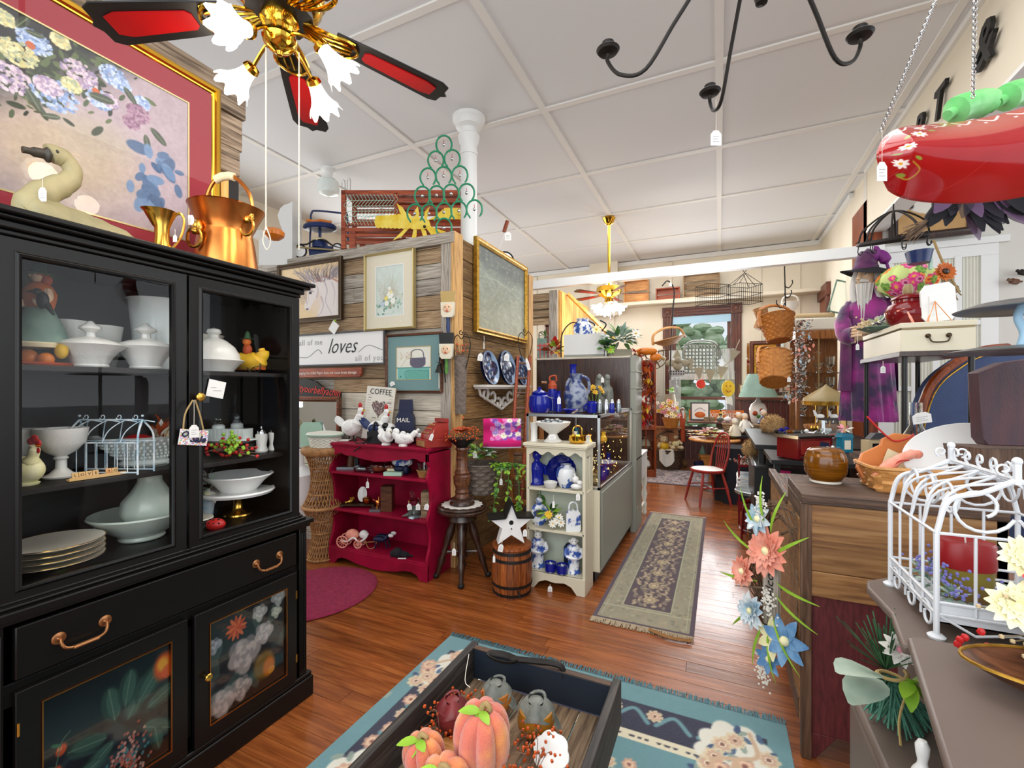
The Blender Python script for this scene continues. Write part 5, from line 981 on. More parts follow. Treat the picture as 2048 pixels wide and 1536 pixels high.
# ---------------- mirror, coffee sign, mailbox ... on and behind the crimson bookcase ----------------
mr=thing('crested_mirror','carved wood mirror with dark crest lettered Quityourbellyachin behind the wicker stand','mirror',(-3.52,3.1,1.02));
w_=-3.144+3.9;
MB('walnut_x').frame(.66,.42,[(0,0),(0,-.015),(.02,-.03),(.05,-.028),(.055,0)],0,.1).build('frame',None,mr)
b=MB('red_wood')
for i in range(40):b.ball((-.36+i*.0185,-.03,.345),.008,6,4)
for i in range(24):b.ball((.36,-.03,-.13+i*.0185),.008,6,4)
b.build('beading',None,mr,kind='stuff')
MB('mirror').box(-.34,.34,-.008,-.004,-.12,.32).build('mirror_glass',None,mr)
MB('black_metal').prism([(-.38,.36),(.385,.36),(.385,.4),(.2,.43),(.08,.5),(-.05,.53),(-.2,.5),(-.38,.42)],.02,-.02).build('crest',None,mr)
text('Quityourbellyachin',.1,mr,'txt_red',TR(.06,-.0215,.42)@RY(5),shear=.35,sx=.85);text('Q',.17,mr,'txt_red',TR(-.335,-.0215,.44)@RY(8),shear=.2)
A=Art(130,190,'#dcd8cc');A.noise(.02,5)
for i in range(900):
 t=R_.uniform(0,6.28);x=16*math.sin(t)**3/16;y=(13*math.cos(t)-5*math.cos(2*t)-2*math.cos(3*t)-math.cos(4*t))/16;q=math.sqrt(R_.random());A.ell(.5+x*q*.26,.6+y*q*.17,.016,.009,R_.choice(['#4a3a3a','#6b5150','#8d6f66','#3a2c34','#a08a88']),.95,R_.uniform(0,180))
for y in(.83,.78,.73,.68,.63,.58,.53,.48):
 A.rect(.06,.06+R_.uniform(.1,.16),y,y+.006,'#8a8478');A.rect(.86-R_.uniform(0,.08),.94,y,y+.006,'#8a8478')
A.rect(.28,.44,.4,.415,'#8a8478');A.rect(.74,.9,.7,.715,'#4a463e');A.rect(.08,.2,.78,.79,'#4a463e')
cs=thing('coffee_sign','leaning white COFFEE sign with a heart of coffee beans','sign',(Pt(752,850,Y=3.02).x,3.02,1.015),0,rot=(math.radians(-5),math.radians(4),0))
A.mesh('printed_face','art',.31,.455,cs,TR(0,-.008,.228));MB('barn_brown').box(-.155,.155,-.007,.006,0,.456).build('board',None,cs);text('COFFEE',.068,cs,'txt_dark',TR(0,-.0095,.41),sx=1.0)
I=item
# ---------------- crimson bookcase ----------------
bx0,bx1=-2.985,-1.985;bc=thing('bookcase','crimson painted bookcase with scalloped apron against the barn-board booth','bookcase',((bx0+bx1)/2,2.81,0));w=.5
def scal_edge(x0,x1,z,d,n=24,k=1.5):return[(x0+(x1-x0)*i/n,z-d*(.5-.5*math.cos(2*PI*k*i/n))*(1 if 0<i<n else 0))for i in range(n+1)]
m='crimson'
ap=lambda z0,z1,pts:[(-w+.0,z1)]+[(x*w,z)for x,z in pts]+[(w,z1)]
MB(m).prism(ap(0,.985,[(-1,.9),(-.86,.9),(-.8,.915),(-.72,.918),(-.62,.9),(-.5,.905),(-.3,.885),(0,.87),(.3,.885),(.5,.905),(.62,.9),(.72,.918),(.8,.915),(.86,.9),(1,.9)]),.018,-.0).build('scalloped_apron',None,bc,bev=.002)
sd=[(0,0),(0,.14),(.0,.17),(-.03,.24),(-.045,.32),(-.02,.41),(0,.44),(0,.47),(-.02,.5),(-.05,.58),(-.045,.66),(-.02,.73),(0,.76),(0,.79),(-.02,.82),(-.03,.86),(0,.9),(0,.96),(-.33,.96),(-.33,0)]
for sx in(-1,1):
 b=MB(m).at(TR(sx*(w-.011)-.011,0,0)@RZ(90));b.prism([(-q[0],q[1])for q in sd],.022,-.022);b.build('side_panel',None,bc,bev=.002)
MB(m).box(-w-.015,w+.015,-.02,.34,.985,1.005).box(-w-.008,w+.008,-.01,.335,.972,.985).build('top',None,bc,bev=.004)
for z in(.14,.455,.765):MB(m).box(-w+.022,w-.022,.0,.32,z-.02,z).build('shelf',None,bc,bev=.003)
MB(m).prism([(-w,.125),(-w,0),(-w+.07,0),(-w+.1,.04),(-w+.15,.055),(-w+.22,.05),(-w+.3,.03),(0,.01),(w-.3,.03),(w-.22,.05),(w-.15,.055),(w-.1,.04),(w-.07,0),(w,0),(w,.125)],.02,-.006).build('base_apron',None,bc,bev=.003)
MB(m).box(-w+.02,w-.02,.318,.33,.02,.975).build('back_panel',None,bc)
def rooster(px,dark,lab):
 r=I('rooster_figurine',lab,'figurine',px,1.006,[('body','white_cer',Mx(Bl((0,0,26),(19,13,17),16,10),Tb([(8,0,30),(17,-1,46),(19,-2,58)],[12,8,5],10),Bl((20,-2,61),(6,5,6)))),('tail','blue_paint'if dark else'white_cer',lambda b,s:[b.leaf((-12*s,R_.uniform(-3,3)*s,28*s),(-1,R_.uniform(-.2,.2),R_.uniform(.2,1.3)),R_.uniform(22,34)*s,11*s,up=(0,1,0),bend=-.3)for _ in range(12)]),('comb','red',Mx(Bl((19,-2,70),(4,2,6)),Bl((23,-3,56),(3,2,6)),U('yellow'),Tb([(25,-3,61),(31,-4,59)],[2,.4],6))),('wing','blue_paint'if dark else'white_cer',Mx(Bl((-3,-11,28),(12,3,9)))),('legs','iron',Mx(Tb([(-3,0,12),(-4,0,0)],1.4,6),Tb([(5,0,12),(6,0,0)],1.4,6),Bx(-8,12,-4,4,0,1.5)))],Y=2.96)
rooster(702,0,'white ceramic rooster with red comb standing at the left of the bookcase top');rooster(754,1,'white rooster with a dark blue tail in front of the coffee sign')
I('ribboned_box','small black dustpan shaped box with a black ribbon bow and looped handle','box',750,1.006,[('box','black',Mx(Pr([(-16,0),(-16,24),(18,28),(34,10),(34,0)],22),Tb([(-8,10,24),(-2,10,42),(8,10,26)],2.2))),('ribbon','black_metal',Mx(Tb([(-16,-3,4),(-34,-6,14),(-36,-6,2),(-16,-4,3)],1.2,5),Tb([(-18,-4,4),(-30,-8,-8),(-40,-10,-14)],1.4,5),Tb([(-18,-4,4),(-10,-8,16),(-14,-6,4)],1.2,5)))],Y=2.87)
I('paper_sheet','white folded paper lying at the left of the bookcase top','paper',680,1.006,[('sheet','paper',Mx(Bx(-12,18,-6,8,0,1.5),Bx(-6,20,-4,10,1.5,3)))],Y=2.9)
def dove(px,rz,lab,y=2.84):I('dove_figurine',lab,'figurine',px,1.006,[('body','white_cer',Mx(Lt([(9,0),(8,4),(5,6),(0,7)],16),Tb([(-12,0,30),(-14,0,22),(-4,0,15),(10,0,15),(22,0,24),(32,0,34)],[4,8,12,11,6,3],14),Bl((-14,0,29),(7,6,7)))),('beak','horn',Tb([(-20,0,28),(-25,0,26)],[2,.4],6)),('wing','white_cer',Bl((4,-9,18),(12,3,6)))],Y=y,rz=rz)
dove(772,DEG+130,'white ceramic dove facing away beside the black ribboned box');dove(806,DEG,'white ceramic dove facing left beside the toy cash register')
I('mail_box','black lidded wall mailbox lettered MAIL standing on the bookcase','mailbox',809,1.006,[('body','navy',Pr([(-18,0),(18,0),(18,50),(12,64),(-12,64),(-18,52)],20)),('lid','navy',Pr([(-15,64),(15,64),(13,88),(-13,88)],4,12)),('panel','black',Bx(-15,15,-1,0,24,26))],Y=2.97)
p=Pt(807,700,Y=2.96);p.z=1.006+.21;t_=S.objects['mail_box'];text('MAIL',.05,t_,'txt_white',TR(-.01,-.003,.19),ext=.0003)
I('cow_figurine','black and white cow figurine lying behind the doves','figurine',835,1.006,[('body','black',Bl((0,0,12),(22,9,11),14,8)),('patches','white',Mx(Bl((-28,-4,20),(7,6,7)),Bl((5,-6,18),(8,4,5)),Bl((28,0,12),(5,5,6)))),('head','pink',Bl((-34,-6,17),(4,4,4)))],Y=2.98)
I('daisy_pig','small black and white flower figure behind the left dove','figurine',780,1.006,[('body','white',Mx(Bl((0,0,30),(12,8,9)),U('black'),Bl((-8,-4,34),(7,5,6)),Bl((6,-5,26),(6,5,6)),Lt([(5,0),(4,20),(0,22)],10)))],Y=2.98)
cr_=thing('toy_cash_register','old red toy cash register with cream keys on the bookcase corner','cash register',(Pt(868,700,Y=2.93).x,2.93,1.006),DEG+38);s=.0037
b=MB('red_reg').box(-30*s,30*s,-22*s,24*s,0,17*s);b.prism([(x*s,z*s)for x,z in((-22,17),(-20,26),(-8,40),(8,48),(24,50),(24,17))],38*s,-19*s).box(12*s,24*s,-20*s,20*s,50*s,58*s).build('case',None,cr_,bev=.003)
b=MB('basket_lt').box(-31*s,-30*s,-16*s,18*s,3*s,14*s)
for i in range(3):
 for j in range(4):b.ball(((-20+i*7)*s,(-12+j*8)*s,(30+i*8)*s),2*s,6,4)
b.build('keys',None,cr_,kind='stuff')
ptag('the corner of the toy cash register',868,860,Y=2.8,l=8,w=7,h=14,rot=20)
Y6=2.93
I('horse_head_bookend','dark carved horse head bookend on a grey base, upper crimson shelf','bookend',700,.766,[('base','steel',Bx(-24,10,-8,12,0,5)),('head','walnut_x',Mx(Tb([(0,4,5),(2,4,22),(6,4,36),(0,2,44),(-12,0,38)],[8,8,10,9,4],10),Tb([(4,4,44),(8,4,50)],[3,.5],6))),('mane','black',Bx(8,16,0,8,6,46))],Y=Y6)
for x,l_,m_ in((722,'blue metallic baby shoe figurine beside the horse bookend','steel'),(745,'clear glass candle snuffer in plastic, middle of the upper crimson shelf','glass_obj')):
 I('shoe_figurine',l_,'figurine',x,.766,[('shoe',m_,Mx(Tb([(-8,0,12),(-6,0,6),(4,0,5),(16,0,4)],[7,6,5,3],10)))],Y=2.88)
I('plastic_wrapped_animals','pair of small animal figures wrapped in clear plastic on the upper shelf','figurine',757,.766,[('wrap','glass_obj',Mx(Bl((0,0,12),(18,10,10)),Bl((24,-2,12),(14,9,10)))),('figure','rust',Mx(Bl((0,0,8),(12,6,6)),Bl((24,-2,9),(9,6,6))))],Y=2.9)
I('sea_green_box','small turquoise open jewellery box on the upper crimson shelf','box',785,.766,[('box','mint',Mx(Bx(-16,20,-8,8,0,7),U('paper_cream'),Bx(-12,26,4,16,8,12))),('figure','navy',Mx(Bl((12,6,12),(12,6,6)),Bl((26,4,10),(6,6,10))))],Y=2.86)
I('hexagonal_dish','blue and white hexagonal lidded dish standing on edge, upper crimson shelf','dish',803,.766,[('dish','blue_white',lambda b,s:b.at(TR(0,6*s,30*s)@RX(82)@RZ(30)).lathe(K([(20,-4),(24,0),(20,6),(0,7)],s),6)),('stand','iron',Bx(-8,16,0,14,0,10))],Y=2.95)
bk=basket('small_basket','tiny round basket holding a glass candle cup, upper crimson shelf','basket',(Pt(847,700,Y=2.9).x,2.9,.766),0,.036,.052,.055,'basket_lt',rows=5,handle=0)
I('candle_cup','clear glass candle cup standing in the tiny round basket','candle holder',848,.785,[('glass','glass_obj',Lt([(10,0),(13,24),(12,24),(9,3),(0,3)],20))],Y=2.9)
ptag('the upper crimson shelf edge below the wrapped figures',735,957,Y=2.79,l=6,w=6,h=13)
I('trinket_tray','ornate footed tray with oval portrait and a small brass baby shoe','tray',718,.456,[('tray','antique',lambda b,s:[b.box(-34*s,34*s,-12*s,14*s,4*s,7*s)]+[b.ball((x*s,y*s,3*s),3*s,6,4)for x in(-30,30)for y in(-10,12)]),('shoe','brass',Tb([(-14,0,20),(-14,0,12),(-26,-4,9)],[5,5,3],10)),('portrait','white_cer',lambda b,s:b.at(TR(6*s,4*s,24*s)@RX(80)).lathe(K([(14,0),(15,2),(10,3),(0,3)],s),24,sx=.62)),('cup','copper',Lt([(5,7),(9,12),(9,18),(7,20),(0,20)],16,c=(18,-4,0)))],Y=Y6)
for x,l_ in((768,'dark block bookend with a bronze bird, left of the middle crimson shelf'),(848,'dark block bookend wrapped in plastic at the right of the middle crimson shelf')):
 I('block_bookend',l_,'bookend',x,.456,[('block','walnut_x'if x<800 else'barn_brown',Bx(-4,18,-10,14,0,50)),('base','steel',Bx(-26,-4,-12,12,0,5)),('figure','copper',Mx(Tb([(-14,0,5),(-12,0,16),(-22,0,22)],[2.5,4,1],8),Tb([(-10,0,16),(-10,0,28)],[3,1],6)))],Y=2.92)
I('plastic_sleeve','clear plastic wrapped bird figurine beside the right bookend','figurine',827,.456,[('wrap','glass_obj',Mx(Tb([(0,0,0),(2,0,24),(-4,0,52)],[14,12,4],10))),('bird','squash_grey',Mx(Bl((2,0,14),(12,8,10)),Tb([(-4,-4,8),(-22,-6,4)],[5,.6],8)))],Y=2.86)
for x,l in((817,'the plastic wrapped bird figurine'),(836,'the base of the right block bookend'),(855,'the spine of the right block bookend')):ptag(l,x,1005,Y=2.8,l=3,w=9,h=12,rot=(x-836)*.6)
cg=thing('toy_carriage','white and red toy coach with spoked wheels, drawn by dark horses on the bottom shelf','toy',Pt(715,1095,Y=2.86),DEG-6);s=.0039;cg.location.z=.141
def spoked(b,cx,cz,r,y,m='coral'):
 b.use(m).tube([(cx*s+r*s*math.cos(.35*i),y*s,cz*s+r*s*math.sin(.35*i))for i in range(18)],1.3*s,6,closed=True)
 for i in range(10):b.tube([(cx*s,y*s,cz*s),(cx*s+r*s*math.cos(.628*i),y*s,cz*s+r*s*math.sin(.628*i))],.6*s,4)
 return b
for cx,r,y in((-30,12,-8),(-30,12,12),(4,8,-8),(4,8,12)):spoked(MB(),cx,r+1,r,y).build('wheel',None,cg)
MB('coral').ball((-12*s,2*s,26*s),(15*s,9*s,12*s),14,8).use('white_cer').tube([Vector(q)*s for q in crv([(-34,-6,16),(-20,-6,14),(-6,-6,22),(6,-6,14),(20,-6,22),(26,-6,32)],4)],2*s,6).ball((14*s,0,28*s),(10*s,8*s,9*s)).build('coach_body',None,cg)
for y in(-8,8):
 MB('navy').tube([Vector(q)*s for q in crv([(40,y,22),(52,y,22),(62,y,22),(70,y,30)],4)],[5*s,6*s,6*s,4*s,3*s],10).use('white_cer').ball((76*s,y*s,30*s),(6*s,3*s,4*s)).use('navy').tube([(44*s,y*s,20*s),(42*s,y*s,2*s)],1.5*s,5).tube([(64*s,y*s,20*s),(68*s,y*s,2*s)],1.5*s,5).build('horse',None,cg)
MB('basket_lt').tube([Vector(q)*s for q in crv([(20,-6,16),(28,-8,2),(40,-8,4),(46,-8,18)],4)],.9*s,5).tube([(8*s,0,10*s),(62*s,0,16*s)],1*s,5).build('shaft_and_reins',None,cg)
I('black_cloth_shoe','crumpled black velvet shoe ornament lying at the front of the bottom shelf','ornament',800,.141,[('shoe','fabric_black',Mx(Tb([(-18,0,6),(-6,0,9),(8,0,6),(26,-4,4)],[6,9,6,2],10),Tb([(-6,0,8),(-4,2,18)],[6,5],8))),('label_card','paper',Bx(-2,14,-10,-6,0,1))],Y=2.83)
# ---------------- wicker stand, lidded basket, pink rug ----------------
wk=thing('wicker_plant_stand','tall natural wicker stand of two stacked hourglass sections beside the crimson bookcase','plant stand',(-3.09,2.84,0))
def hour(b,z0,z1,r0,rm,r1,n=30):
 rr=lambda t:(r0*(1-t)**2*1+2*t*(1-t)*(2*rm-(r0+r1)/2)+r1*t*t)
 for sg in(-1,1):
  for k in range(n):
   a0=2*PI*k/n;b.tube([((rr(t)+.002*sg)*math.cos(a0+sg*1.1*t),(rr(t)+.002*sg)*math.sin(a0+sg*1.1*t),z0+(z1-z0)*t)for t in(0,.17,.34,.5,.66,.83,1)],.0035,4,cap=False)
 for t in(.02,.25,.5,.75,.98):b.tube([(rr(t)*math.cos(i*.21),rr(t)*math.sin(i*.21),z0+(z1-z0)*t)for i in range(30)],.006,6,closed=True)
 return b
hour(MB('wicker_tan'),0.01,.45,.13,.085,.16).build('lower_section',None,wk);hour(MB('wicker_tan'),.45,.9,.16,.09,.14).build('upper_section',None,wk)
MB('wicker_tan').lathe([(.15,.89),(.17,.91),(.175,.935),(.165,.955),(0,.955)],36).tube([(.16*math.cos(i*.2),.16*math.sin(i*.2),.45)for i in range(32)],.012,8,closed=True).build('rim',None,wk)
lb_=thing('lidded_basket','white wicker basket with mint ribbon lid and small loop on the wicker stand','basket',(-3.06,2.84,.956),10)
weave(MB('wicker_white'),.105,.125,.1,9,k=16,amp=.03,sx=1.15,n=50).build('body',None,lb_);MB('mint').tube([(.15*math.cos(i*.2),.128*math.sin(i*.2),.1)for i in range(32)],.008,6,closed=True).build('ribbon',None,lb_)
MB('wicker_white').lathe([(.14,.108),(.135,.122),(.05,.135),(0,.137)],36,sx=1.12).use('mint').lathe([(.145,.105),(.146,.112)],36,sx=1.12).use('white').tube([(-.01,0,.13),(-.02,0,.19),(0,0,.135)],.005,6).build('lid',None,lb_)
I('iron_scroll_stand','pair of beige scrolled iron hoops standing before the mirror','stand',596,.95,[('scrolls','horn',Mx(Tb([(-14,0,-20),(-12,0,30),(-4,0,44),(4,0,34),(0,0,26)],1.4,6),Tb([(14,0,-20),(12,0,20),(4,0,44),(-6,0,36)],1.4,6)))],Y=3.0)
I('mint_chair_back','pale mint enamel tray back behind the lidded basket','tray',622,1.0,[('tray','mint',Pr([(-22,-20),(-22,22),(-16,30),(16,30),(22,22),(22,-20)],4))],Y=3.04)
I('plastic_bundle','clear plastic wrapped parcel on the floor behind the wicker stand','parcel',600,0,[('parcel','glass_white',Mx(Tb([(0,0,60),(6,0,110),(-6,0,190)],[34,40,10],10)))],Y=3.0)
MATS['glass_white'].node_tree.nodes['Principled BSDF'].inputs['Emission Strength'].default_value=0
rg=thing('round_rug','deep pink looped pile oval rug beside the black hutch','rug',(-2.62,2.34,0))
MB('rug_pink').lathe([(.43,0),(.45,.006),(.44,.014),(.4,.018),(0,.018)],64,sx=.9,sy=1.0).build('pile',None,rg)
# ---------------- piano stool, doily, candlestick ----------------
ps=thing('piano_stool','dark turned wood piano stool with round seat and claw feet','stool',(-1.80,3.0,0))
MB('dark_wood').lathe([(.0,.5),(.17,.505),(.19,.515),(.192,.53),(.18,.54),(.19,.55),(.185,.56),(0,.56)],40).build('seat',None,ps)
MB('dark_wood').lathe([(.1,.44),(.115,.45),(.11,.47),(.1,.49),(.1,.5)],28).lathe([(.02,.14),(.045,.17),(.03,.2),(.04,.25),(.028,.3),(.045,.4),(.03,.44)],20).build('pedestal',None,ps)
lp=[(.017,0),(.02,.07),(.03,.12),(.019,.16),(.026,.19),(.018,.22),(.03,.28),(.034,.36),(.022,.41),(.03,.43),(.02,.45)]
for i in range(4):
 a=.5+i*PI/2;t0=Vector((.06*math.cos(a),.06*math.sin(a),.45));t1=Vector((.19*math.cos(a),.19*math.sin(a),.03));d=t0-t1;b=MB('dark_wood').at(TR(t1)@align(d)).lathe([(r,z*d.length/.45)for r,z in lp],14);o=b.build('leg',None,ps)
 MB('iron').ball((.2*math.cos(a),.2*math.sin(a),.02),(.026,.026,.02),10,6).build('claw_foot',None,o)
 MB('dark_wood').tube([(.03*math.cos(a),.03*math.sin(a),.2),(.13*math.cos(a),.13*math.sin(a),.2)],[.01,.016,.01,.016,.01][:2],8).build('stretcher',None,ps)
ptag('the leg of the piano stool',908,1085,D=3.25,l=12,w=8,h=14)
solo('doily',MB('lace').lathe([(.15,.001),(.0,.001)],48,lob=lambda a,t:1+.07*math.cos(16*a)*(1-t),cap=False).lathe([(.15,.001),(.155,.004),(.145,.005),(.08,.003),(.0,.003)],64,lob=lambda a,t:1+.07*math.cos(16*a)*(1-t)),'white crocheted star doily under the carved candlestick','doily',(-1.80,3.0,.56))
cd=thing('pedestal_candlestick','tall carved dark wood pedestal candle holder standing on the piano stool','candlestick',(-1.80,3.0,.565));s=.0037
MB('dark_wood').lathe(K([(26,0),(26,4),(23,8),(24,12),(18,14),(17,16)],s),28).build('foot',None,cd)
MB('walnut_x').lathe(K([(15,16),(13,22),(15,26),(12,32),(17,44),(18,58),(14,62),(16,66),(14,70),(11,74),(12,92),(11,110),(14,114),(13,118)],s),28,lob=lambda a,t:1+.04*math.cos(10*a)).build('turned_shaft',None,cd)
MB('black').lathe(K([(10,117),(14,122),(26,132),(28,136),(26,137),(0,134)],s),28).build('dish',None,cd)
fb=thing('berry_arrangement','orange dahlia and berry arrangement on top of the carved candlestick','flowers',(-1.80,3.0,1.07))
MB().flower((0,0,.045),(0,-.2,1),.085,12,'rust','orange',cup=.5,layers=4).build('dahlia',None,fb)
b=MB()
for i in range(110):
 a=R_.uniform(0,6.28);q=R_.uniform(.05,.15);p=Vector((q*math.cos(a),q*math.sin(a),R_.uniform(-.01,.09)));b.use('berry').ball(p,.0065,6,4)
 if i%4==0:b.use('twig').tube([(0,0,.0),p],.0015,4)
for e in((-.22,-.02,.06),(-.25,-.03,-.03),(-.3,-.03,-.12),(.02,-.02,.16)):b.use('twig').tube(crv([(0,0,.02),Vector(e)*.5+Vector((0,0,.03)),e],4),.002,4).use('berry').ball(e,.01,8,6)
b.build('berries',None,fb,kind='stuff')
ib=basket('ivy_basket','brown chunky woven basket of trailing ivy beside the carved candlestick','basket',Pt(962,985,D=3.7),DEG,.12,.165,.24,'grey_wicker',rows=8,handle=0,k=9,amp=.06)
b=MB();bush(b,(0,0,.3),.17,.14,60,['leaf','leaf_br','leaf_sage'],.07,.05)
for k in range(5):
 st=Vector((.1+.03*k,-.15,.27));pts=crv([st,st+Vector((.05+.04*k,-.05,-.05)),st+Vector((.03+.06*k,-.07,-.22-.03*k)),st+Vector((.0+.07*k,-.06,-.42+.04*k))],5);b.use('leaf').tube(pts,.003,4)
 for q in pts:
  for _ in range(2):b.use(R_.choice(['leaf','leaf_br'])).leaf(q,(R_.uniform(-1,1),-.6,R_.uniform(-.8,.5)),.045,.03)
b.build('ivy',None,ib,kind='stuff')
ptag('the trailing ivy',1002,935,D=3.5,l=22,w=6,h=13);ptag('the ivy basket rim',950,885,D=3.6,l=18,w=8,h=13)
cs_=thing('ladder_back_rack','plain wooden rack frame standing behind the ivy basket','rack',(-1.55,3.62,0),0)
for x in(-.12,.17):MB('oak_furn').bar((x,.05,0),(x,-.02,1.12),.035,.03).build('post',None,cs_)
for z in(.45,.66,.9):MB('oak_furn').box(-.12,.17,-.02,.02,z,z+.03).build('rail',None,cs_)
def qmod(s_,V):
 V[...,1]=-.03*np.sin(s_.X*3.1)-.015*np.sin(s_.Y*9)-.03;return V
A=Art(90,80,'#cf1d74')
for i in range(60):A.flower(R_.uniform(.2,1),R_.uniform(.26,1),.1,R_.choice([['#e6e2d4','#f0ecd8','#c9c08a'],['#8a5ab8','#6a3a98'],['#d868b0','#e890c8'],['#b8a0d8','#9a80c0']]),8)
A.rect(0,.18,0,1,'#c8146c');A.rect(0,1,.06,.26,'#c8146c');A.rect(0,1,0,.05,'#d8cfe0')
ql=thing('floral_quilt','magenta bordered floral quilt folded over the wooden rack','quilt',(Pt(1012,872,D=3.75)),DEG);A.mesh('cloth','art_cloth',.31,.24,ql,TR(-.03,-.03,.03),mod=qmod);MB('magenta').box(-.17,.12,-.035,.06,-.08,.145).build('fold',None,ql,bev=.02)
# ---------------- birdhouse + barrel ----------------
ba=thing('wooden_barrel','small stave barrel with four iron hoops and round lid','barrel',(-1.345,2.93,0))
rr=lambda z:.128+.016*math.sin(PI*min(1,max(0,z/.33)))
for i in range(18):
 a0,a1=2*PI*i/18+.01,2*PI*(i+1)/18-.01;vs=[];zz=[0,.08,.16,.24,.33]
 for z in zz:vs+=[(rr(z)*math.cos(a0),rr(z)*math.sin(a0),z),((rr(z)+.002)*math.cos((a0+a1)/2),(rr(z)+.002)*math.sin((a0+a1)/2),z),(rr(z)*math.cos(a1),rr(z)*math.sin(a1),z)]
 MB('barrel_wood').add(vs,[(q*3+k,q*3+k+1,q*3+k+4,q*3+k+3)for q in range(4)for k in range(2)]).build('stave',None,ba)
for z in(.015,.075,.25,.3):MB('iron').lathe([(rr(z)+.001,z),(rr(z)+.005,z),(rr(z+.02)+.005,z+.02),(rr(z+.02)+.001,z+.02)],32,cap=False).build('hoop',None,ba)
MB('barrel_wood').lathe([(.12,.005),(.122,.32),(.138,.33),(.142,.335),(.14,.352),(0,.355)],36).build('lid',None,ba);MB('iron').tube([(.1,-.12,.07),(.12,-.15,.07),(.13,-.15,.045)],.007,6).build('tap',None,ba)
sb=thing('star_birdhouse','white star shaped birdhouse with black roof edges leaning on the barrel','birdhouse',(-1.345,2.9,.50),DEG+8)
st=[(.16*(1 if i%2==0 else.42)*math.cos(PI/2+i*PI/5),.16*(1 if i%2==0 else.42)*math.sin(PI/2+i*PI/5))for i in range(10)]
MB('white').prism(st,.11,-.055).build('star_body',None,sb,bev=.002)
for i,j in((0,1),(1,2),(0,9),(9,8)):
 p0,p1=Vector((st[i][0]*1.03,0,st[i][1]*1.03)),Vector((st[j][0]*1.05,0,st[j][1]*1.05));MB('black_metal').bar(p0,p1,.15,.012,up=Vector((p1.z-p0.z,0,p0.x-p1.x))).build('roof_strip',None,sb)
MB('black').at(TR(0,-.056,.02)@RX(90)).lathe([(.016,0),(.016,.001),(0,.001)],20).at().tube([(0,-.05,-.02),(0,-.07,-.02)],.004,6).build('entrance_hole',None,sb)
ptag('the perch of the star birdhouse',1006,1075,D=2.95,l=14,w=10,h=15,rot=12);ptag('the rim of the wooden barrel',988,1108,D=2.95,l=3,w=5,h=14);ptag('the side of the star birdhouse',1050,1058,D=3.0,l=1,w=8,h=14)
# ---------------- cream bookcase and blue-white china ----------------
w1=thing('cream_bookcase','narrow cream painted bookcase with cut-out sides and scalloped apron','bookcase',(-1.07,3.07,0));m='cream_paint';hw=.212
for sx in(-1,1):
 MB(m).box(sx*hw-.011,sx*hw+.011,0,.21,0,.72).box(sx*hw-.011,sx*hw+.011,0,.03,.72,1.03).box(sx*hw-.011,sx*hw+.011,.18,.21,.72,1.03).box(sx*hw-.011,sx*hw+.011,.03,.18,.97,1.03).build('side_panel',None,w1,bev=.002)
 b=MB(m)
 for y in(.07,.14):b.at(TR(sx*hw,y,.845)@RZ(90));b.tube([(.018*math.cos(t*.52)*(1 if math.sin(t*.52)>0 else.6),0,.11*math.sin(t*.52))for t in range(12)],.009,6,closed=True)
 b.build('fretwork',None,w1)
MB(m).box(-hw-.03,hw+.03,-.025,.22,1.035,1.058).box(-hw-.02,hw+.02,-.015,.215,1.022,1.035).build('top',None,w1,bev=.004)
MB(m).prism([(-hw,1.025)]+[(-hw+.01+(2*hw-.02)*i/24,.985-.014*math.cos(i/24*2*PI*4))for i in range(25)]+[(hw,1.025)],.015,-.002).build('scalloped_apron',None,w1)
for z in(.12,.435,.73):MB(m).box(-hw,hw,.0,.2,z-.018,z).build('shelf',None,w1,bev=.002)
MB('sage_in').box(-hw,hw,.2,.208,.1,1.03).build('back_panel',None,w1)
MB(m).prism([(-hw-.01,.12),(-hw-.01,0),(-hw+.05,0),(-hw+.09,.05),(-hw+.14,.07),(0,.06),(hw-.14,.07),(hw-.09,.05),(hw-.05,0),(hw+.01,0),(hw+.01,.12)],.018,-.008).build('base_apron',None,w1,bev=.002)
ptag('the lowest shelf of the cream bookcase',1100,1168,Y=3.05,l=4,w=9,h=16);ptag('the middle shelf of the cream bookcase',1107,990,Y=3.05,l=12,w=5,h=14);ptag('the cream bookcase frame by the posy',1156,985,Y=3.04,l=2,w=8,h=14)
G=dict(Y=3.17)
bust=[('bust','cobalt_solid',Mx(Lt([(16,0),(17,3),(14,6),(13,20),(17,34)],20,sy=.7),Tb([(-18,0,20),(-16,0,34),(0,0,38),(16,0,34),(18,0,20)],[4,5,8,5,4],10),Lt([(16,32),(13,40),(6,46),(5,50),(9,55),(9,62),(5,68),(0,69)],18,sy=.9)))]
I('cobalt_bust','cobalt blue glass bust on the top shelf of the cream bookcase','figurine',1074,.731,bust,**G)
I('cobalt_plate','large ruffled cobalt glass plate standing behind the ginger jar','plate',1123,.731,[('plate','cobalt',lambda b,s:b.at(TR(0,8*s,30*s)@RX(78)).lathe(K([(0,-3),(16,-2),(28,2),(30,4),(27,2),(16,0),(0,-1)],s),40,lob=scal(20,.03)))],Y=3.2)
I('ginger_jar','blue and white ginger jar on the top shelf of the cream bookcase','jar',1132,.731,[('jar','blue_white_big',Lt([(11,0),(13,2),(17,14),(20,28),(17,38),(10,42),(11,46),(9,46),(0,44)],28))],**G)
I('openwork_bowl','small white openwork bowl beside the cobalt bust','bowl',1101,.731,[('bowl','milk',Lt([(9,0),(12,4),(14,12),(12,13),(9,5),(0,4)],24,scal(14,.03)))],Y=3.1)
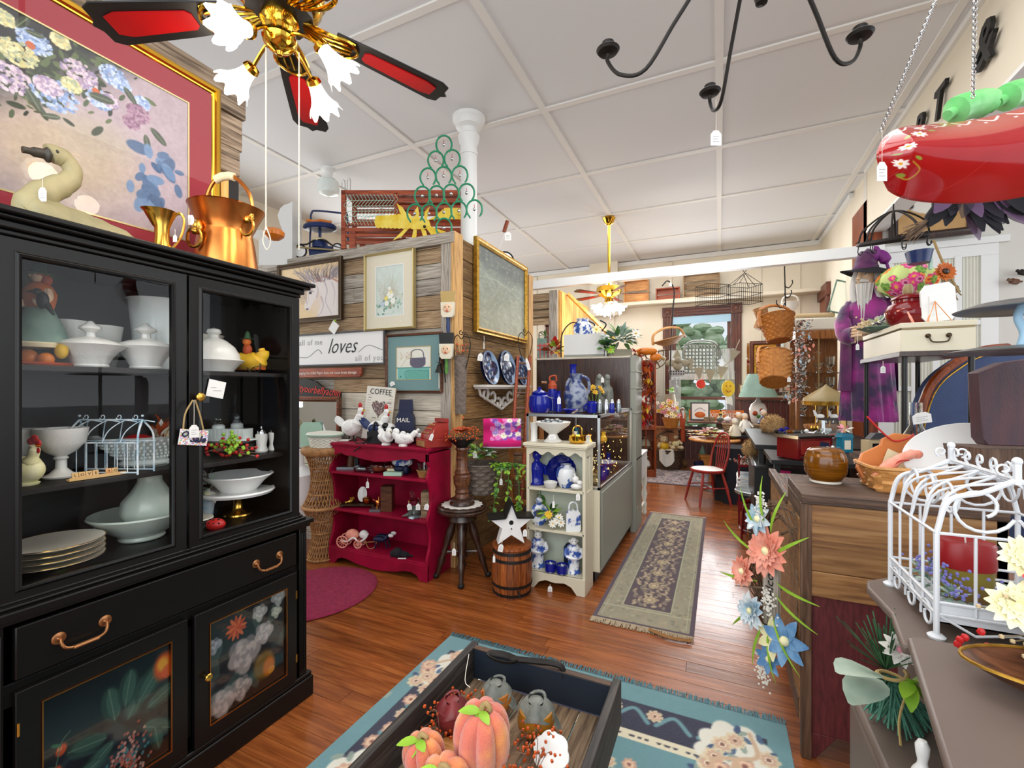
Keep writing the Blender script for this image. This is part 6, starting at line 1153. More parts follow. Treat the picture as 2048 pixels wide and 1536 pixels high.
I('rabbit_figurine','white rabbit with basket and coral figurine at the shelf edge','figurine',1153,.731,[('body','white',Mx(Bl((0,0,8),(12,8,6)),Bl((-2,0,22),(7,6,7)),Bl((6,-4,16),(6,5,5)),Tb([(-2,0,27),(-5,0,34)],2,6))),('basket','wicker_dark',Bl((2,2,16),(6,5,5)))],Y=3.1)
I('delft_jug','blue and white ring-body jug with dark handle on the middle shelf','jug',1078,.436,[('jug','blue_white',Mx(lambda b,s:b.tube([(14*s*math.cos(.3*i),0,(20+14*math.sin(.3*i))*s)for i in range(21)],7*s,12,closed=True),Lt([(6,34),(5,42),(8,46),(6,50),(3,53),(0,54)],14),Lt([(10,0),(8,3),(5,6)],16))),('handle','navy',Tb([(-18,0,34),(-28,0,30),(-26,0,14),(-16,0,10)],2,8))],**G)
I('silk_posy','yellow and white silk posy laid on the middle shelf','flowers',1108,.436,[('leaves','leaf',lambda b,s:bush(b,(-8*s,0,26*s),20*s,20*s,26,['leaf','leaf_br','leaf_dk'],16*s,8*s)),('blooms','white_fl',lambda b,s:[b.flower((x*s,-12*s,z*s),(R_.uniform(-.3,.3),-1,.4),9*s,9,mm,'yellow',layers=2)for x,z,mm in((4,18,'white_fl'),(13,14,'white_fl'),(-4,12,'white_fl'),(9,24,'white_fl'),(-12,30,'yellow'))])],Y=3.12)
I('reticulated_plate_vase','square blue and white scalloped vase with handle at the right of the middle shelf','vase',1147,.436,[('vase','blue_white_big',Pr([(-15,0),(-12,-1),(12,-1),(15,4),(14,36),(10,42),(4,40),(0,44),(-4,40),(-10,42),(-14,36)],9)),('handle','blue_white',Tb([(-9,4,40),(-7,4,54),(0,4,58),(7,4,54),(9,4,40)],1.8,8))],Y=3.1)
for x,l_,e in((1076,'blue and white animal headed jar with pointed ears, left of the bottom shelf',1),(1147,'blue and white monkey headed jar at the right of the bottom shelf',0)):
 I('zodiac_jar',l_,'figurine',x,.121,[('robe','blue_white',Lt([(14,0),(15,3),(12,8),(11,26),(15,38),(14,52),(8,58)],24,sy=.8)),('arms','blue_white',Tb([(-14,-2,50),(-16,-8,38),(0,-13,34),(16,-8,38),(14,-2,50)],[4,4,4,4,4],8)),('head','white_cer',Mx(Bl((0,-2,64),(8,8,8)),*([Tb([(-5,0,70),(-7,0,79)],[2.4,.6],6),Tb([(5,0,70),(7,0,79)],[2.4,.6],6)]if e else[Bl((0,-7,62),(5,4,4)),Bl((-8,0,64),(2,2,3)),Bl((8,0,64),(2,2,3))]),U('navy'),Bl((-3,-9,66),1,6,4),Bl((3,-9,66),1,6,4)))],Y=3.15)
for x,l_ in((1101,'small silver filigree cup with cobalt lining, left of the pair'),(1124,'small silver filigree cup with cobalt lining, right of the pair')):
 I('filigree_cup',l_,'cup',x,.121,[('holder','steel',Lt([(8,0),(9,2),(8,4),(12,18),(11,18),(7,6)],20,scal(10,.03))),('lining','cobalt_solid',Lt([(11,4),(12.5,20),(11,20),(9,6),(0,6)],20))],group='filigree cups',Y=3.09)
I('blue_panel_box','upright blue painted panel standing behind the monkey jar','box',1142,.121,[('panel','navy',Pr([(-14,0),(-14,40),(-8,48),(6,48),(6,0)],4))],Y=3.24)
I('milk_glass_compote','wide white milk glass compote full of tags on the cream bookcase','compote',1106,1.059,[('compote','milk',Lt([(18,0),(19,2),(12,8),(8,16),(16,22),(32,34),(35,40),(33,41),(14,26),(0,22)],36,scal(16,.03))),('contents','steel',lambda b,s:[b.ball((R_.gauss(0,10)*s,R_.gauss(0,8)*s,(38+R_.uniform(0,7))*s),(6*s,4*s,3*s),6,4)for _ in range(14)])],Y=3.16)
ptag('the bowl of the milk glass compote',1104,868,Y=3.02,l=1,w=14,h=10,rot=-5)
I('pierced_candle_vase','white pierced cylinder vase on the left of the cream bookcase top','vase',1068,1.059,[('vase','milk',Lt([(8,0),(7,3),(6.5,20),(8,36),(9,37),(7,37),(6,30),(0,28)],20))],Y=3.14)
I('brass_basket','bright brass basket dish with hoop handle on the cream bookcase','dish',1155,1.059,[('dish','brass_bright',Lt([(10,0),(15,2),(18,7),(17,14),(18,16),(16,16),(14,5),(0,4)],28)),('hoop','brass_bright',Tb([(-9,0,14),(-8,0,30),(0,0,35),(8,0,30),(9,0,14)],1.2,8))],Y=3.15)
# ---------------- display case ----------------
dc=thing('display_case','grey-green shop display case with aluminium framed glass top','display case',(-1.1,3.3,0));x0,x1,y1=-.29,.30,1.34
MB('grey_sage').box(x0,x1,0,y1,.09,.70).build('panel_base',None,dc,bev=.003);MB('black').box(x0+.02,x1-.05,.05,y1,0,.09).build('plinth',None,dc)
MB('cream_paint').box(x1-.13,x1-.0,-.012,0,.1,.7).build('front_stile',None,dc);MB('grey_sage').box(x1,x1+.01,.03,y1-.02,.12,.68).build('side_panel',None,dc,bev=.003)
b=MB('alu')
for x in(x0,x1-.02):
 for y in(0,y1-.02):b.box(x,x+.02,y,y+.02,.7,1.235)
for z in(.7,1.235):
 for y in(0,y1-.02):b.box(x0,x1,y,y+.02,z,z+.022)
 for x in(x0,x1-.02):b.box(x,x+.02,0,y1,z,z+.022)
b.build('metal_frame',None,dc,bev=.001)
for nm,a_ in(('glass_side',(x1-.008,x1-.004,.02,y1-.02,.72,1.235)),('glass_end',(x0+.02,x1-.02,.004,.008,.72,1.235)),('glass_top',(x0+.01,x1-.01,.01,y1-.01,1.245,1.25)),('glass_shelf',(x0+.02,x1-.15,.03,y1-.03,.96,.966))):MB('glass').box(*a_).build(nm,None,dc)
MB('dark_wood').box(x0+.01,x1-.01,.01,y1-.01,.69,.702).build('case_floor',None,dc)
b=MB('fairy')
for i in range(120):b.ball((R_.uniform(.0,.27),R_.uniform(.08,1.2),.72+abs(R_.gauss(.06,.12))),.0026,5,4)
o=solo('fairy_lights',b,'string of warm fairy lights glowing inside the glass display case','string lights',(-1.1,3.3,0));o['kind']='stuff'
l=bpy.data.lights.new('fairy_glow','POINT');l.energy=1.6;l.color=(1,.72,.4);l.shadow_soft_size=.15;lo=bpy.data.objects.new('fairy_glow',l);COL.objects.link(lo);lo.location=(-.98,3.8,1.02)
k=0
labs=['small cobalt glass bottle','amber glass dish','little white china cup','blue glass vase','small brass bell','cobalt salt cellar','tiny lidded jar','blue glass goblet','yellow glass dish','white figurine','blue bead jar','cobalt tumbler']
for i in range(12):
 X=-1.1+[.05,.2,.12,.22,.08,.2,-.1,-.15,.15,-.05,-.2,.1][i];Yy=3.42+i*.095;z=.703 if i%2 else.967
 if z>.9:X=min(X,-.98)
 m_=['cobalt_solid','horn','white_cer','cobalt_solid','brass','cobalt_solid','milk','cobalt','yellow','white_cer','tealglass','cobalt_solid'][i];h=R_.uniform(.07,.14)
 solo('glass_trinket',MB(m_).lathe([(.03,0),(.034,h*.3),(.02,h*.6),(.018,h*.8),(.026,h),(.02,h),(0,h*.7)],18),labs[i]+[' inside the display case, nearest end',' on the case floor near the corner post',' on the glass shelf behind the first bottle',' on the case floor among the fairy lights',' on the inner glass shelf, fourth back',' on the case floor halfway along',' on the inner glass shelf at mid length',' on the case floor beyond the middle',' on the inner glass shelf, far half',' on the case floor, far half',' near the far end of the glass shelf',' on the case floor at the far end'][i],'trinket',(X,Yy,z),group='trinkets in the display case')
T=1.258
I('cobalt_jar','lidded cobalt glass biscuit jar with wire bail on the display case','jar',1079,T,[('jar','cobalt_solid',Lt([(18,0),(20,3),(22,16),(20,32),(14,36),(16,38)],28)),('lid','cobalt_solid',Lt([(15,37),(15,40),(6,44),(3,46),(4,50),(0,51)],24)),('bail','steel',Tb([(-15,0,36),(0,-14,34),(28,-10,28)],.8,6))],Y=3.5)
I('seltzer_bottle','cobalt bottle with rusty pump top and turned side handle','bottle',1105,T,[('bottle','cobalt_solid',Lt([(11,0),(11,36),(8,40),(8,44)],20)),('pump','rust',Mx(Lt([(9,44),(9,52),(7,54),(6,60),(0,61)],16),Tb([(-5,0,60),(-5,0,68),(6,0,70),(8,0,60)],1.8,6))),('side_handle','oak_furn',Tb([(-12,0,56),(-22,0,57)],2.5,8))],Y=3.75)
I('small_blue_bottle','narrow cobalt bottle standing right of the seltzer bottle','bottle',1117,T,[('bottle','cobalt_solid',Lt([(6,0),(6,26),(4,30),(4,40),(5,42),(0,42)],16))],Y=3.6);ptag('the narrow cobalt bottle',1118,792,Y=3.5,l=2,w=7,h=14)
I('tall_blue_decanter','tall cobalt vase with flared neck at the back of the case top','vase',1146,T,[('vase','cobalt_solid',Lt([(14,0),(17,20),(16,36),(9,52),(7,66),(6,84),(8,90),(6,90),(4,80),(0,70)],24))],Y=4.1)
I('salt_glaze_jug','large blue and grey salt glazed stoneware jug with handle','jug',1152,T,[('jug','stone_blue',Mx(Lt([(18,0),(20,4),(24,22),(24,40),(16,52),(11,60),(12,72),(14,76),(12,76),(0,70)],30),Tb([(10,0,72),(24,0,64),(26,0,44),(22,0,34)],3,8),Tb([(-12,0,66),(-18,0,56),(-20,0,40)],[3,3,2],8)))],Y=3.72)
I('blue_dish','shallow cobalt glass dish in front of the stoneware jug','dish',1140,T,[('dish','cobalt_solid',Lt([(8,0),(18,8),(17,9),(8,2),(0,2)],24))],Y=3.42)
I('owl_mug','small cobalt owl mug with white flower spots','mug',1184,T,[('mug','cobalt_solid',Mx(Lt([(9,0),(10,3),(11,20),(9,22),(10,24),(8,24),(0,20)],22),Tb([(-10,0,18),(-16,0,12),(-10,0,5)],1.6,6)))],Y=3.55)
I('yellow_posy','bunch of yellow silk roses standing on the case','flowers',1188,T,[('blooms','yellow',lambda b,s:[b.flower((x*s,0,z*s),(x*.05,-.8,.6),7*s,8,'yellow','orange',layers=2)for x,z in((-16,38),(-8,42),(2,36),(12,44),(16,38),(-2,46))]),('stems','leaf',lambda b,s:[b.tube([(0,0,0),(x*s,0,36*s)],.8*s,4)for x in(-14,-4,6,14)])],Y=4.0)
I('praying_hands_statue','grey stone statue of two hooded figures against the brown panel','statue',1207,T,[('figure','squash_grey',Mx(Tb([(10,0,0),(10,0,30),(6,0,52),(8,0,68)],[11,10,7,3],10),Bl((7,-3,62),(6,6,7)),Bl((0,-8,34),(6,5,9)))),('figure','squash_grey',Mx(Tb([(-9,0,40),(-10,0,52),(-8,0,70)],[9,7,3],10),Tb([(-8,2,40),(0,2,10),(4,2,0)],[8,8,6],10),Bl((-9,-3,62),(6,6,7))))],Y=4.35);ptag('the grey stone statue',1205,752,Y=4.2,l=3,w=6,h=10)
for i,(x,mm,l_)in enumerate(((1199,'steel','small steel shaker left in the row of small vessels'),(1212,'chrome','tall chrome-topped shaker, second in the row'),(1224,'cobalt_solid','slim cobalt shaker with silver cap, third in the row'),(1237,'steel','pewter creamer with string handle at the case corner'))):
 I('shaker',l_,'shaker',x,T,[('body',mm,Lt([(5,0),(5.5,2),(5,16),(4,20)],16)),('cap','chrome',Lt([(4,20),(4,24),(2,27),(0,28)],14))],group='row of small shakers on the case',Y=3.55+.03*i)
tu=thing('tall_panel_cabinet','tall cabinet with dark brown back panel and grey side stile behind the display case','cabinet',(-1.32,4.66,0))
MB('dark_wood').box(-.52,.5,0,.03,0,1.77).build('back_panel',None,tu);MB('grey_sage').box(.5,.56,-.01,.35,0,1.79).build('side_stile',None,tu,bev=.004)
for z in(1.2,1.45,1.62):MB('grey_sage').box(.505,.57,-.015,.36,z,z+.02).build('moulding',None,tu,bev=.004)
MB('barn_pale').box(-.53,.51,-.01,.3,1.77,1.79).build('top_board',None,tu)
I('white_chest','pale grey wooden box with hinged lid on top of the tall cabinet','box',1167,1.79,[('box','trim_white',Mx(Bx(-41,41,0,50,5,46),U('grey_sage'),Bx(-41,41,-1,51,0,5)))],Y=4.68,rz=0)
for x,l_,mm in((1165,'speckled grey enamel pitcher lying on the white box','blue_white'),(1188,'small speckled enamel kettle on the white box','blue_white')):I('enamel_pitcher',l_,'pitcher',x,2.03,[('body',mm,Lt([(14,0),(18,8),(18,20),(11,30),(12,34),(0,34)]if x<1170 else[(9,0),(10,9),(5,14),(0,15)],22)),('handle','black',Tb([(12,0,30),(24,0,22),(16,0,8)],1.5,6))],Y=4.8)
I('iron_arch_hook','thin black iron arch rising over the white box','hook',1136,1.79,[('hook','iron',Tb([(-14,0,0),(-12,0,46),(8,0,70),(30,0,62),(38,0,52)],1.3,6,8))],Y=4.7)
I('floral_centerpiece','green and white faux foliage arrangement on the tall cabinet','flowers',1238,1.79,[('foliage','leaf',lambda b,s:(bush(b,(0,0,30*s),38*s,30*s,90,['leaf_sage','leaf_grey','leaf','leaf_sage'],26*s,8*s),bush(b,(-25*s,0,16*s),22*s,18*s,26,['leaf','leaf_dk'],14*s,12*s))),('blooms','cream_fl',lambda b,s:[b.flower((x*s,-14*s,z*s),(0,-1,.3),10*s,8,mm,'yellow')for x,z,mm in((-48,52,'cream_fl'),(-20,12,'leaf_br'),(18,30,'white_fl'),(30,44,'white_fl'))]),('box','burlap',Bx(-22,24,-8,14,0,14))],Y=4.75)
I('plaid_bag','small teal and red plaid gift bag at the left of the tall cabinet','bag',1084,1.79,[('bag','leaf_grey',Mx(Bx(-9,9,-5,8,0,40),U('red'),Bx(-9.5,9.5,-5.5,8,16,19),Bx(-9.5,9.5,-5.5,8,24,27),Bx(-5,-3,-6,-5,0,30),Bx(3,5,-6,-5,0,30))),('handle','black',Tb([(-6,0,40),(-5,0,52),(5,0,52),(6,0,40)],1,6)),('greens','leaf_dk',lambda b,s:bush(b,(8*s,0,42*s),12*s,12*s,16,['leaf_dk','leaf'],12*s,3*s))],Y=4.72)
I('fall_leaf_bunch','red and yellow faux autumn leaves beside the plaid bag','leaves',1108,1.79,[('leaves','rust',lambda b,s:bush(b,(0,0,14*s),20*s,26*s,46,['rust','red','orange','yellow','leaf_br'],16*s,10*s))],Y=4.74)
gl=thing('autumn_garland','garland of red, orange and yellow maple leaves hanging down the cabinet side','garland',Pt(1300,700,D=4.95),DEG);s=4.95/FPX
b=MB('twig').tube([Vector(q)*s for q in crv([(-36,0,-2),(-10,0,-6),(-8,0,-40),(0,0,-75),(-14,0,-120),(-12,0,-150)],5)],1*s,5)
for i in range(120):
 t=R_.random();x=[-30,-10,-8,0,-12,-12][min(5,int(t*6))];z=-150*t+R_.uniform(-4,4);c=(x+R_.gauss(0,8))*s,R_.uniform(-6,6)*s,z*s;mm=R_.choice(['rust','red','orange','yellow','rust','maroon'])
 for k in range(3):b.use(mm).leaf(c,(math.cos(k*.9+i),-.3,math.sin(k*.9+i)),13*s,6*s)
b.build('leaves',None,gl,kind='stuff');MB('orange_gl').ball((-6*s,0,-2*s),(22*s,9*s,8*s)).ball((12*s,2*s,-14*s),(12*s,6*s,8*s)).build('gourds',None,gl)
dt=thing('drop_leaf_table','white painted drop-leaf table end with turned legs past the display case','table',(-.79,5.0,0))
MB('trim_white').box(-.4,.03,-.33,.45,.72,.745).box(-.0,.02,-.3,.42,.45,.72).build('top_and_leaf',None,dt,bev=.006)
for y in(-.27,.4):MB('wicker_white').at(TR(0,y,0)).lathe([(.02,0),(.03,.03),(.02,.06),(.03,.12),(.018,.16),(.034,.24),(.02,.3),(.03,.36),(.03,.72)],16).build('leg',None,dt)
MB('wicker_white').box(-.01,.01,-.27,.4,.12,.15).build('stretcher',None,dt)
# ---------------- far end of the shop ----------------
ff=thing('ceiling_fan','distant brass ceiling fan on a long rod with lit frosted shades, above the far counter','fan',Pt(1218,433,Z=H));s=dep(ff.location)/FPX
MB('brass_bright').lathe(K([(10,0),(13,-4),(8,-14),(3,-18),(2.6,-132),(8,-136),(24,-142),(26,-152),(18,-158),(8,-164),(9,-172),(0,-176)],s),24).build('rod_and_motor',None,ff)
hz=-156*s
for k in range(5):
 a=math.radians(24+72*k-10);d=Vector((math.cos(a),math.sin(a),0));M_=RZ(math.degrees(a))@RX(10)
 bl=MB('walnut_x').at(TR(0,0,hz)@M_).plate([(22*s,-4*s),(74*s,-8*s),(80*s,-5*s),(80*s,5*s),(74*s,8*s),(22*s,4*s)],.006).build('blade',None,ff);MB('cherry_paint').at(TR(0,0,hz)@M_).plate([(36*s,-3*s),(70*s,-5*s),(70*s,5*s),(36*s,3*s)],.003,-.003).build('red_inlay',None,bl)
for k in range(4):
 a=k*PI/2+.5;d=Vector((math.cos(a),math.sin(a),-.8)).normalized();b=MB('shade_glass');tulip(b,TR(d*20*s+Vector((0,0,hz-8*s)))@align(d),.075,.12,32);b.build('lamp_shade',None,ff)
MB('string').tube([(3*s,0,-176*s),(3*s,0,-205*s)],.003,4).tube([(10*s,0,-170*s),(10*s,0,-200*s)],.003,4).build('pull_chain',None,ff)
l=bpy.data.lights.new('far_fan_light','POINT');l.energy=16;l.color=(1,.85,.65);l.shadow_soft_size=.1;lo=bpy.data.objects.new('far_fan_light',l);COL.objects.link(lo);lo.location=ff.location+Vector((0,0,-200*s))
zl=3.1;struct('trim_9',MB('wall_cream').box(-1.9,XR,YB-.3,YB,zl-.06,zl),bev=.005)
def crate(px0,px1,h,lab,y=8.8,n=3,m='barn_brown',nm='wooden_crate'):
 a,c=Pt(px0,590,Y=y),Pt(px1,590,Y=y);r=thing(nm,lab,'crate',((a.x+c.x)/2,y,zl));w_=(c.x-a.x)/2;t=.02
 for x in(-w_,w_-t):MB(m).box(x,x+t,-.04,.04,0,h).build('end_panel',None,r)
 for i in range(n):z=h*(i+.08)/n;MB(m).box(-w_,w_,.03,.045,z,z+h*.8/n).build('slat',None,r)
 for z in(0,h-t):MB(m).box(-w_,w_,-.045,.045,z,z+t).build('side_board',None,r)
crate(1248,1298,.42,'open honey wood crate on the high ledge behind the far fan',m='honey',n=2);crate(1312,1360,.22,'low brown plank box on the high ledge between two crates',n=2,m='red_wood');crate(1366,1440,.44,'slatted reddish brown crate on the high ledge, rightmost')
def wcage(px,py,wp,hp,lab,D_,heart=0):
 p=Pt(px,py,D=D_);s=D_/FPX;r=thing('wire_cage',lab,'cage',p,DEG+12);W2,D2,H2=wp*s/2,wp*s*.35,hp*s;b=MB('iron');R=.004
 for z in(0,H2*.5,H2):b.tube([(-W2,-D2,z),(W2,-D2,z),(W2,D2,z),(-W2,D2,z)],R,5,closed=True)
 for i in range(13):x=-W2+2*W2*i/12;[b.tube([(x,y,0),(x,y,H2)],R*.5,4)for y in(-D2,D2)]
 for i in range(7):y=-D2+2*D2*i/6;[b.tube([(x,y,0),(x,y,H2)],R*.5,4)for x in(-W2,W2)]
 if heart:
  for sx in(-1,1):b.tube([(sx*W2,0,H2),(sx*W2*.7,0,H2*1.2),(0,0,H2*1.75)],R,5).tube([(sx*W2,-D2,H2),(0,-D2*.2,H2*1.7)],R,5).tube([(sx*W2,D2,H2),(0,D2*.2,H2*1.7)],R,5)
  b.tube(crv([(0,0,H2*1.75),(-6*s,0,H2*1.75+9*s),(-2*s,0,H2*1.75+13*s),(0,0,H2*1.75+9*s),(3*s,0,H2*1.75+13*s),(6*s,0,H2*1.75+9*s),(0,0,H2*1.75)],4),R,5)
 b.build('wire_frame',None,r);return r
wcage(1489,605,52,34,'black wire house-shaped birdcage with a heart loop hanging before the tie beam',6.0,1);wcage(1425,610,52,38,'plain rectangular wire basket hanging left of the heart-topped birdcage',6.0)
hk=thing('iron_hook_rack','black iron hanging rack with scroll hooks holding baskets','hook',Pt(1569,532,D=6.0),DEG);s=6/FPX
b=MB('iron').tube([(0,0,0),(2*s,0,-80*s)],.008,6)
for z,r_,sx in((-34,8,1),(-54,7,1),(-74,8,-1)):b.tube(crv([(0,0,z*s),(sx*3*s,0,(z-8)*s),(sx*r_*1.2*s,0,(z-9)*s),(sx*r_*2*s,0,(z)*s),(sx*r_*1.9*s,0,(z+6)*s)],4),.007,6)
b.build('iron',None,hk)
basket('hanging_basket','round reddish woven basket with arched handle hanging, upper one of two large','basket',Pt(1559,682,D=5.9),DEG,22*5.9/FPX,33*5.9/FPX,52*5.9/FPX,'basket_org',rows=10,handle=.75,hr=.018,amp=.06,rot=(math.radians(-14),0,YAW))
basket('hanging_basket','deep honey woven basket hanging tilted below the reddish one','basket',Pt(1560,768,D=5.6)+Vector((-.06,0,.02)),DEG,26*5.6/FPX,34*5.6/FPX,62*5.6/FPX,'basket_honey',rows=12,handle=.7,hr=.012,amp=.06,rot=(math.radians(-26),math.radians(16),YAW))
for x,y,l_,rx in((1516,658,'small tan splint basket tilted at the left of the hanging baskets',25),(1528,648,'second small tan basket tucked behind the reddish hanging basket',-20)):basket('hanging_basket',l_,'basket',Pt(x,y,D=6.1),0,.06,.09,.22,'wicker_tan',rows=8,handle=0,amp=.04,rot=(math.radians(10),math.radians(rx),YAW))
basket('hanging_basket','small pale pink basket hanging on the right of the iron hooks','basket',Pt(1580,622,D=6.3),0,.07,.1,.12,'lace',rows=6,handle=1.0)
I('shepherd_hook','tall black shepherd hook rising in front of the back window','hook',1336,None,[('iron','iron',Tb([(4,0,-110),(6,0,-40),(10,0,30),(12,0,70),(0,0,88),(-12,0,78)],1.3,6,8))],py=650,D=7.5);ptag('the shepherd hook by the window',1341,560,D=7.4,l=5,w=5,h=7)
basket('straw_tray_basket','shallow straw basket with looped handle hanging on the shepherd hook','basket',Pt(1340,690,D=7.3),20,.1,.26,.1,'basket_lt',rows=5,handle=.7,hr=.015,rot=(0,math.radians(-14),YAW))
I('curved_wood_harp','curved bentwood spider web shaped rack before the back wall','rack',1303,None,[('bentwood','twig',lambda b,s:[b.tube([(r*s*math.cos(math.radians(a)),0,r*s*math.sin(math.radians(a)))for a in range(-170,20,12)],1*s,5)for r in(14,24,34)]+[b.tube([(0,0,0),(34*s*math.cos(math.radians(a)),0,34*s*math.sin(math.radians(a)))],1.4*s,5)for a in(-160,-60,10)])],py=705,D=7.6)
wv=I('woven_headboard','grey woven arched wicker headboard hanging in the back window','wicker panel',1403,None,[('frame','squash_grey',Tb([(-36,0,-16),(-36,0,0),(-26,0,16),(0,0,20),(26,0,16),(36,0,0),(36,0,-16)],2.5,8)),('weave','squash_grey',lambda b,s:[b.box((x-1.6)*s,(x+1.6)*s,-.01,0,-44*s,(14-abs(x)*.12)*s)for x in range(-34,36,7)]+[b.box(-35*s,35*s,-.014,.004,(z-1.6)*s,(z+1.6)*s)for z in range(-44,14,7)])],py=702,Y=8.75)
def curt(x0,x1,z0,z1,lab,m='curtain',y=YB-.12,n=60,k=9):
 b=MB(m).grid(lambda u,v:(x0+(x1-x0)*u,y+.02*math.sin(u*k*6.28)+.006*math.sin(v*9),z0+(z1-z0)*v),n,8);solo('lace_curtain',b,lab,'curtain')
zc=Pt(1400,700,Y=YB).z;curt(WX0-.05,WX1+.05,zc-.55,zc,'white sheer valance gathered across the middle of the back window',k=14,n=120);curt(WX0-.05,WX0+.16,WZ0-.1,zc-.4,'white sheer curtain hanging at the left edge of the back window');curt(WX1-.1,WX1+.06,WZ0+.2,zc-.4,'white sheer curtain hanging at the right edge of the back window')
solo('roller_blind',MB('blue_screen').box(WX0,WX1,YB-.02,YB-.01,WZ1-.14,WZ1),'pale blue roller blind pulled to the top of the back window','blind')
bn=thing('pennant_banner','grey burlap pennant banner draped across the back window','banner',Pt(1410,690,Y=8.6));s=dep(bn.location)/FPX
cp=[(-54,12),(-42,-12),(-18,-38),(0,-50),(20,-50),(44,-34),(62,8)]
MB('burlap').tube([Vector((x,0,z))*s for x,z in crv([(a,b_,0)for a,b_ in cp],5)for _ in(0,)]if 0 else[Vector((q.x,0,q.y))*s for q in crv([(a,b_,0)for a,b_ in cp],5)],.01,5,flat=.3).build('ribbon',None,bn)
for x,z,a in((-30,-30,30),(-12,-47,12),(10,-52,-4),(32,-46,-18),(54,-14,-40)):MB('burlap').at(TR(x*s,-.01,z*s)@RY(-a*.5)).prism([(-10*s,2*s),(10*s,2*s),(0,-24*s)],.004).build('pennant',None,bn)
I('burlap_angel','burlap angel figure with black and white check skirt hanging in the window','figurine',1355,None,[('hat_and_wings','burlap',Mx(Pr([(-8,14),(8,14),(0,32)],6),Bl((0,-3,10),(7,4,7)),Bl((-14,0,4),(11,2,7)),Bl((14,0,4),(11,2,7)),Bl((0,0,-2),(10,4,9)))),('skirt','txt_grey',Mx(Pr([(-17,-10),(17,-10),(10,-24),(-10,-24)],6),U('black'),lambda b,s:[b.box(x*s,(x+2.4)*s,-1*s,0,z*s,(z+2.4)*s)for x in range(-14,14,5)for z in(-14,-19)]))],py=730,Y=8.5)
I('red_suncatcher','round red spider suncatcher hanging in the back window','suncatcher',1401,None,[('disc','red',lambda b,s:b.at(RX(90)).lathe(K([(9,0),(9,1.5),(0,1.5)],s),24))],py=768,Y=8.75)
I('yellow_smiley_disc','yellow moon face disc with tassel in front of the window','ornament',1456,None,[('disc','yellow',Mx(lambda b,s:b.at(RX(90)).lathe(K([(13,0),(13,2),(0,2)],s),24,sy=1.25),lambda b,s:b.at())),('face','rust',Mx(Bl((-4,-2,5),1.5,6,4),Bl((4,-2,5),1.5,6,4),Tb([(-5,-2,-4),(0,-2,-7),(5,-2,-4)],.8,5))),('tassel','lace',Pr([(-4,-16),(8,-16),(10,-34),(-2,-30)],2))],py=777,Y=8.5)
for x,l_ in((1441,'square cobalt glass bottle on the window sill, left of the pair'),(1455,'square cobalt glass bottle on the window sill, right of the pair')):I('square_bottle',l_,'bottle',x,WZ0+.0,[('bottle','cobalt',Mx(Bx(-6,6,-5,5,0,26),Lt([(3,26),(3,30),(4,31),(0,31)],12)))],Y=8.93,group='cobalt sill bottles')
I('bee_figure','small black and yellow striped gnome hat behind the cobalt bottles','figurine',1441,WZ0,[('gnome','burlap',Lt([(8,0),(8,14),(5,20)],14)),('hat','yellow',Mx(*[Mx(U('black'if i%2 else'yellow'),Lt([(5-i*.7,20+i*4),(4.6-i*.7,24+i*4)],14))for i in range(6)]))],Y=8.8)
zs_=Pt(1420,843,Y=8.45).z;struct('trim_10',MB('brown_trim_x').box(Pt(1375,843,Y=8.4).x,Pt(1478,843,Y=8.4).x,8.35,9.0,zs_-.03,zs_),bev=.004)
pp_=I('pumpkin_patch_sign','orange board sign lettered Pumpkin Patch leaning above the sill shelf','sign',1425,zs_,[('board','pumpkin_paper',Bx(-44,56,0,2,0,20))],Y=8.9,rz=0);text('Pumpkin Patch',.16,pp_,'txt_white',TR(.04,-.002,.1),sx=.85)
fp=I('pumpkin_picture','small grey framed pumpkin picture standing on the sill shelf','picture',1400,zs_,[('frame','grey_frame',Bx(-18,18,0,3,0,37)),('print','white',Bx(-15,15,-.6,0,3,34)),('pumpkin_drawing','orange',Mx(Bl((0,-1,12),(10,.6,6)),U('txt_grey'),Tb([(-10,-1,20),(0,-1,26),(10,-1,20)],.6,5)))],Y=8.6,rz=0)
for x,l_ in((1413,'small brown candle cup on the shelf by the pumpkin picture'),(1424,'second small brown candle cup, right of the first')):I('candle_cup',l_,'candle holder',x,zs_,[('cup','barn_brown',Bx(-4,4,-4,4,0,9))],Y=8.45)
for x,l_,m_ in((1455,'white seashell bird ornament on the sill shelf','white_cer'),(1440,'small grey gnome ornament on the sill shelf','squash_grey')):I('shelf_ornament',l_,'ornament',x,zs_,[('body',m_,Mx(Bl((0,0,5),(8,5,5)),Tb([(0,0,6),(2,0,13)],[4,.6],8)))],Y=8.45)
def fbox(px,D_,Z=0):p=Pt(px,700,D=D_);p.z=Z;return p,D_/FPX
p,s=fbox(1292,7.4);cu=thing('curio_cabinet','orange oak curio cabinet with glass doors beyond the autumn garland','cabinet',p,18)
hh=1.45+58*s;MB('jamb_wood').box(-20*s,20*s,0,24*s,0,.12).box(-20*s,-16*s,0,24*s,.1,hh).box(16*s,20*s,0,24*s,.1,hh).box(-1*s,1.5*s,0,2*s,.1,hh).box(-20*s,20*s,0,24*s,hh-.08,hh).box(-20*s,20*s,-.01,24*s,.78,.86).box(-20*s,20*s,23*s,24*s,.1,hh).build('case',None,cu,bev=.004)
for z in(.45,1.15,1.45):MB('glass_obj').box(-16*s,16*s,2*s,22*s,z,z+.01).build('glass_shelf',None,cu)
MB('glass').box(-16*s,16*s,1*s,1.5*s,.12,hh-.08).build('pane',None,cu)
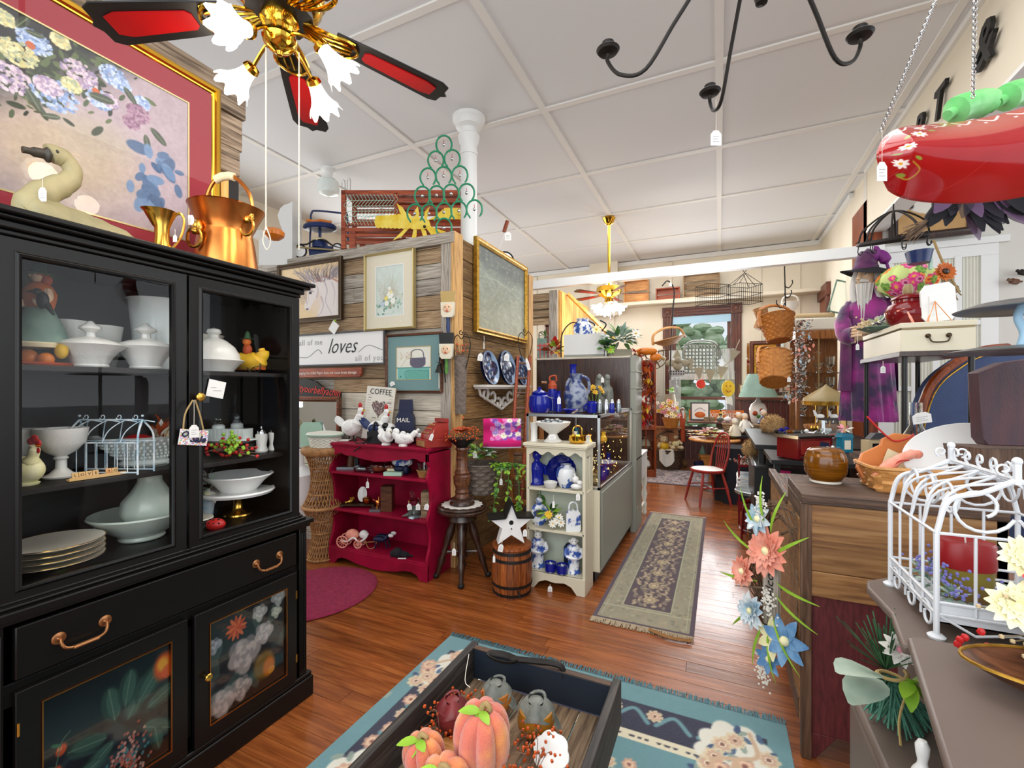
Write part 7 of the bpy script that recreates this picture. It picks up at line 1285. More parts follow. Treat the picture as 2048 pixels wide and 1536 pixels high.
for i,(z,m_,l_)in enumerate(((.13,'milk','pale figurine on the floor of the curio cabinet'),(.46,'burlap','rounded grey jug on the lower shelf of the curio cabinet'),(.88,'steel','pewter pieces on the middle of the curio cabinet'),(1.17,'milk','white vase on the upper glass shelf of the curio cabinet'))):solo('curio_piece',MB(m_).lathe([(.05,0),(.09,.05),(.07,.12),(.03,.16),(.05,.2),(0,.18)],16),l_,'ornament',(p.x-.03,p.y+.12,z))
solo('pediment',MB('horn').tube(crv([(-.2,0,.02),(-.05,0,.16),(.12,0,.1),(.3,0,.0)],5),.03,8),'curled gold and cream ribbon garland bow on the curio cabinet top','bow',(p.x,p.y,hh))
p,s=fbox(1335,8.2);sc_=thing('side_cabinet','small honey brown wooden cabinet against the back wall','cabinet',p,10);zt=Pt(1335,854,D=8.2).z
MB('oak_furn').box(-22*s,20*s,0,26*s,.02,zt-.03).box(-25*s,26*s,-.03,28*s,zt-.03,zt).build('case',None,sc_,bev=.004);MB('oak_furn').box(-18*s,-1*s,-.015,0,.1,zt-.1).build('door',None,sc_,bev=.004);MB('oak_furn').box(1*s,17*s,-.015,0,.1,zt-.1).build('door',None,sc_,bev=.004)
fb2=basket('flower_basket','honey basket filled with yellow and white silk flowers on the side cabinet','basket',Pt(1342,858,D=8.0)*1,0,.1,.15,.18,'basket_honey',rows=7,handle=0);fb2.location.z=zt
b=MB()
for i in range(46):p=Vector((R_.gauss(-.02,.08),R_.uniform(-.12,.08),.2+R_.random()*.28));b.flower(p,(p.x,-1,.6),.045,6,R_.choice(['yellow','white_fl','pink','cream_fl']),'rust')
b.build('blooms',None,fb2,kind='stuff')
I('brown_table_lamp','table lamp with tall grey-brown pleated shade and green topper','lamp',1340,zt,[('shade','lampshade_b',Lt([(16,30),(12,48),(9,66),(8,66),(15,31)],30,scal(16,.03))),('base','dark_wood',Lt([(9,0),(7,6),(3,12),(3,30)],16)),('topper','leaf',lambda b,s:bush(b,(0,0,72*s),7*s,8*s,18,['leaf','leaf_br'],7*s,4*s))],Y=8.6)
I('spindle_doll','tall orange-brown spindle figure with white beard beside the flower basket','figurine',1365,.5,[('body','rust',Lt([(6,0),(5,30),(6,52),(4,58)],14)),('head','walnut_x',Mx(Bl((0,0,62),(5,5,6)),U('hair_white'),Tb([(-1,-4,62),(0,-5,46)],[3,1.5],8)))],Y=8.75)
curt(Pt(1312,700,Y=8.9).x,Pt(1330,700,Y=8.9).x,1.0,2.2,'cream lace panel hanging left of the brown table lamp','lace')
bb=basket('round_basket','large dark brown splint basket with hooped handle holding teddy bears','basket',Pt(1337,938,Z=0),DEG,.19,.26,.36,'wicker_dark',rows=12,handle=1.25,hr=.014,amp=.04,k=18)
solo('lace_cloth',MB('lace').grid(lambda u,v:(-.25+.26*u,-.24-.03*math.sin(u*9)-.02*v,.38-.3*v*(.6+.4*math.sin(u*3.1))),10,8),'cream lace cloth draped over the rim of the dark round basket','cloth',Pt(1337,938,Z=0),DEG)
def bear(loc,sc,m,lab,shirt=None,rz=DEG):
 r=thing('teddy_bear',lab,'teddy bear',loc,rz);b=MB(m)
 b.ball((0,0,.1*sc),(.085*sc,.07*sc,.1*sc)).ball((0,-.01*sc,.235*sc),(.07*sc,.065*sc,.065*sc)).ball((0,-.07*sc,.22*sc),(.03*sc,.03*sc,.025*sc))
 for sx in(-1,1):b.ball((sx*.055*sc,0,.295*sc),(.025*sc,.015*sc,.025*sc)).tube([(sx*.07*sc,0,.16*sc),(sx*.12*sc,-.06*sc,.1*sc)],[.03*sc,.028*sc],8).tube([(sx*.05*sc,-.02*sc,.03*sc),(sx*.08*sc,-.13*sc,.03*sc)],[.04*sc,.035*sc],8).ball((sx*.08*sc,-.14*sc,.04*sc),.04*sc)
 b.build('body',None,r);MB('black').ball((-.025*sc,-.07*sc,.25*sc),.008*sc,6,4).ball((.025*sc,-.07*sc,.25*sc),.008*sc,6,4).ball((0,-.1*sc,.225*sc),.01*sc,6,4).build('face',None,r)
 if shirt:MB(shirt).ball((0,-.005*sc,.11*sc),(.092*sc,.078*sc,.08*sc)).build('shirt',None,r)
q=Pt(1337,938,Z=0);bear(q+Vector((-.08,0,.3)),1.0,'teddy_cream','cream teddy bear in a yellow shirt sitting in the dark basket','yellow');bear(q+Vector((.1,.08,.36)),.95,'teddy_cream','cream teddy bear tilted at the top right of the dark basket','cream_fl')
bear(Pt(1374,930,Z=0),1.5,'teddy','large brown teddy bear sitting on the floor beside the dark basket');bear(Pt(1392,926,Z=0)+Vector((0,.1,0)),1.0,'wicker_dark','smaller dark brown bear under the round table','red')
for x,m_,l_,sh in((1404,'leaf_grey','grey-green pointed gnome under the round table','gnome'),(1413,'orange','orange paper pumpkin crate standing under the round table','crate'),(1402,'navy','blue open box leaning in front of the orange crate','box')):
 p=Pt(x,940,Z=0);s=dep(p)/FPX
 if sh=='gnome':solo('gnome',MB(m_).lathe(K([(9,18),(7,30),(0,52)],s),16).use('skin').ball((0,-6*s,16*s),4*s).use('red').lathe(K([(8,0),(10,8),(8,18)],s),16),l_,'gnome',p+Vector((0,.25,0)))
 elif sh=='crate':solo('orange_crate',MB('basket_honey').box(-12*s,12*s,-8*s,8*s,0,28*s).box(-14*s,14*s,-9*s,9*s,26*s,30*s),l_,'crate',p,15)
 else:solo('blue_box',MB(m_).at(RY(-12)).box(-9*s,8*s,-3*s,3*s,0,20*s),l_,'box',p-Vector((0,.12,0)),DEG)
A=Art(150,70,'#8d7f80');A.noise(.05,20)
for i in range(900):A.ell(R_.random(),R_.random(),.012,.02,R_.choice(['#3a3040','#b8a8a0','#5a4450','#c0b4ac','#7a6470','#2c2838']),.8,R_.uniform(0,180))
A.rect(0,1,0,.05,'#4a4250');A.rect(0,1,.95,1,'#4a4250');A.rect(0,.02,0,1,'#4a4250');A.rect(.98,1,0,1,'#4a4250')
rg2=thing('persian_rug','faded grey and pink patterned rug on the floor near the back wall','rug',(-.95,7.9,.006));A.mesh('pile','art_rug',1.6,1.35,rg2,RX(-90));MB('navy').box(-.8,.8,-.675,.675,-.005,-.001).build('backing',None,rg2)
p=Pt(1428,877,D=6.5);rt=thing('round_table','round honey wood pedestal table covered with faux autumn leaves','table',(p.x,p.y,0));zt=p.z;s=6.5/FPX
MB('honey').lathe([(.33,zt-.03),(.345,zt-.015),(.34,zt),(0,zt)],48).build('tabletop',None,rt,bev=0);MB('dark_wood').lathe([(.2,0),(.18,.03),(.04,.06),(.035,zt-.04),(.15,zt-.03)],20).build('pedestal',None,rt)
b=MB()
for i in range(90):
 a=R_.uniform(0,6.28);q=R_.uniform(0,.3);c=(q*math.cos(a)-.03,q*math.sin(a),zt+R_.uniform(.0,.13)*(1.1-q*2)+.01);b.use(R_.choice(['orange','rust','yellow','red','leaf_br','cream_fl']))
 for k in range(4):b.leaf(c,(math.cos(k*1.5+i),math.sin(k*1.5+i),.4),.075,.04)
o=solo('autumn_leaf_pile',b,'heap of red, orange and yellow silk maple leaves on the round table','leaves',(p.x,p.y,0));o['kind']='stuff'
chp=Pt(1415,1006,Z=0);ch_=thing('windsor_chair','red painted bow-back wooden chair with worn white seat in the aisle','chair',chp,-62);
MB('red_reg').lathe([(.18,.40),(.2,.41),(.205,.43),(.2,.44)],36,sx=1.05,sy=1.0).use('white').lathe([(.19,.438),(.18,.443),(0,.44)],36,sx=1.05).build('seat',None,ch_)
for sx in(-1,1):
 for sy in(-1,1):MB('red_reg').tube([(sx*.13,sy*.12,.41),(sx*.17,sy*.16,.22),(sx*.2,sy*.2,0)],[.014,.019,.012],8).build('leg',None,ch_)
MB('red_reg').tube([(-.17,0,.2),(.17,0,.2)],.009,6).tube([(-.17,-.16,.22),(-.17,.16,.22)],.009,6).tube([(.17,-.16,.22),(.17,.16,.22)],.009,6).build('stretcher',None,ch_)
MB('red_reg').tube(crv([(-.17,.12,.43),(-.19,.17,.65),(-.12,.21,.84),(0,.225,.89),(.12,.21,.84),(.19,.17,.65),(.17,.12,.43)],6),.013,8).build('bow_back',None,ch_)
for x in(-.1,-.05,0,.05,.1):MB('red_reg').tube([(x*.8,.15,.43),(x*1.1,.2+.02*(1-abs(x)*8),.86-abs(x)*.5)],.007,6).build('spindle',None,ch_)
p=Pt(1470,1000,Z=0);s=dep(p)/FPX;ct=thing('draped_table','table draped to the floor in black cloth behind the red chair','table',p,4);zt=Pt(1470,893,D=dep(p)).z
MB('fabric_black').grid(lambda u,v:((.24+.02*math.sin(u*50)*(1-v))*math.cos(u*6.283),(.28+.02*math.sin(u*50)*(1-v))*math.sin(u*6.283),zt*v),80,6,cu=True).lathe([(.26,zt),(0,zt+.003)],30).build('cloth',None,ct)
p=Pt(1500,868,D=6.6);s=6.6/FPX;cn=thing('display_counter','long dark table crowded with figurines and baskets before the wainscot','table',(p.x,p.y,0),0);zt=p.z
MB('black').box(-.45,1.0,-.25,.6,zt-.04,zt).build('tabletop',None,cn,bev=.004)
for x in(-.4,.95):
 for y in(-.2,.55):MB('black').box(x-.02,x+.02,y-.02,y+.02,0,zt-.04).build('leg',None,cn)
lg=basket('long_basket','long low brown woven basket on the dark counter','basket',(p.x-.12,p.y+.1,zt),4,.17,.19,.13,'barn_brown',rows=7,handle=0,sx=1.3,sy=.7,k=12,sq=6)
gl_=thing('green_lamp','table lamp with sage green pleated shade and floral ginger jar base','lamp',Pt(1516,840,D=7.3),0);s=7.3/FPX
MB('lampshade').lathe(K([(35,46),(30,58),(20,86),(18,92),(17,92),(34,46)],s),48,lob=lambda a,t:1+.012*math.cos(40*a)).build('shade',None,gl_);MB('cream_fl').use('white_cer').lathe(K([(8,-8),(12,-4),(15,10),(16,22),(12,32),(6,36),(3,42),(2,56)],s),24).build('base',None,gl_)
MB('rust').use('rust').ball((-6*s,-14*s,14*s),5*s,8,5).ball((5*s,-14*s,20*s),4*s,8,5).use('leaf').ball((0,-14*s,8*s),4*s,8,5).build('painted_flowers',None,gl_);ptag('the green lampshade',1562,770,D=6.5,l=4,w=6,h=10)
for i,(px,py,D_,m_,l_,nm)in enumerate(((1478,850,6.6,'burlap','small dressed rabbit doll with white hair leaning on the sill','rag_doll'),(1490,852,6.5,'white_fl','pair of cream knitted dolls on the long basket','rag_doll'),(1528,845,6.7,'stone_blue','blue floral dressed doll sitting under the green lamp','rag_doll'),(1470,862,6.4,'cream_mat','tan canvas bag slumped on the counter left','bag'))):
 p=Pt(px,py+10,D=D_);s=D_/FPX;r=thing(nm,l_,'doll'if nm!='bag'else'bag',p,DEG);MB(m_).lathe(K([(12,0),(12,4),(7,18),(4,24)],s),14,sy=.7).tube([(-6*s,0,18*s),(-14*s,-6*s,8*s)],[3*s,2*s],6).tube([(6*s,0,18*s),(13*s,-6*s,8*s)],[3*s,2*s],6).build('body',None,r);MB('skin'if nm!='bag'else m_).ball((0,-1*s,28*s),5.5*s).use('hair_white').ball((0,1*s,31*s),(6*s,5*s,5*s)).build('head',None,r)
for px,py,rx,rz_,D_,l_ in((1545,850,24,20,5.2,'large round tan fur hat lying on the counter edge'),(1500,897,14,17,4.6,'oval tan fur muff hanging left of the glass table'),(1517,925,9,13,4.5,'small fur tail hanging below the fur muff')):
 p=Pt(px,py,D=D_);s=D_/FPX;b=MB('fur').ball((0,0,0),(rx*s,rx*.6*s,rz_*s),20,12)
 for i in range(260):d=Vector((R_.gauss(0,1),R_.gauss(0,1),R_.gauss(0,1))).normalized();c=Vector((d.x*rx,d.y*rx*.6,d.z*rz_))*s;b.tube([c,c+d*4*s],[.9*s,.1*s],3,cap=False)
 solo('fur_hat',b,l_,'fur',p,DEG,smooth=60)
A=Art(60,24,'#c8bfa8');fl=picture('wall_sign','small wooden FLOWER MARKET sign on the back wall right of the green lamp','sign',(Pt(1548,788,Y=8.95).x-.05,YB-.01,Pt(1548,788,Y=8.95).z),0,.62,.14,'barn_brown',.012,.02,art=A);text('FLOWER MARKET',.085,fl,'txt_dark',TR(0,-.012,0),sx=.78,off=.002)
picture('framed_print','small pale framed print on the back wall under the hanging baskets','picture',Pt(1492,783,Y=8.98),0,.22,.24,'gold_pale',.012,.02,'cream_mat',.03)
a,c=two(1500,682,1562,785,Y=8.9);mm=picture('wall_mirror','ornate brown and gold framed mirror on the back wall behind the hanging baskets','mirror',((a.x+c.x)/2,8.98,(a.z+c.z)/2),0,c.x-a.x,a.z-c.z,'brown_trim',.07,.05,'gold',.03);MB('mirror').box(-.28,.28,-.022,-.02,-.42,.42).build('mirror_glass',None,mm)
p,s=fbox(1640,6.1);cc_=thing('oak_china_cabinet','oak china cabinet with fluted posts and glass shelves behind the wizard','cabinet',p,DEG-14);zt=1.45+118*s
b=MB('oak_furn').box(-42*s,46*s,0,40*s,0,.75).box(-44*s,48*s,-2*s,42*s,zt-.12,zt).box(-42*s,46*s,38*s,40*s,.7,zt)
for x in(-42,-2,40):
 if x!=-2:b.box(x*s,(x+6)*s,0,6*s,.7,zt-.1)
b.build('case',None,cc_,bev=.005);MB('gold_pale').box(-3*s,-1*s,0,2*s,.75,zt-.12).build('muntin',None,cc_);MB('glass').box(-36*s,40*s,1*s,1.6*s,.78,zt-.12).build('pane',None,cc_)
for z in(1.05,1.38,1.66):MB('glass_obj').box(-36*s,40*s,4*s,38*s,z,z+.012).build('glass_shelf',None,cc_)
k=0
for z,sh in((1.075,'lower'),(1.395,'middle'),(1.675,'upper')):
 for x,fr in((-24,'left'),(4,'centre'),(24,'right')):
  h=[40,30,48][k%3];k+=1;loc=Matrix.Translation(p)@RZ(DEG-14)@Vector((x*s,18*s,z))
  solo('crystal_piece',MB('glass_obj').lathe(K([(6,0),(7,2),(2,6),(3,10),(9,18),(10,h*.75),(8,h*.75),(7,18),(0,12)],s*.9),18),'clear crystal %s on the %s glass shelf, %s, of the oak cabinet'%(['bowl','goblet','vase'][k%3],sh,fr),'glassware',loc,group='crystal in the oak cabinet')
solo('white_hamper',MB('wicker_white').box(-.32,.38,-.0,.3,0,.17),'long white wicker hamper lying on top of the oak china cabinet','hamper',(p.x,p.y,zt),DEG-14,bev=.02)
solo('patterned_cushion',MB('sand').box(-.3,.2,.02,.25,0,.07),'tan diamond patterned cushion on the white hamper','cushion',(p.x,p.y,zt+.17),DEG-14,bev=.03)
solo('leaning_glass_frame',MB('leaf_grey').at(RX(-12)@RY(18)).frame(.3,.44,[(0,0),(0,-.02),(.015,-.02),(.015,0)]).use('glass_obj').box(-.15,.15,-.006,0,-.22,.22),'grey framed glass pane leaning on the hamper beside the wizard','frame',(p.x+.3,p.y+.1,zt+.42),DEG-14)
a=Pt(1645,585,X=XR-.02);dr=struct('door_2',MB('brown_trim').box(XR-.05,XR,a.y-.45,a.y-.33,0,2.95).box(XR-.05,XR,a.y+.33,a.y+.45,0,2.95).box(XR-.06,XR,a.y-.5,a.y+.5,2.9,3.1),bev=.006);MB('jamb_wood').box(XR-.02,XR+.01,a.y-.33,a.y+.33,0,2.9).build('door_leaf',None,dr)
b=MB();p=Pt(1605,640,D=5.6)
for i in range(420):
 t=R_.random();c=Vector((R_.gauss(0,.05)-.1*t*t,R_.gauss(0,.04),-1.0*t));b.use(R_.choice(['wreath_blue','twig','coral','lace','twig','steel']));
 if i%2:b.ball(c,.009,5,4)
 else:b.leaf(c,(R_.gauss(0,1),-1,R_.gauss(0,1)),.06,.03)
o=solo('silver_berry_garland',b,'silver and dusty pink berry garland hanging beside the oak cabinet','garland',p);o['kind']='stuff';ptag('the silver berry garland',1578,752,D=5.4,l=2,w=7,h=10)
I('carousel_music_box','carousel ornament with scalloped gold canopy and white horses in front of the cabinet','carousel',1652,None,[('canopy','horn',Mx(Lt([(40,18),(38,24),(24,34),(6,46),(2,50),(0,52)],24,scal(12,.05)),U('gold'),Lt([(40,10),(41,18)],24,scal(12,.05)))),('poles','brass',lambda b,s:[b.tube([(x*s,y*s,-30*s),(x*s,y*s,14*s)],1*s,6)for x,y in((-26,-8),(-8,-16),(14,-14),(28,-4))]),('horses','white_cer',Mx(*[Mx(Bl((x,-12,-12),(9,4,5)),Tb([(x-8,-12,-10),(x-12,-12,0)],[3,2],6),Tb([(x-5,-12,-15),(x-7,-12,-24)],1,5),Tb([(x+5,-12,-15),(x+8,-12,-24)],1,5))for x in(-20,8)])),('base','oak_furn',Lt([(36,-38),(38,-34),(38,-30),(0,-30)],24))],py=820,D=4.9)
I('glass_tank','clear glass tank with dark rim standing behind the red jewellery chest','tank',1670,None,[('glass','glass_obj',Bx(-20,22,0,20,-24,4)),('rim','black',Bx(-21,23,-1,21,4,8))],py=845,D=4.4)
# ---------- counter of curios between chest and cabinet ----------
rb=thing('red_jewellery_chest','dark red wooden jewellery chest with silver edged lid on the counter','chest',Pt(1632,918,D=3.35),DEG+16);s=3.35/FPX
MB('oxblood').box(-46*s,44*s,0,50*s,0,42*s).build('body',None,rb,bev=.004);MB('black_metal').box(-48*s,46*s,-2*s,52*s,42*s,46*s).build('lid',None,rb,bev=.002);MB('chrome').box(-49*s,-46*s,-3*s,53*s,41*s,47*s).box(-40*s,38*s,-1*s,0,4*s,6*s).build('silver_edge',None,rb);MB('red_reg').box(-38*s,36*s,-1.2*s,0,10*s,36*s).build('front_panel',None,rb,bev=.003)
I('seashell','white conch seashell leaning against the red jewellery chest','shell',1658,None,[('shell','white_cer',Mx(Tb([(-4,-4,0),(0,-4,16),(6,-4,26)],[8,10,3],12)))],py=918,D=3.2)
I('blue_tin','tall navy blue box with silver edge leaning on the red chest','tin',1642,None,[('tin','navy',lambda b,s:b.at(RY(12)).box(-6*s,8*s,-3*s,3*s,0,34*s))],py=918,D=3.22)
I('turquoise_house','small turquoise wooden birdhouse box beside the red chest','birdhouse',1695,None,[('house','tealglass',Mx(Bx(-11,11,0,16,0,30),Pr([(-13,30),(13,30),(8,38),(-8,38)],18,-1))),('label_panel','cream_mat',Bx(-6,6,-1,0,6,24)),('flowers','white_fl',lambda b,s:bush(b,(0,6*s,44*s),13*s,10*s,20,['white_fl','pink','lace'],10*s,5*s))],py=905,D=3.1)
gt=thing('glass_top_table','low glass topped curio table with chrome edges and pink lined tray','table',Pt(1575,945,D=4.0)-Vector((0,0,0)),0);s=4/FPX;zb=gt.location.z;gt.location.z=0
MB('black').box(-.28,.3,-.35,.5,0,zb+.08).build('case',None,gt,bev=.004);MB('chrome').box(-.29,-.27,-.36,.5,zb+.08,zb+.095).box(-.29,.3,-.365,-.345,zb+.08,zb+.095).box(-.0,.015,-.36,.5,zb+.08,zb+.12).build('chrome_edge',None,gt);MB('magenta').box(-.15,-.02,-.358,-.35,.2,zb+.07).build('pink_lining',None,gt);MB('glass').box(-.27,.28,-.34,.48,zb+.1,zb+.106).build('glass_top',None,gt)
cur=[('iron','black iron cat figurine','b'),('amber_cer','amber glass goblet lying on its side','g'),('black','black comb with teeth','c'),('white_cer','white china bird','b'),('squash_grey','pine cone cluster','p'),('steel','pewter frog','b'),('cobalt_solid','blue glass paperweight','p'),('black','black lacquer box','x'),('glass_obj','clear glass ashtray','g'),('brass','brass candle snuffer','g'),('white_cer','little white teapot','g'),('rust','red enamel trinket box','x')]
for i,(m_,l_,k_)in enumerate(cur):
 px=1560+(i%6)*20+(i//6)*9;D_=3.9+.5*(i//6)+.12*(i%3);p=Pt(px,[872,868][i//6]+(i%3)*4,D=D_);s=D_/FPX;b=MB(m_)
 if k_=='b':b.ball((0,0,4*s),(9*s,5*s,5*s)).ball((-7*s,0,10*s),4*s).tube([(6*s,0,6*s),(13*s,0,11*s)],[2*s,.5*s],5)
 elif k_=='g':b.lathe(K([(5,0),(2,3),(3,6),(8,12),(7,16),(6,12),(0,8)],s),14)
 elif k_=='p':
  for _ in range(26):b.ball((R_.gauss(0,5)*s,R_.gauss(0,4)*s,R_.uniform(2,12)*s),2.4*s,5,4)
 elif k_=='c':b.box(-14*s,14*s,0,3*s,6*s,10*s);[b.box((-13+j*3)*s,(-12+j*3)*s,0,2*s,0,6*s)for j in range(9)]
 else:b.box(-9*s,9*s,-6*s,6*s,0,9*s)
 solo('curio',b,l_+' among the curios, '+['left end of the front row','second in the front row','third in the front row','fourth in the front row','fifth in the front row','right end of the front row','left end of the back row','second in the back row','third in the back row','fourth in the back row','fifth in the back row','right end of the back row'][i],'curio',p,DEG)
p=Pt(1610,880,D=4.3);solo('curio_counter',MB('black').box(-.45,.6,-.5,1.35,-.04,0).box(-.42,-.38,-.45,-.41,-p.z+.0,-.04).box(.52,.56,-.45,-.41,-p.z,-.04).box(-.42,-.38,.4,.44,-p.z,-.04).box(.52,.56,.4,.44,-p.z,-.04),'black counter carrying rows of small curios before the oak cabinet','table',(p.x,p.y,p.z-.01))
solo('small_black_table',MB('black').box(-.3,.35,-.15,.5,-.03,0).box(-.28,-.24,-.13,-.09,-.92,-.03).box(.29,.33,-.13,-.09,-.92,-.03).box(-.28,-.24,.44,.48,-.92,-.03).box(.29,.33,.44,.48,-.92,-.03),'small black table under the red jewellery chest','table',(.65,3.98,.927))
sp=Pt(1512,1085,Z=0);ms=thing('metal_stool','round grey metal stool with red bent legs beside the old wooden chest','stool',(sp.x,sp.y+.1,0));zt=.475
MB('galv').lathe([(.17,zt-.035),(.178,zt-.03),(.18,zt-.005),(.172,zt),(.16,zt-.004),(0,zt-.004)],44).build('seat',None,ms);MB('iron').tube([(0,0,.3),(0,0,zt-.03)],.012,8).build('screw_post',None,ms)
for i in range(4):a=i*PI/2+.6;MB('oxblood').tube(crv([(0,0,.36),(.09*math.cos(a),.09*math.sin(a),.36),(.13*math.cos(a),.13*math.sin(a),.3),(.15*math.cos(a),.15*math.sin(a),0)],5),.011,6,flat=1.8).build('leg',None,ms)
MB('galv').tube([(.14*math.cos(.5*i),.14*math.sin(.5*i),.1)for i in range(13)],.005,6,closed=True).build('foot_ring',None,ms)
p=Pt(1508,985,D=4.9);mg=thing('magazine_stand','dark red rack stacked with beaded wreaths and folded papers behind the stool','rack',(p.x,p.y,0));
for z in(.15,.38,.62):MB('oxblood').box(-.16,.24,-.15,.2,z,z+.02).build('shelf',None,mg)
for x in(-.15,.22):MB('oxblood').box(x-.01,x+.01,-.14,-.12,0,.75).build('post',None,mg)
for i in range(9):solo('folded_paper',MB(['white','paper','wreath_blue'][i%3]).box(-.17+.01*(i%3),.2-.012*(i%4),-.17,.12,0,.012),['bottom sheet','second sheet','third sheet','fourth sheet','fifth sheet','sixth sheet','seventh sheet','eighth sheet','top sheet'][i]+' of the folded papers stacked on the dark red rack','paper',(p.x,p.y,.4+i*.0145),R_.uniform(-6,6),group='folded papers on the rack')
b=MB();[b.use(R_.choice(['rust','white_fl','twig','squash_grey'])).ball((R_.gauss(0,.09),R_.gauss(0,.06),abs(R_.gauss(0,.035))),.011,5,4)for _ in range(240)]
o=solo('beaded_wreath',b,'coil of beaded berry garland heaped on the rack top shelf','garland',(p.x+.02,p.y-.02,.65));o['kind']='stuff'
A=Art(130,420,'#8a8268');A.noise(.04,12)
b_=((A.X<.03)|(A.X>.97));
for i in range(900):x,y=R_.random(),R_.random();A.ell(x,y,.02,.006,R_.choice(['#6b6a52','#a59c7c','#5d5f4d','#94876a','#a08a68','#767a66']),.55,R_.uniform(0,180))
A.rect(.24,.76,.085,.93,'#9a9a7c');A.rect(.255,.745,.09,.925,'#3b1f2b')
for i in range(60):
 y=.1+.815*(i+.5)/60
 for x in(.5,.34+.03*math.sin(i),.66-.03*math.sin(i*1.3),.42,.58):A.ell(x+R_.uniform(-.03,.03),y,.035,.006,R_.choice(['#a3906c','#8d7d60','#b7a47e','#7a6c58']),.85,R_.uniform(0,180),petals=5)
for y in np.linspace(.14,.88,9):A.flower(.5,y,.022,['#b09c74','#8d7a5c','#c4b088'],8)
for yy in(.075,.94):A.rect(.03,.97,yy-.002,yy+.002,'#a3a184')
A.rect(0,.045,0,1,'#3d2236');A.rect(.955,1,0,1,'#3d2236');A.rect(.07,.08,.02,.98,'#a3a184');A.rect(.92,.93,.02,.98,'#a3a184');A.rect(0,1,0,.008,'#3d2236');A.rect(0,1,.992,1,'#3d2236')
rn=thing('aisle_runner','long olive and burgundy floral runner rug with cream fringe in the aisle','rug',(-.435,4.155,.008));A.mesh('pile','art_rug',.6,2.66,rn,RX(-90));MB('fringe_cream').box(-.3,.3,-1.33,1.33,-.007,-.001).build('backing',None,rn)
def fringe(par,x0,x1,y,l,m,n,dz=0,sg=-1,nm='fringe'):
 b=MB(m)
 for i in range(n):x=x0+(x1-x0)*i/n;e=(x+R_.uniform(-.012,.012),y+sg*l*R_.uniform(.7,1.1),dz-.004);b.tube([(x,y,dz),((x+e[0])/2+R_.uniform(-.004,.004),(y+e[1])/2,dz+.002),e],.0022,3,cap=False)
 o=b.build(nm,None,par,kind='stuff');return o
fringe(rn,-.3,.3,-1.33,.06,'fringe_cream',240);fringe(rn,-.3,.3,1.33,.05,'fringe_cream',120,sg=1)
b=MB('brown_paper').grid(lambda u,v:(-.1+.24*u,-.03*v-.03*math.sin(u*3),.012+.012*abs(math.sin(u*17+v*4))*math.sin(v*3.1)),24,5);solo('brown_paper_scrap',b,'crumpled brown paper scrap lying on the corner fringe of the runner','paper',(-.28,2.8,.002),-6)
# ---------------- right room backdrop ----------------
YW=6.38;cb2=thing('glazed_cupboard','tall white cupboard with curtained divided glass doors in the right hand room','cupboard',(Pt(1880,700,Y=YW).x,YW,0));
xl=Pt(1755,600,Y=YW).x-cb2.location.x;xr=Pt(1995,600,Y=YW).x-cb2.location.x;zt=2.97
b=MB('trim_white').box(xl,xr,-.03,0,zt-.12,zt).box(xl,xl+.14,-.03,0,.9,zt-.12).box(xr-.14,xr,-.03,0,.9,zt-.12).box(xl,xr,-.03,0,0,.9)
n=4;W_=(xr-xl-.28)/n
for i in range(1,n):b.box(xl+.14+i*W_-.03,xl+.14+i*W_+.03,-.035,0,.9,zt-.1)
for z in(1.45,2.15):b.box(xl+.14,xr-.14,-.03,0,z-.025,z+.025)
b.build('door_frames',None,cb2,bev=.004)
MB('wicker_white').grid(lambda u,v:(xl+.14+(xr-xl-.28)*u,-.012+.008*math.sin(u*160),.9+(zt-1)*v),160,3).build('gathered_curtain',None,cb2);MB('trim_white').box(xl-.05,xr+.08,-.05,0,zt,zt+.07).build('cornice',None,cb2,bev=.004)
a,c=two(1783,345,1962,462,Y=6.2)
A=Art(60,50,'#b9905a');A.noise(.05,4);A.ell(.45,.45,.3,.12,'#e8e4dc',1,-10);A.line([(.2,.5),(.02,.7)],.05,'#1c1c22');A.ell(.55,.6,.09,.1,'#7fae4a');A.ell(.6,.3,.16,.07,'#4a4048')
picture('framed_print','brown framed picture of a white stork on wood in the right hand room','picture',((a.x+c.x)/2,6.3,(a.z+c.z)/2),0,c.x-a.x,a.z-c.z,'dark_wood',.08,.04,art=A)
for x,y,m_,l_ in((2048,545,'iron','grey fish wall plaque at the right edge of the far wall'),(2030,563,'walnut_x','small wooden fish plaque with white tail on the far wall')):I('wall_fish',l_,'plaque',x,None,[('fish',m_,Mx(Tb([(-14,0,4),(-2,0,0),(14,0,0)],[3,6,2],8)))],py=y,Y=6.3)
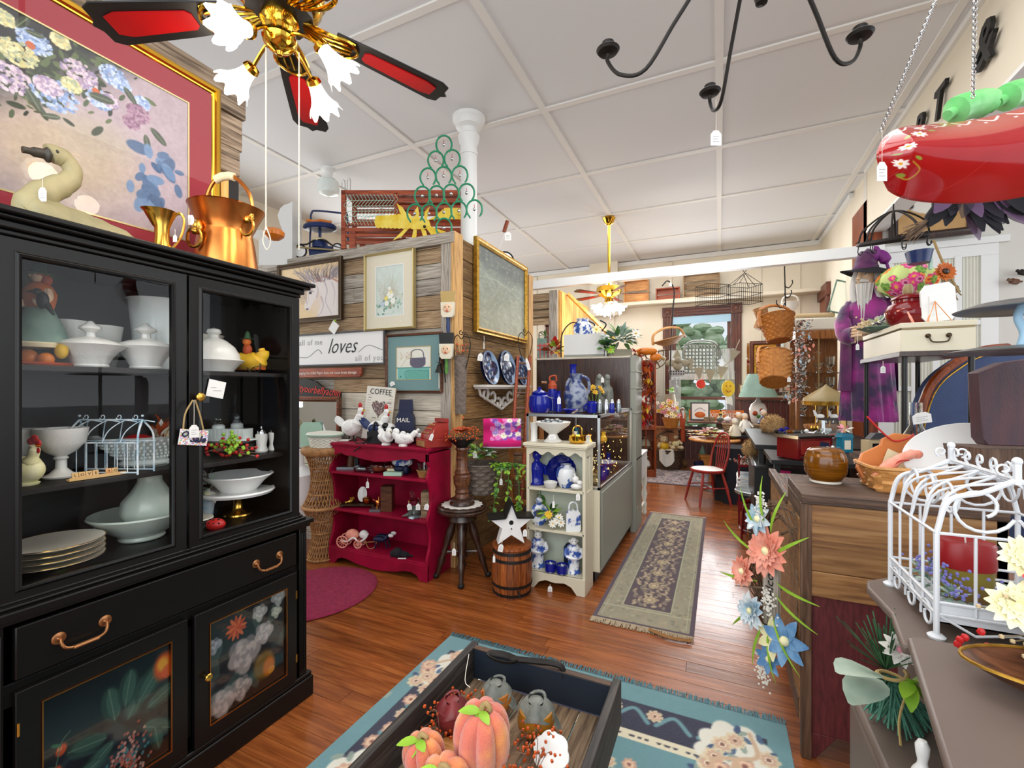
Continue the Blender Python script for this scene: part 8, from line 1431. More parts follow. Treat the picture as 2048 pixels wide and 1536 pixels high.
# ---------------- old wooden chest ----------------
ox=thing('wooden_chest','large old pine chest with dark lid edge and worn maroon painted lower panel','chest',(.293,2.094,0));w=.6
MB('chest_dark').box(-.0,w,-.012,.38,1.0,1.04).build('lid',None,ox,bev=.004)
MB('chest_wood').box(.03,w,0,.02,.74,1.0).build('front_board',None,ox,bev=.003);MB('chest_wood').box(.03,w,0,.018,.64,.738).build('lower_board',None,ox,bev=.003)
MB('maroon').box(.02,w,.012,.03,.1,.64).prism([(.02,.1),(.02,.0),(.05,.0),(.12,.1)],.018,.012).build('maroon_panel',None,ox,bev=.003)
MB('chest_dark_z').box(0,.035,-.006,.03,0,1.0).build('corner_stile',None,ox,bev=.003)
MB('chest_wood').box(.0,.02,.03,1.2,.12,.93).build('side_board',None,ox,bev=.003);MB('chest_dark_y').box(0,.02,.03,.38,.93,1.0).build('side_rail',None,ox,bev=.003);MB('chest_dark_y').box(-.008,.03,.38,1.2,.9,.945).build('side_rail',None,ox,bev=.003);MB('chest_dark_y').box(-.004,.0,.05,1.19,.12,.2).build('side_rail',None,ox);MB('chest_dark_y').box(.02,w,.38,1.2,.88,.92).build('rear_shelf',None,ox);MB('chest_dark_z').box(0,.03,1.16,1.2,0,.93).build('back_stile',None,ox);MB('chest_dark_z').box(w-.03,w,.0,1.2,0,1.0).build('far_side',None,ox)
wr=thing('flower_wreath','twig wreath sign with coral, blue and cream silk flowers on the chest side','wreath',(.245,2.27,.64),-50)
b=MB('twig')
for i in range(60):a0=R_.uniform(0,6.28);r0=R_.uniform(.2,.27);b.tube([(r0*.55*math.cos(a0+t*.35)+R_.gauss(0,.008),R_.uniform(-.04,.03),1.25*r0*math.sin(a0+t*.35)+R_.gauss(0,.008))for t in range(6)],.003,4)
for e in((.1,-.03,-.42),(-.16,-.1,-.1),(.2,-.04,.3)):b.tube([(0,0,e[2]*.6),e],[.006,.002],5)
b.build('twigs',None,wr,kind='stuff')
MB('barn_grey_z').box(-.05,.03,-.05,-.035,-.22,.16).build('plank',None,wr);text('Welcome',.06,wr,'txt_dark',TR(-.01,-.052,-.03)@RY(-90))
for c,n_,r,m_,l in(((.02,-.09,.12),14,.105,'coral',3),((-.12,-.09,-.02),12,.075,'coral',2),((.04,-.08,-.24),6,.085,'cream_fl',1),((.1,-.08,-.22),7,.1,'blue_fl',1),((-.04,-.08,.24),8,.08,'wreath_blue',2),((-.06,-.1,-.17),12,.08,'wreath_blue',4),((.02,-.08,-.34),7,.07,'blue_fl',1)):MB().flower(c,(c[0],-1,.2),r,n_,m_,'cream_fl',layers=l,cup=.25).build('silk_flower',None,wr)
b=MB('white_fl')
for c in((-.02,-.09,.3),(.02,-.09,-.1),(-.02,-.08,-.42)):
 for _ in range(70):b.ball((c[0]+R_.gauss(0,.018),c[1],c[2]+R_.gauss(0,.035)),.005,5,3)
b.build('tiny_blossoms',None,wr,kind='stuff')
b=MB('leaf_br')
for i in range(12):a0=i*.55;c=(.05*math.cos(a0),-.08,.22*math.sin(a0));b.leaf(c,(math.cos(a0),-.5,math.sin(a0)*1.2),.2,.014,up=(0,-1,0),bend=.4)
b.build('grass_blades',None,wr,kind='stuff')
I('amber_crock','glossy amber brown round stoneware jar with pale foot on the chest','jar',1651,1.04,[('jar','amber_cer',Lt([(24,4),(28,8),(36,22),(37,42),(34,56),(31,61),(31,64),(26,68),(0,69)],40)),('foot','cream_cer',Lt([(25,0),(27,1),(27,5),(24,5)],36)),('lid_cord','lace',Tb([(-8,-6,62),(4,-4,64),(14,-6,62)],1,5))],Y=2.38)
I('candy_corn_dish','white scalloped dish of orange candy corn sprigs behind the amber jar','dish',1598,.92,[('dish','white_cer',Lt([(14,0),(24,7),(23,8),(0,3)],24)),('candies','orange_gl',lambda b,s:[b.use(R_.choice(['orange_gl','rust','white_fl'])).ball((R_.gauss(0,9)*s,R_.gauss(-3,8)*s,R_.uniform(5,12)*s),2.6*s,5,4)for _ in range(60)])],Y=2.7)
bq=basket('market_basket','rectangular honey splint basket holding a pumpkin board and a white platter','basket',(.78,2.36,1.04),4,.19,.205,.095,'honey',rows=4,handle=0,sx=1.15,sy=.62,k=12,amp=.03,sq=7)
pb=thing('pumpkin_board','orange pumpkin shaped wooden board leaning in the honey basket','board',(.70,2.40,1.09),22,rot=(math.radians(-18),0,math.radians(16)))
MB('terra').prism([(-.15,-.03),(-.17,.03),(-.14,.09),(-.06,.13),(-.05,.155),(.0,.18),(.06,.175),(.1,.16),(.13,.16),(.15,.13),(.12,.105),(.16,.05),(.15,-.02),(.1,-.05),(-.1,-.05)],.02).build('board',None,pb,bev=.005);MB('maroon').use('red').tube(crv([(-.1,-.01,.25),(-.06,-.02,.18),(-.02,-.02,.14),(.03,-.02,.15),(.06,-.02,.17)],4),.004,5).use('paper_cream').at(TR(-.02,-.012,.05)@RY(28)).box(-.05,.05,-.002,0,-.03,.04).build('cord_and_tag',None,pb)
I('ginger_root_board','knobbly pink-tan ginger shaped wooden piece with red cord beside the pumpkin board','ornament',1800,1.13,[('root','coral',Mx(Tb([(-46,0,-20),(-24,0,4),(0,0,20),(26,0,30)],[11,11,9,9],10),Bl((34,0,28),(12,6,9)))),('cord','red',Tb([(-30,-8,0),(-10,-10,16),(10,-9,18)],1.4,5))],Y=2.3)
pl_=thing('oval_platter','large white oval platter leaning in the honey basket','platter',(.86,2.35,1.19),0,rot=(math.radians(72),math.radians(-12),math.radians(8)));MB('white_cer').lathe([(.08,0),(.12,.006),(.17,.016),(.168,.019),(.12,.01),(0,.006)],48,sx=1.15,sy=.72).build('platter',None,pl_)
# ---------------- back table with lantern, lamp, box ----------------
p0=(1.0,2.75);bt=thing('long_back_table','dark wooden table behind the chest carrying lamps and boxes','table',(0,0,0))
MB('chest_dark_y').box(.92,2.3,2.7,4.3,.93,.97).build('tabletop',None,bt)
for x in(.95,2.25):
 for y in(2.75,4.25):MB('chest_dark_z').box(x-.03,x+.03,y-.03,y+.03,0,.93).build('leg',None,bt)
I('oil_lamp','clear glass oil lamp with tall chimney and square pressed glass font','lamp',1832,.97,[('font','glass_obj',Mx(Bx(-28,28,-20,20,6,40),Bx(-32,32,-24,24,0,6))),('burner','antique',Lt([(10,40),(14,46),(11,52),(8,56)],20)),('chimney','glass_obj',Lt([(13,52),(22,76),(19,96),(11,112),(10,160),(9,160),(10,112),(17,96),(20,76),(12,54)],28,cap=False)if 0 else(lambda b,s:b.lathe(K([(13,52),(22,76),(19,96),(11,112),(10,158)],s),28,cap=False)))],Y=3.0);ptag('the neck of the oil lamp',1842,822,Y=2.9,l=3,w=38,h=22,rot=-8)
I('clear_storage_box','frosted clear plastic box under the oil lamp','box',1845,.97,[('box','glass_obj',Bx(-45,30,-20,20,0,28))],Y=2.85)
ln=I('camp_lantern','galvanised lantern with wire bail and glass globe on the back table','lantern',1945,1.02,[('body','galv',Mx(Lt([(30,0),(32,3),(30,8),(28,10)],28),Lt([(28,34),(34,38),(34,54),(28,58),(0,60)],28))),('globe','glass_obj',lambda b,s:b.lathe(K([(27,10),(30,22),(28,34)],s),28,cap=False)),('bail','steel',Tb([(-32,0,40),(-34,0,86),(-14,0,104),(4,0,98),(20,0,104),(32,0,86),(32,0,40)],1.5,6,6)),('warning_label','yellow',Pr([(-6,40),(6,40),(0,51)],1,-35))],Y=2.55)
I('funnel_cup','round silver galvanised funnel lying on its side by the lantern','funnel',1885,1.05,[('cup','galv',lambda b,s:b.at(TR(0,0,14*s)@RZ(20)@RX(90)).lathe(K([(24,0),(26,2),(18,-10),(8,-26),(0,-28)][::-1],s),28))],Y=2.6)
solo('open_carton',MB('barn_pale').use('sand').box(-.12,.14,-.0,.2,0,.13),'tan cardboard carton behind the galvanised funnel','carton',(1.42,3.05,.97),10)
I('model_house','small grey-roofed wooden display box beyond the black table leg','box',1765,.97,[('box','sand',Mx(Bx(-28,24,0,20,0,36),U('black'),Bx(-20,18,-1,0,5,30),U('grey_frame'),Pr([(-22,38),(18,38),(8,50),(-10,50)],14,4)))],Y=3.9)
# ---------------- black-legged stand with drawer box ----------------
bs=thing('metal_leg_stand','tall stand with black tube legs and dark top beside the wizard','table',(.95,3.29,0));zt=1.665
MB('dark_wood').box(-.01,.34,-.01,.79,zt-.03,zt).build('tabletop',None,bs,bev=.003)
for x in(.02,.31):
 for y in(.02,.76):MB('black').tube([(x,y,.98),(x,y,zt-.03)],.014,10).build('leg',None,bs)
MB('black').tube([(.02,.02,1.0),(.02,.76,1.0)],.008,6).tube([(.31,.02,1.0),(.31,.76,1.0)],.008,6).build('foot_rail',None,bs)
dx=thing('cream_drawer_box','cream painted lidded box with antique bail handle on the black-legged stand','box',(.95,3.3,zt));MB('cream_paint').box(0,.325,0,.74,0,.125).build('body',None,dx,bev=.002);MB('cream_paint').box(-.003,.33,-.005,.745,.135,.165).build('lid',None,dx,bev=.003);MB('horn').box(.005,.32,-.002,0,.126,.135).build('seam',None,dx)
b=MB('antique')
for sx in(-1,1):b.ball((.165+sx*.045,-.008,.085),.013,12,8)
b.tube([Vector(q)for q in crv([(.12,-.02,.085),(.125,-.025,.06),(.14,-.027,.048),(.19,-.027,.048),(.205,-.025,.06),(.21,-.02,.085)],5)],.004,8).build('bail_handle',None,dx)
zb=zt+.165
I('oxblood_crock','glossy oxblood red lidded crock with brown swirled handles on the cream box','jar',1816,zb,[('body','oxblood',Lt([(24,0),(28,3),(36,18),(38,30),(32,42),(25,47),(25,52),(28,54),(26,58),(14,64),(0,65)],40)),('swirl_handles','coral',Mx(Tb([(-34,-14,28),(-26,-24,30),(-20,-28,14),(-14,-28,2)],2.2,6),Tb([(8,-34,2),(10,-34,20),(18,-32,32),(30,-20,30)],2.2,6))),('knob','horn',Lt([(7,64),(9,70),(8,78),(6,84),(0,85)],14))],Y=3.5)
I('easel_plate','square cream plate with rounded corners seen from behind on a wire easel','plate',1878,zb,[('plate','white_cer',lambda b,s:b.at(TR(0,0,42*s)@RX(10)@RY(-10)).prism([(x*s,z*s)for x,z in((-34,-24),(-24,-36),(26,-38),(36,-28),(32,26),(20,38),(-26,38),(-36,26))],3*s).box(-20*s,14*s,-1.5*s,0,-22*s,16*s)),('easel','copper',Mx(Tb([(-36,-14,0),(-12,-4,44),(16,-14,0)],.8,5,1),Tb([(-16,-14,0),(-12,-4,44)],.8,5)))],Y=3.42)
I('dried_flower_dish','dish of pale dried hydrangea and berries on the corner of the cream box','flowers',1755,zb,[('blooms','white_fl',lambda b,s:(bush(b,(0,0,14*s),34*s,18*s,70,['white_fl','leaf_sage','wicker_white','cream_fl'],12*s,8*s),[b.use('sand').ball((-34*s+R_.gauss(0,9)*s,-8*s,R_.gauss(14,5)*s),2*s,5,4)for _ in range(40)])),('dish','leaf_grey',Lt([(16,0),(34,8),(33,9),(0,2)],20))],Y=3.75)
# ---------------- wizard figure ----------------
wz=thing('wizard_figure','life-size wizard figure in purple crushed velvet robe and floppy hat, hands clasped','figure',Pt(1735,842,D=3.95),DEG-38);s=3.95/FPX
q=lambda x,y,z:Vector((x*s,y*s,z*s))
def robe(u,v):
 a=2*PI*u;z=v*262;r=52-14*v+(8*math.sin(PI*min(1,max(0,(v-.55)/.45))));r*=1+.07*math.sin(a*9+v*3)*(1-v*.7)+.03*math.sin(a*23+v*9)*(1-v)
 if v>.88:r*=1-(v-.88)*4.6
 return(r*math.cos(a)*s,r*math.sin(a)*.62*s,z*s)
MB('purple_cloth').grid(robe,90,40,cu=True).build('robe',None,wz)
def ov(u,v):
 a=-.2+PI*1.25*u;z=60+v*190;r=(50-10*v)*(1+.05*math.sin(u*30+v*4));r*=1-max(0,v-.85)*4.2
 return(r*math.cos(a+.4)*1.12*s,r*math.sin(a+.4)*.74*s,z*s)
MB('purple_dk').grid(ov,50,24).build('over_cape',None,wz)
for sx in(-1,1):MB('purple_dk'if sx>0 else'purple_cloth').tube(crv([q(sx*30,-4,236),q(sx*44,-12,205),q(sx*40,-30,172),q(sx*14-10,-44,170)],5),[12*s,15*s,18*s,17*s,15*s],14).build('sleeve',None,wz)
def hand(M_,m,parent,sc=1,n=5):
 b=MB(m).at(M_);b.tube([(0,0,0),(.03*sc,0,0),(.075*sc,0,.002)],[.022*sc,.032*sc,.036*sc],10,flat=.5)
 for i in range(4):
  y=(-.026+.0175*i)*sc;L_=[.06,.07,.066,.05][i]*sc;b.tube(crv([(.06*sc,0,y),(.075*sc+L_*.4,-.006*sc,y*1.05),(.075*sc+L_*.8,-.016*sc,y*1.05),(.075*sc+L_,-.026*sc,y)],3),[.0095*sc,.009*sc,.008*sc,.006*sc],8)
 b.tube(crv([(.02*sc,0,.028*sc),(.045*sc,-.012*sc,.048*sc),(.078*sc,-.02*sc,.05*sc)],3),[.012*sc,.01*sc,.007*sc],8);o=b.build('hand',None,parent)
hand(TR(q(8,-46,176))@RZ(190)@RX(10),'skin',wz,1.35);hand(TR(q(-4,-38,164))@RZ(195)@RX(-10),'skin',wz,1.25)
MB('skin').ball(q(-4,-10,282),(17*s,18*s,24*s),20,14).tube([q(-4,-6,240),q(-4,-8,265)],11*s,12).tube([q(-12,-28,290),q(-17,-34,280),q(-14,-28,276)],[3*s,4.5*s,3*s],8).ball(q(-14,-22,273),(5*s,3*s,2*s),8,5).ball(q(12,-2,282),(4*s,3*s,6*s),8,6).build('head',None,wz)
MB('white').ball(q(-14,-24,289),2.6*s,8,6).ball(q(-2,-27,289),2.6*s,8,6).use('black').ball(q(-15.5,-26,289),1.2*s,6,4).ball(q(-3,-29.4,289),1.2*s,6,4).build('eyes',None,wz)
MB('hair_white').grid(lambda u,v:tuple(q(-22+34*u*(1-.55*v)+6*v,-24-8*math.sin(PI*u)*(1-v*.4)-2*math.sin(u*25),272-78*v*(1-.12*math.sin(u*31)))),24,12).tube(crv([q(8,-6,300),q(18,-4,280),q(20,-6,250),q(12,-12,222)],5),[8*s,10*s,10*s,5*s],10).tube(crv([q(-20,-6,298),q(-25,-8,280),q(-26,-12,250),q(-18,-18,226)],5),[6*s,7*s,7*s,4*s],10).tube(crv([q(-20,-27,280),q(-10,-31,277),q(2,-29,275)],4),[3*s,4*s,3*s],8).build('beard_and_hair',None,wz)
MB('fabric_black').grid(lambda u,v:tuple(q(-4+(24+24*v)*math.cos(6.283*u),-8+(22+20*v)*math.sin(6.283*u),303+5*math.sin(6.283*u*2+1)*v-12*v*abs(math.cos(6.283*u/2+.3)))),48,5,cu=True).build('hat_brim',None,wz)
wz.scale=(.86,.9,1);MB('purple_dk').tube(crv([q(-4,-8,298),q(-2,-6,318),q(10,-4,332)],5),[25*s,22*s,17*s],18).use('hat_purple').tube(crv([q(8,-4,330),q(28,-2,324),q(38,0,298)],5),[17.4*s,11*s,3*s],18).build('hat_crown',None,wz)
ptag('the purple sleeve of the wizard figure',1715,662,D=3.6,l=26,w=7,h=12);ptag('the underside of the black-legged stand',1766,722,D=2.8,l=10,w=10,h=14)
fp_=thing('fabric_pumpkin','stuffed pumpkin of bright pink and orange floral fabric hung before the cupboard','pumpkin',Pt(1813,562,D=3.7),DEG);s=3.7/FPX
A=Art(240,90,'#c8d98a')
for i in range(120):A.flower(R_.random(),R_.random(),R_.uniform(.06,.13),R_.choice([['#d8247c','#f05aa0','#f0c040'],['#f07a30','#f8a050','#c03a20'],['#e04890','#f0a0c0','#8a2050'],['#5a8a3a','#8ab84a']]),8)
def pm(s_,V):
 a=s_.X*2*PI;t=(s_.Y-.5)*PI;r=50*(1-.13*(1-np.abs(np.cos(a*5))));V[...,0]=r*np.cos(t)*np.cos(a)*s;V[...,1]=-r*np.cos(t)*np.sin(a)*s;V[...,2]=34*np.sin(t)*(1-.12*np.cos(t)**8)*s;return V
A.mesh('stuffed_body','art_cloth',1,1,fp_,mod=pm)
I('sunflower_bundle','dried broom bundle with silk sunflower hanging on thick rope before the cupboard','flowers',1883,None,[('sunflower','yellow',lambda b,s:b.flower((0,-6*s,-6*s),(-.2,-1,.2),20*s,16,'orange','dark_wood',layers=2,cr=.35)),('dried_stalks','drygrass',lambda b,s:[b.tube([(0,0,-10*s),((20+R_.gauss(0,10))*s,0,(-42+R_.gauss(0,10))*s)],1.2*s,4)for _ in range(30)]),('rope','twine',Tb([(-16,0,60),(-4,0,30),(10,0,0),(34,0,-44)],2.4,6))],py=540,D=3.4)
I('blue_tin_bucket','small cobalt blue tin bucket with white lettering hanging from the pot rack','bucket',1838,None,[('bucket','blue_paint',Lt([(17,-12),(22,12),(21,12),(16,-10),(0,-10)],24)),('strap','mint',Bx(20,25,-2,2,-24,20))],py=515,D=3.3)
pr=thing('domed_pot_rack','black iron domed pot rack with S hooks hanging below the beam','pot rack',Pt(1787,480,D=2.9),DEG);s=2.9/FPX;b=MB('iron')
el=lambda a,r=1,z=0:(66*s*r*math.cos(a),36*s*r*math.sin(a),z*s+5*s*math.sin(a)+9*s*math.cos(a))
b.tube([el(i*.21)for i in range(30)],2*s,6,closed=True,flat=2)
for k in range(4):a=k*PI/4+.3;b.tube(crv([el(a),el(a,.8,32),(0,0,58*s),el(a+PI,.8,32),el(a+PI)],6),1.8*s,6)
b.tube([(0,0,56*s),(0,0,72*s)],1.4*s,6).build('frame',None,pr)
for i in range(7):c=Vector(el(i*.9));MB('iron').tube([c+Vector(q_)*s for q_ in crv([(-4,0,4),(0,0,6),(2,0,0),(0,0,-14),(4,0,-20),(9,0,-16),(8,0,-12)],4)],1*s,5).build('hook',None,pr)
# ---------------- red sleigh tray on chains ----------------
tr_=thing('red_sleigh_tray','large red painted curved wooden tray with white daisies hanging on chains','tray',Pt(1760,250,D=1.55),DEG-4);s=1.55/FPX
A=Art(330,150,'#a30c12');A.noise(.03,5)
for i in range(9):x=.02+i*.055*(1+i*.12);A.line([(x,.97),(x+.025*(1+i*.12),.9),(x+.055*(1+i*.12),.97)],.011,'#f0e8e4');A.ell(x,.88,.008,.012,'#f0e8e4')
for x,y,r in((.13,.72,.075),(.07,.5,.062),(.065,.25,.062),(.175,.87,.05)):
 for k in range(8):A.leafs(x,y,r,k*45+10,'#f4efe8',.45)
 A.ell(x,y,r*.25/A.ar,r*.25,'#e0a020')
for x,y,l,a in((.07,.66,.08,60),(.18,.78,.08,10),(.06,.4,.07,200),(.1,.36,.07,-20),(.07,.12,.08,30)):A.leafs(x,y,l,a,'#8a9a3a',.5)
A.line([(.1,.3),(.14,.24),(.12,.14),(.08,.12)],.006,'#b89a30');A.line([(.4,.35),(.32,.15),(.2,.02)],.003,'#c04a40',.6)
def tm(s_,V):
 x=s_.X;y=s_.Y;V[...,0]=(-2+430*x)*s;h=150*(1-.93*(2*np.abs(x-.5))**8);V[...,2]=(-58+6*x*8-54*np.sin(PI*x)*.6+(y-.5)*h*.95+(y>.5)*0)*s+(y-.5)*s*150*x*.35;V[...,1]=(-60*np.sin(PI*y)*1.0+20)*s*np.clip(12*x,0,1);return V
A.mesh('painted_outside','art_gloss',1,1,tr_,mod=tm)
A2=Art(60,30,'#a8261c');A2.mesh('inside','art_gloss',1,1,tr_,mod=lambda s_,V:(tm(s_,V),V.__setitem__((...,1),V[...,1]+.012))[0])
def chain(p0,p1,lab,n):
 b=MB('chrome');p0=Vector(p0);p1=Vector(p1);d=(p1-p0)/n;M0=align(d)
 for i in range(n):b.at(TR(p0+d*i)@M0@RZ(90*(i%2))).tube([(.005*math.cos(t*PI/4),0,d.length*.5+d.length*.72*math.sin(t*PI/4))for t in range(8)],.0016,5,closed=True)
 solo('hanging_chain',b,lab,'chain')
chain(Pt(1762,262,D=1.55),Pt(1872,0,D=1.3),'silver chain holding the left end of the red tray',44);chain(Pt(1946,195,D=1.5),Pt(1950,-20,D=1.35),'silver chain behind the red tray rising near the ampersand',34)
ptag('the left chain of the red sleigh tray',1764,262,D=1.5,l=62,w=20,h=38)
for x,y,l_ in((1945,215,'shiny mottled green gourd lying in the red tray, left one'),(2045,190,'shiny green gourd at the right edge of the red tray')):I('green_gourd',l_,'gourd',x,None,[('gourd','egg_green',Mx(Tb([(-50,0,-16),(-20,0,0),(20,0,8),(44,0,2)],[10,26,26,12],14)))],py=y,D=1.68)
wt=thing('hanging_witch','witch doll in layered black and grey tulle riding a twig broom','witch',Pt(1935,400,D=2.6),DEG);s=2.6/FPX
b=MB()
for i in range(34):
 x=R_.uniform(-70,90);b.use(['fabric_black','tulle','tulle_p','fabric_black'][i%4]).leaf((x*.6*s,R_.uniform(-20,20)*s,20*s),(x*.012,R_.uniform(-.3,.3),-1),R_.uniform(60,100)*s,34*s,up=(0,-1,0),bend=-.1)
b.build('skirt_layers',None,wt);MB('fabric_black').tube([q_*s for q_ in crv([(-30,0,40),(-50,0,0),(-72,0,-30),(-84,0,-52)],4)],[16*s,14*s,9*s,5*s],10).ball((20*s,0,40*s),(50*s,24*s,30*s)).build('body',None,wt);hand(TR(-40*s,-24*s,12*s)@RZ(10),'skin',wt,.9)
b=MB('barn_brown').use('twig').tube([(-120*s,0,-62*s),(40*s,0,20*s)],2.5*s,6)
for i in range(50):b.tube([(-60*s,0,-32*s),((-118+R_.gauss(0,6))*s,R_.gauss(0,5)*s,(-70+R_.gauss(0,9))*s)],.8*s,3)
b.build('twig_broom',None,wt)
# ---------------- right foreground: chair back, tiered tray, plum box ----------------
bcr=thing('upholstered_chair','camel back settee in ribbed blue fabric with carved wood rim','settee',Pt(1900,890,D=2.9),DEG);s=2.9/FPX
top=[(-130,-190),(-110,-90),(-75,-20),(-40,110),(20,168),(70,190),(120,196),(220,190),(220,-190)];tp=[(q_.x,q_.y)for q_ in crv([(x,z,0)for x,z in top[:7]],5)]+top[7:]
MB('chair_blue').prism([(x*s,z*s)for x,z in tp],30*s).build('upholstered_back',None,bcr,bev=.01);MB('jamb_wood').tube([(x*s,4*s,z*s)for x,z in tp[:-2]],8*s,8).use('gold').tube([(x*s+5*s,-3*s,z*s-9*s)for x,z in tp[:-2]],1.6*s,6).build('wood_rim',None,bcr)
for x in(-110,200):MB('jamb_wood').bar((x*s,15*s,-180*s),(x*s,15*s,-bcr.location.z),.05,.05).build('leg',None,bcr)
tt=thing('tiered_tray','two-tier hammered metal serving tray with iridescent stem at the right edge','tray',Pt(2062,706,D=1.35),DEG);s=1.35/FPX
MB('galv').lathe(K([(40,4),(90,8),(128,2),(130,4),(92,12),(0,10)],s),48).build('lower_tier',None,tt);MB('galv').lathe(K([(30,96),(80,98),(112,88),(114,90),(82,102),(0,102)],s),48).build('upper_tier',None,tt);MB('tealglass').use('blue_screen').tube([q_*s for q_ in crv([(-22,0,10),(-14,0,40),(-26,0,70),(-18,0,96)],5)],7*s,12).tube([q_*s for q_ in crv([(0,0,10),(8,0,50),(-4,0,96)],5)],6*s,12).build('glass_stem',None,tt)
tt2=thing('pedestal_stand','dark metal post under the tiered tray at the right edge','stand',(tt.location.x,tt.location.y,.95));MB('iron').tube([(0,0,0),(0,0,tt.location.z-.94)],.012,8).lathe([(.09,0),(.02,.02)],20).build('post',None,tt2)
px_=Pt(1957,752,D=1.6);pbx=thing('plum_crate','plum brown painted wooden box standing at the right edge','box',Pt(1965,885,D=1.6),DEG-8);s=1.6/FPX
MB('plum_box').prism([(-6*s,140*s),(0,8*s),(10*s,-6*s),(150*s,-8*s),(150*s,175*s),(40*s,160*s)],.05).build('box',None,pbx,bev=.004)
q=Pt(2035,895,D=1.66);solo('dark_chest',MB('chest_dark_z').box(-.16,.3,-.06,.14,-(q.z-1.0),0),'dark wooden box under the plum crate at the right edge','box',q,DEG-8)
# ---------------- taupe furniture ----------------
td=thing('taupe_dresser','taupe painted dresser top with rounded front corner in the right foreground','dresser',(0,0,0))
MB('taupe').plate([(.27,.2),(.262,.72),(.345,1.16),(.36,1.172),(1.3,1.172),(1.3,.2)],.022,.928).build('top',None,td,bev=.006);MB('taupe').box(.42,1.28,.22,1.1,0,.928).build('body',None,td,bev=.004)
ts=thing('taupe_shelf','taupe painted scalloped side shelf carrying the white birdcage','shelf',(0,0,0));MB('taupe').plate([(.372,1.55),(.36,1.5),(.37,1.35),(.345,1.19),(1.2,1.19),(1.2,1.72),(.5,1.66)],.022,.898).build('top',None,ts,bev=.006);MB('taupe').box(.46,1.15,1.25,1.62,.64,.898).build('body',None,ts)
tn=thing('taupe_nightstand','low taupe nightstand with brass knob drawer beside the old chest','nightstand',(0,0,0));MB('taupe').box(.318,.95,.5,1.56,.615,.64).build('top',None,tn,bev=.012);MB('taupe').box(.335,.94,.52,1.545,.0,.615).build('body',None,tn,bev=.004)
for z0,z1 in((.37,.6),(.1,.34)):d_=MB('taupe').box(.322,.34,.6,1.5,z0,z1).build('drawer',None,tn,bev=.006)
MB('brass').at(TR(.32,1.2,.5)@RY(-90)).lathe(K([(6,0),(5,10),(15,16),(15,22),(9,28),(0,29)],.001),18).build('knob',None,tn)
bq_=thing('straw_broom_bouquet','teal straw whisk broom tied with raffia and pink silk flowers on the nightstand','flowers',(.385,1.38,.645),DEG+12);bq_.scale=(1.25,1.25,1.0)
b=MB('raffia_green')
for i in range(170):a=R_.uniform(-.5,.5);b.tube([(R_.gauss(0,.01),R_.gauss(0,.01),.1),(.13*math.sin(a)+R_.gauss(0,.004)+.02,R_.uniform(-.05,.03),-.0+R_.uniform(0,.02))],.0022,3,cap=False)
for i in range(90):d=Vector((R_.gauss(0,.6),R_.gauss(-.2,.3),1)).normalized();b.use('leaf_dk').tube([(-.02,0,.13),Vector((-.02,0,.13))+d*R_.uniform(.09,.15)],.0012,3,cap=False)
b.build('straw_and_pine',None,bq_,kind='stuff')
MB('straw').tube([(.024*math.cos(t*.5)-.005,.022*math.sin(t*.5),.1+.002*t%3)for t in range(13)],.004,6).tube(crv([(0,-.025,.1),(-.04,-.04,.05),(-.05,-.05,.0)],4),.002,4).build('raffia_tie',None,bq_)
MB().flower((.02,-.05,.17),(0,-1,.4),.05,12,'pink','maroon',layers=3,cup=.6).flower((-.03,-.03,.2),(-.3,-1,.6),.035,10,'white_fl','pink',layers=3).build('silk_roses',None,bq_)
b=MB('leaf_sage').leaf((-.05,0,.13),(-1,-.2,.5),.11,.07).leaf((-.04,0,.11),(-1,-.3,.0),.1,.07).use('leaf_br')
for a in range(6):b.leaf((0,-.03,.12),(math.cos(a),-.5,math.sin(a)*.7),.06,.024)
b.build('leaves',None,bq_)
ptag('the raffia tie of the straw broom',1757,1395,D=1.12,l=48,w=24,h=18)
I('china_bell','white china hand bell with painted flowers in front of the nightstand','bell',1845,.655,[('bell','white_cer',Lt([(26,0),(27,3),(22,16),(16,34),(9,46),(8,54),(11,68),(12,84),(7,94),(0,96)],28))],Y=1.16)
I('small_posy','little posy of yellow, orange and pine sprigs beside the china bell','flowers',1870,.655,[('sprigs','leaf_dk',lambda b,s:(bush(b,(0,0,20*s),26*s,18*s,40,['leaf_dk','leaf','orange','yellow','pink'],18*s,4*s)))],Y=1.1)
bgc=thing('white_wire_birdcage','white wire birdcage planter with pointed arched roof and scrollwork','birdcage',(.42,1.25,.922));L=.285;Wd=.25;b=MB('white_metal');q=lambda x,y,z:Vector((x,y,z));hb=.222;ht_=.345
for X in(0,Wd):
 for Y in(0,L):b.tube([q(X,Y,0),q(X,Y,hb)],.0055,8).lathe([(.014,-.002),(.016,.003),(.01,.008)],14,c=(X,Y,0))
for Y in(0,L):b.tube(crv([q(0,Y,hb),q(.02,Y,hb+.07),q(Wd*.3,Y,ht_-.03),q(Wd/2,Y,ht_)],6),.0055,8).tube(crv([q(Wd,Y,hb),q(Wd-.02,Y,hb+.07),q(Wd*.7,Y,ht_-.03),q(Wd/2,Y,ht_)],6),.0055,8).tube([q(Wd/2,Y,ht_-.01),q(Wd/2,Y,ht_+.035)],.007,8).ball(q(Wd/2,Y,ht_+.037),.009,8,6)
b.tube([q(Wd/2,0,ht_),q(Wd/2,L,ht_)],.0045,8);b.build('frame',None,bgc)
b=MB('white_metal')
for z in(.05,.075,hb):
 for X in(0,Wd):b.tube([q(X,0,z),q(X,L,z)],.0035,6)
 for Y in(0,L):b.tube([q(0,Y,z),q(Wd,Y,z)],.0035,6)
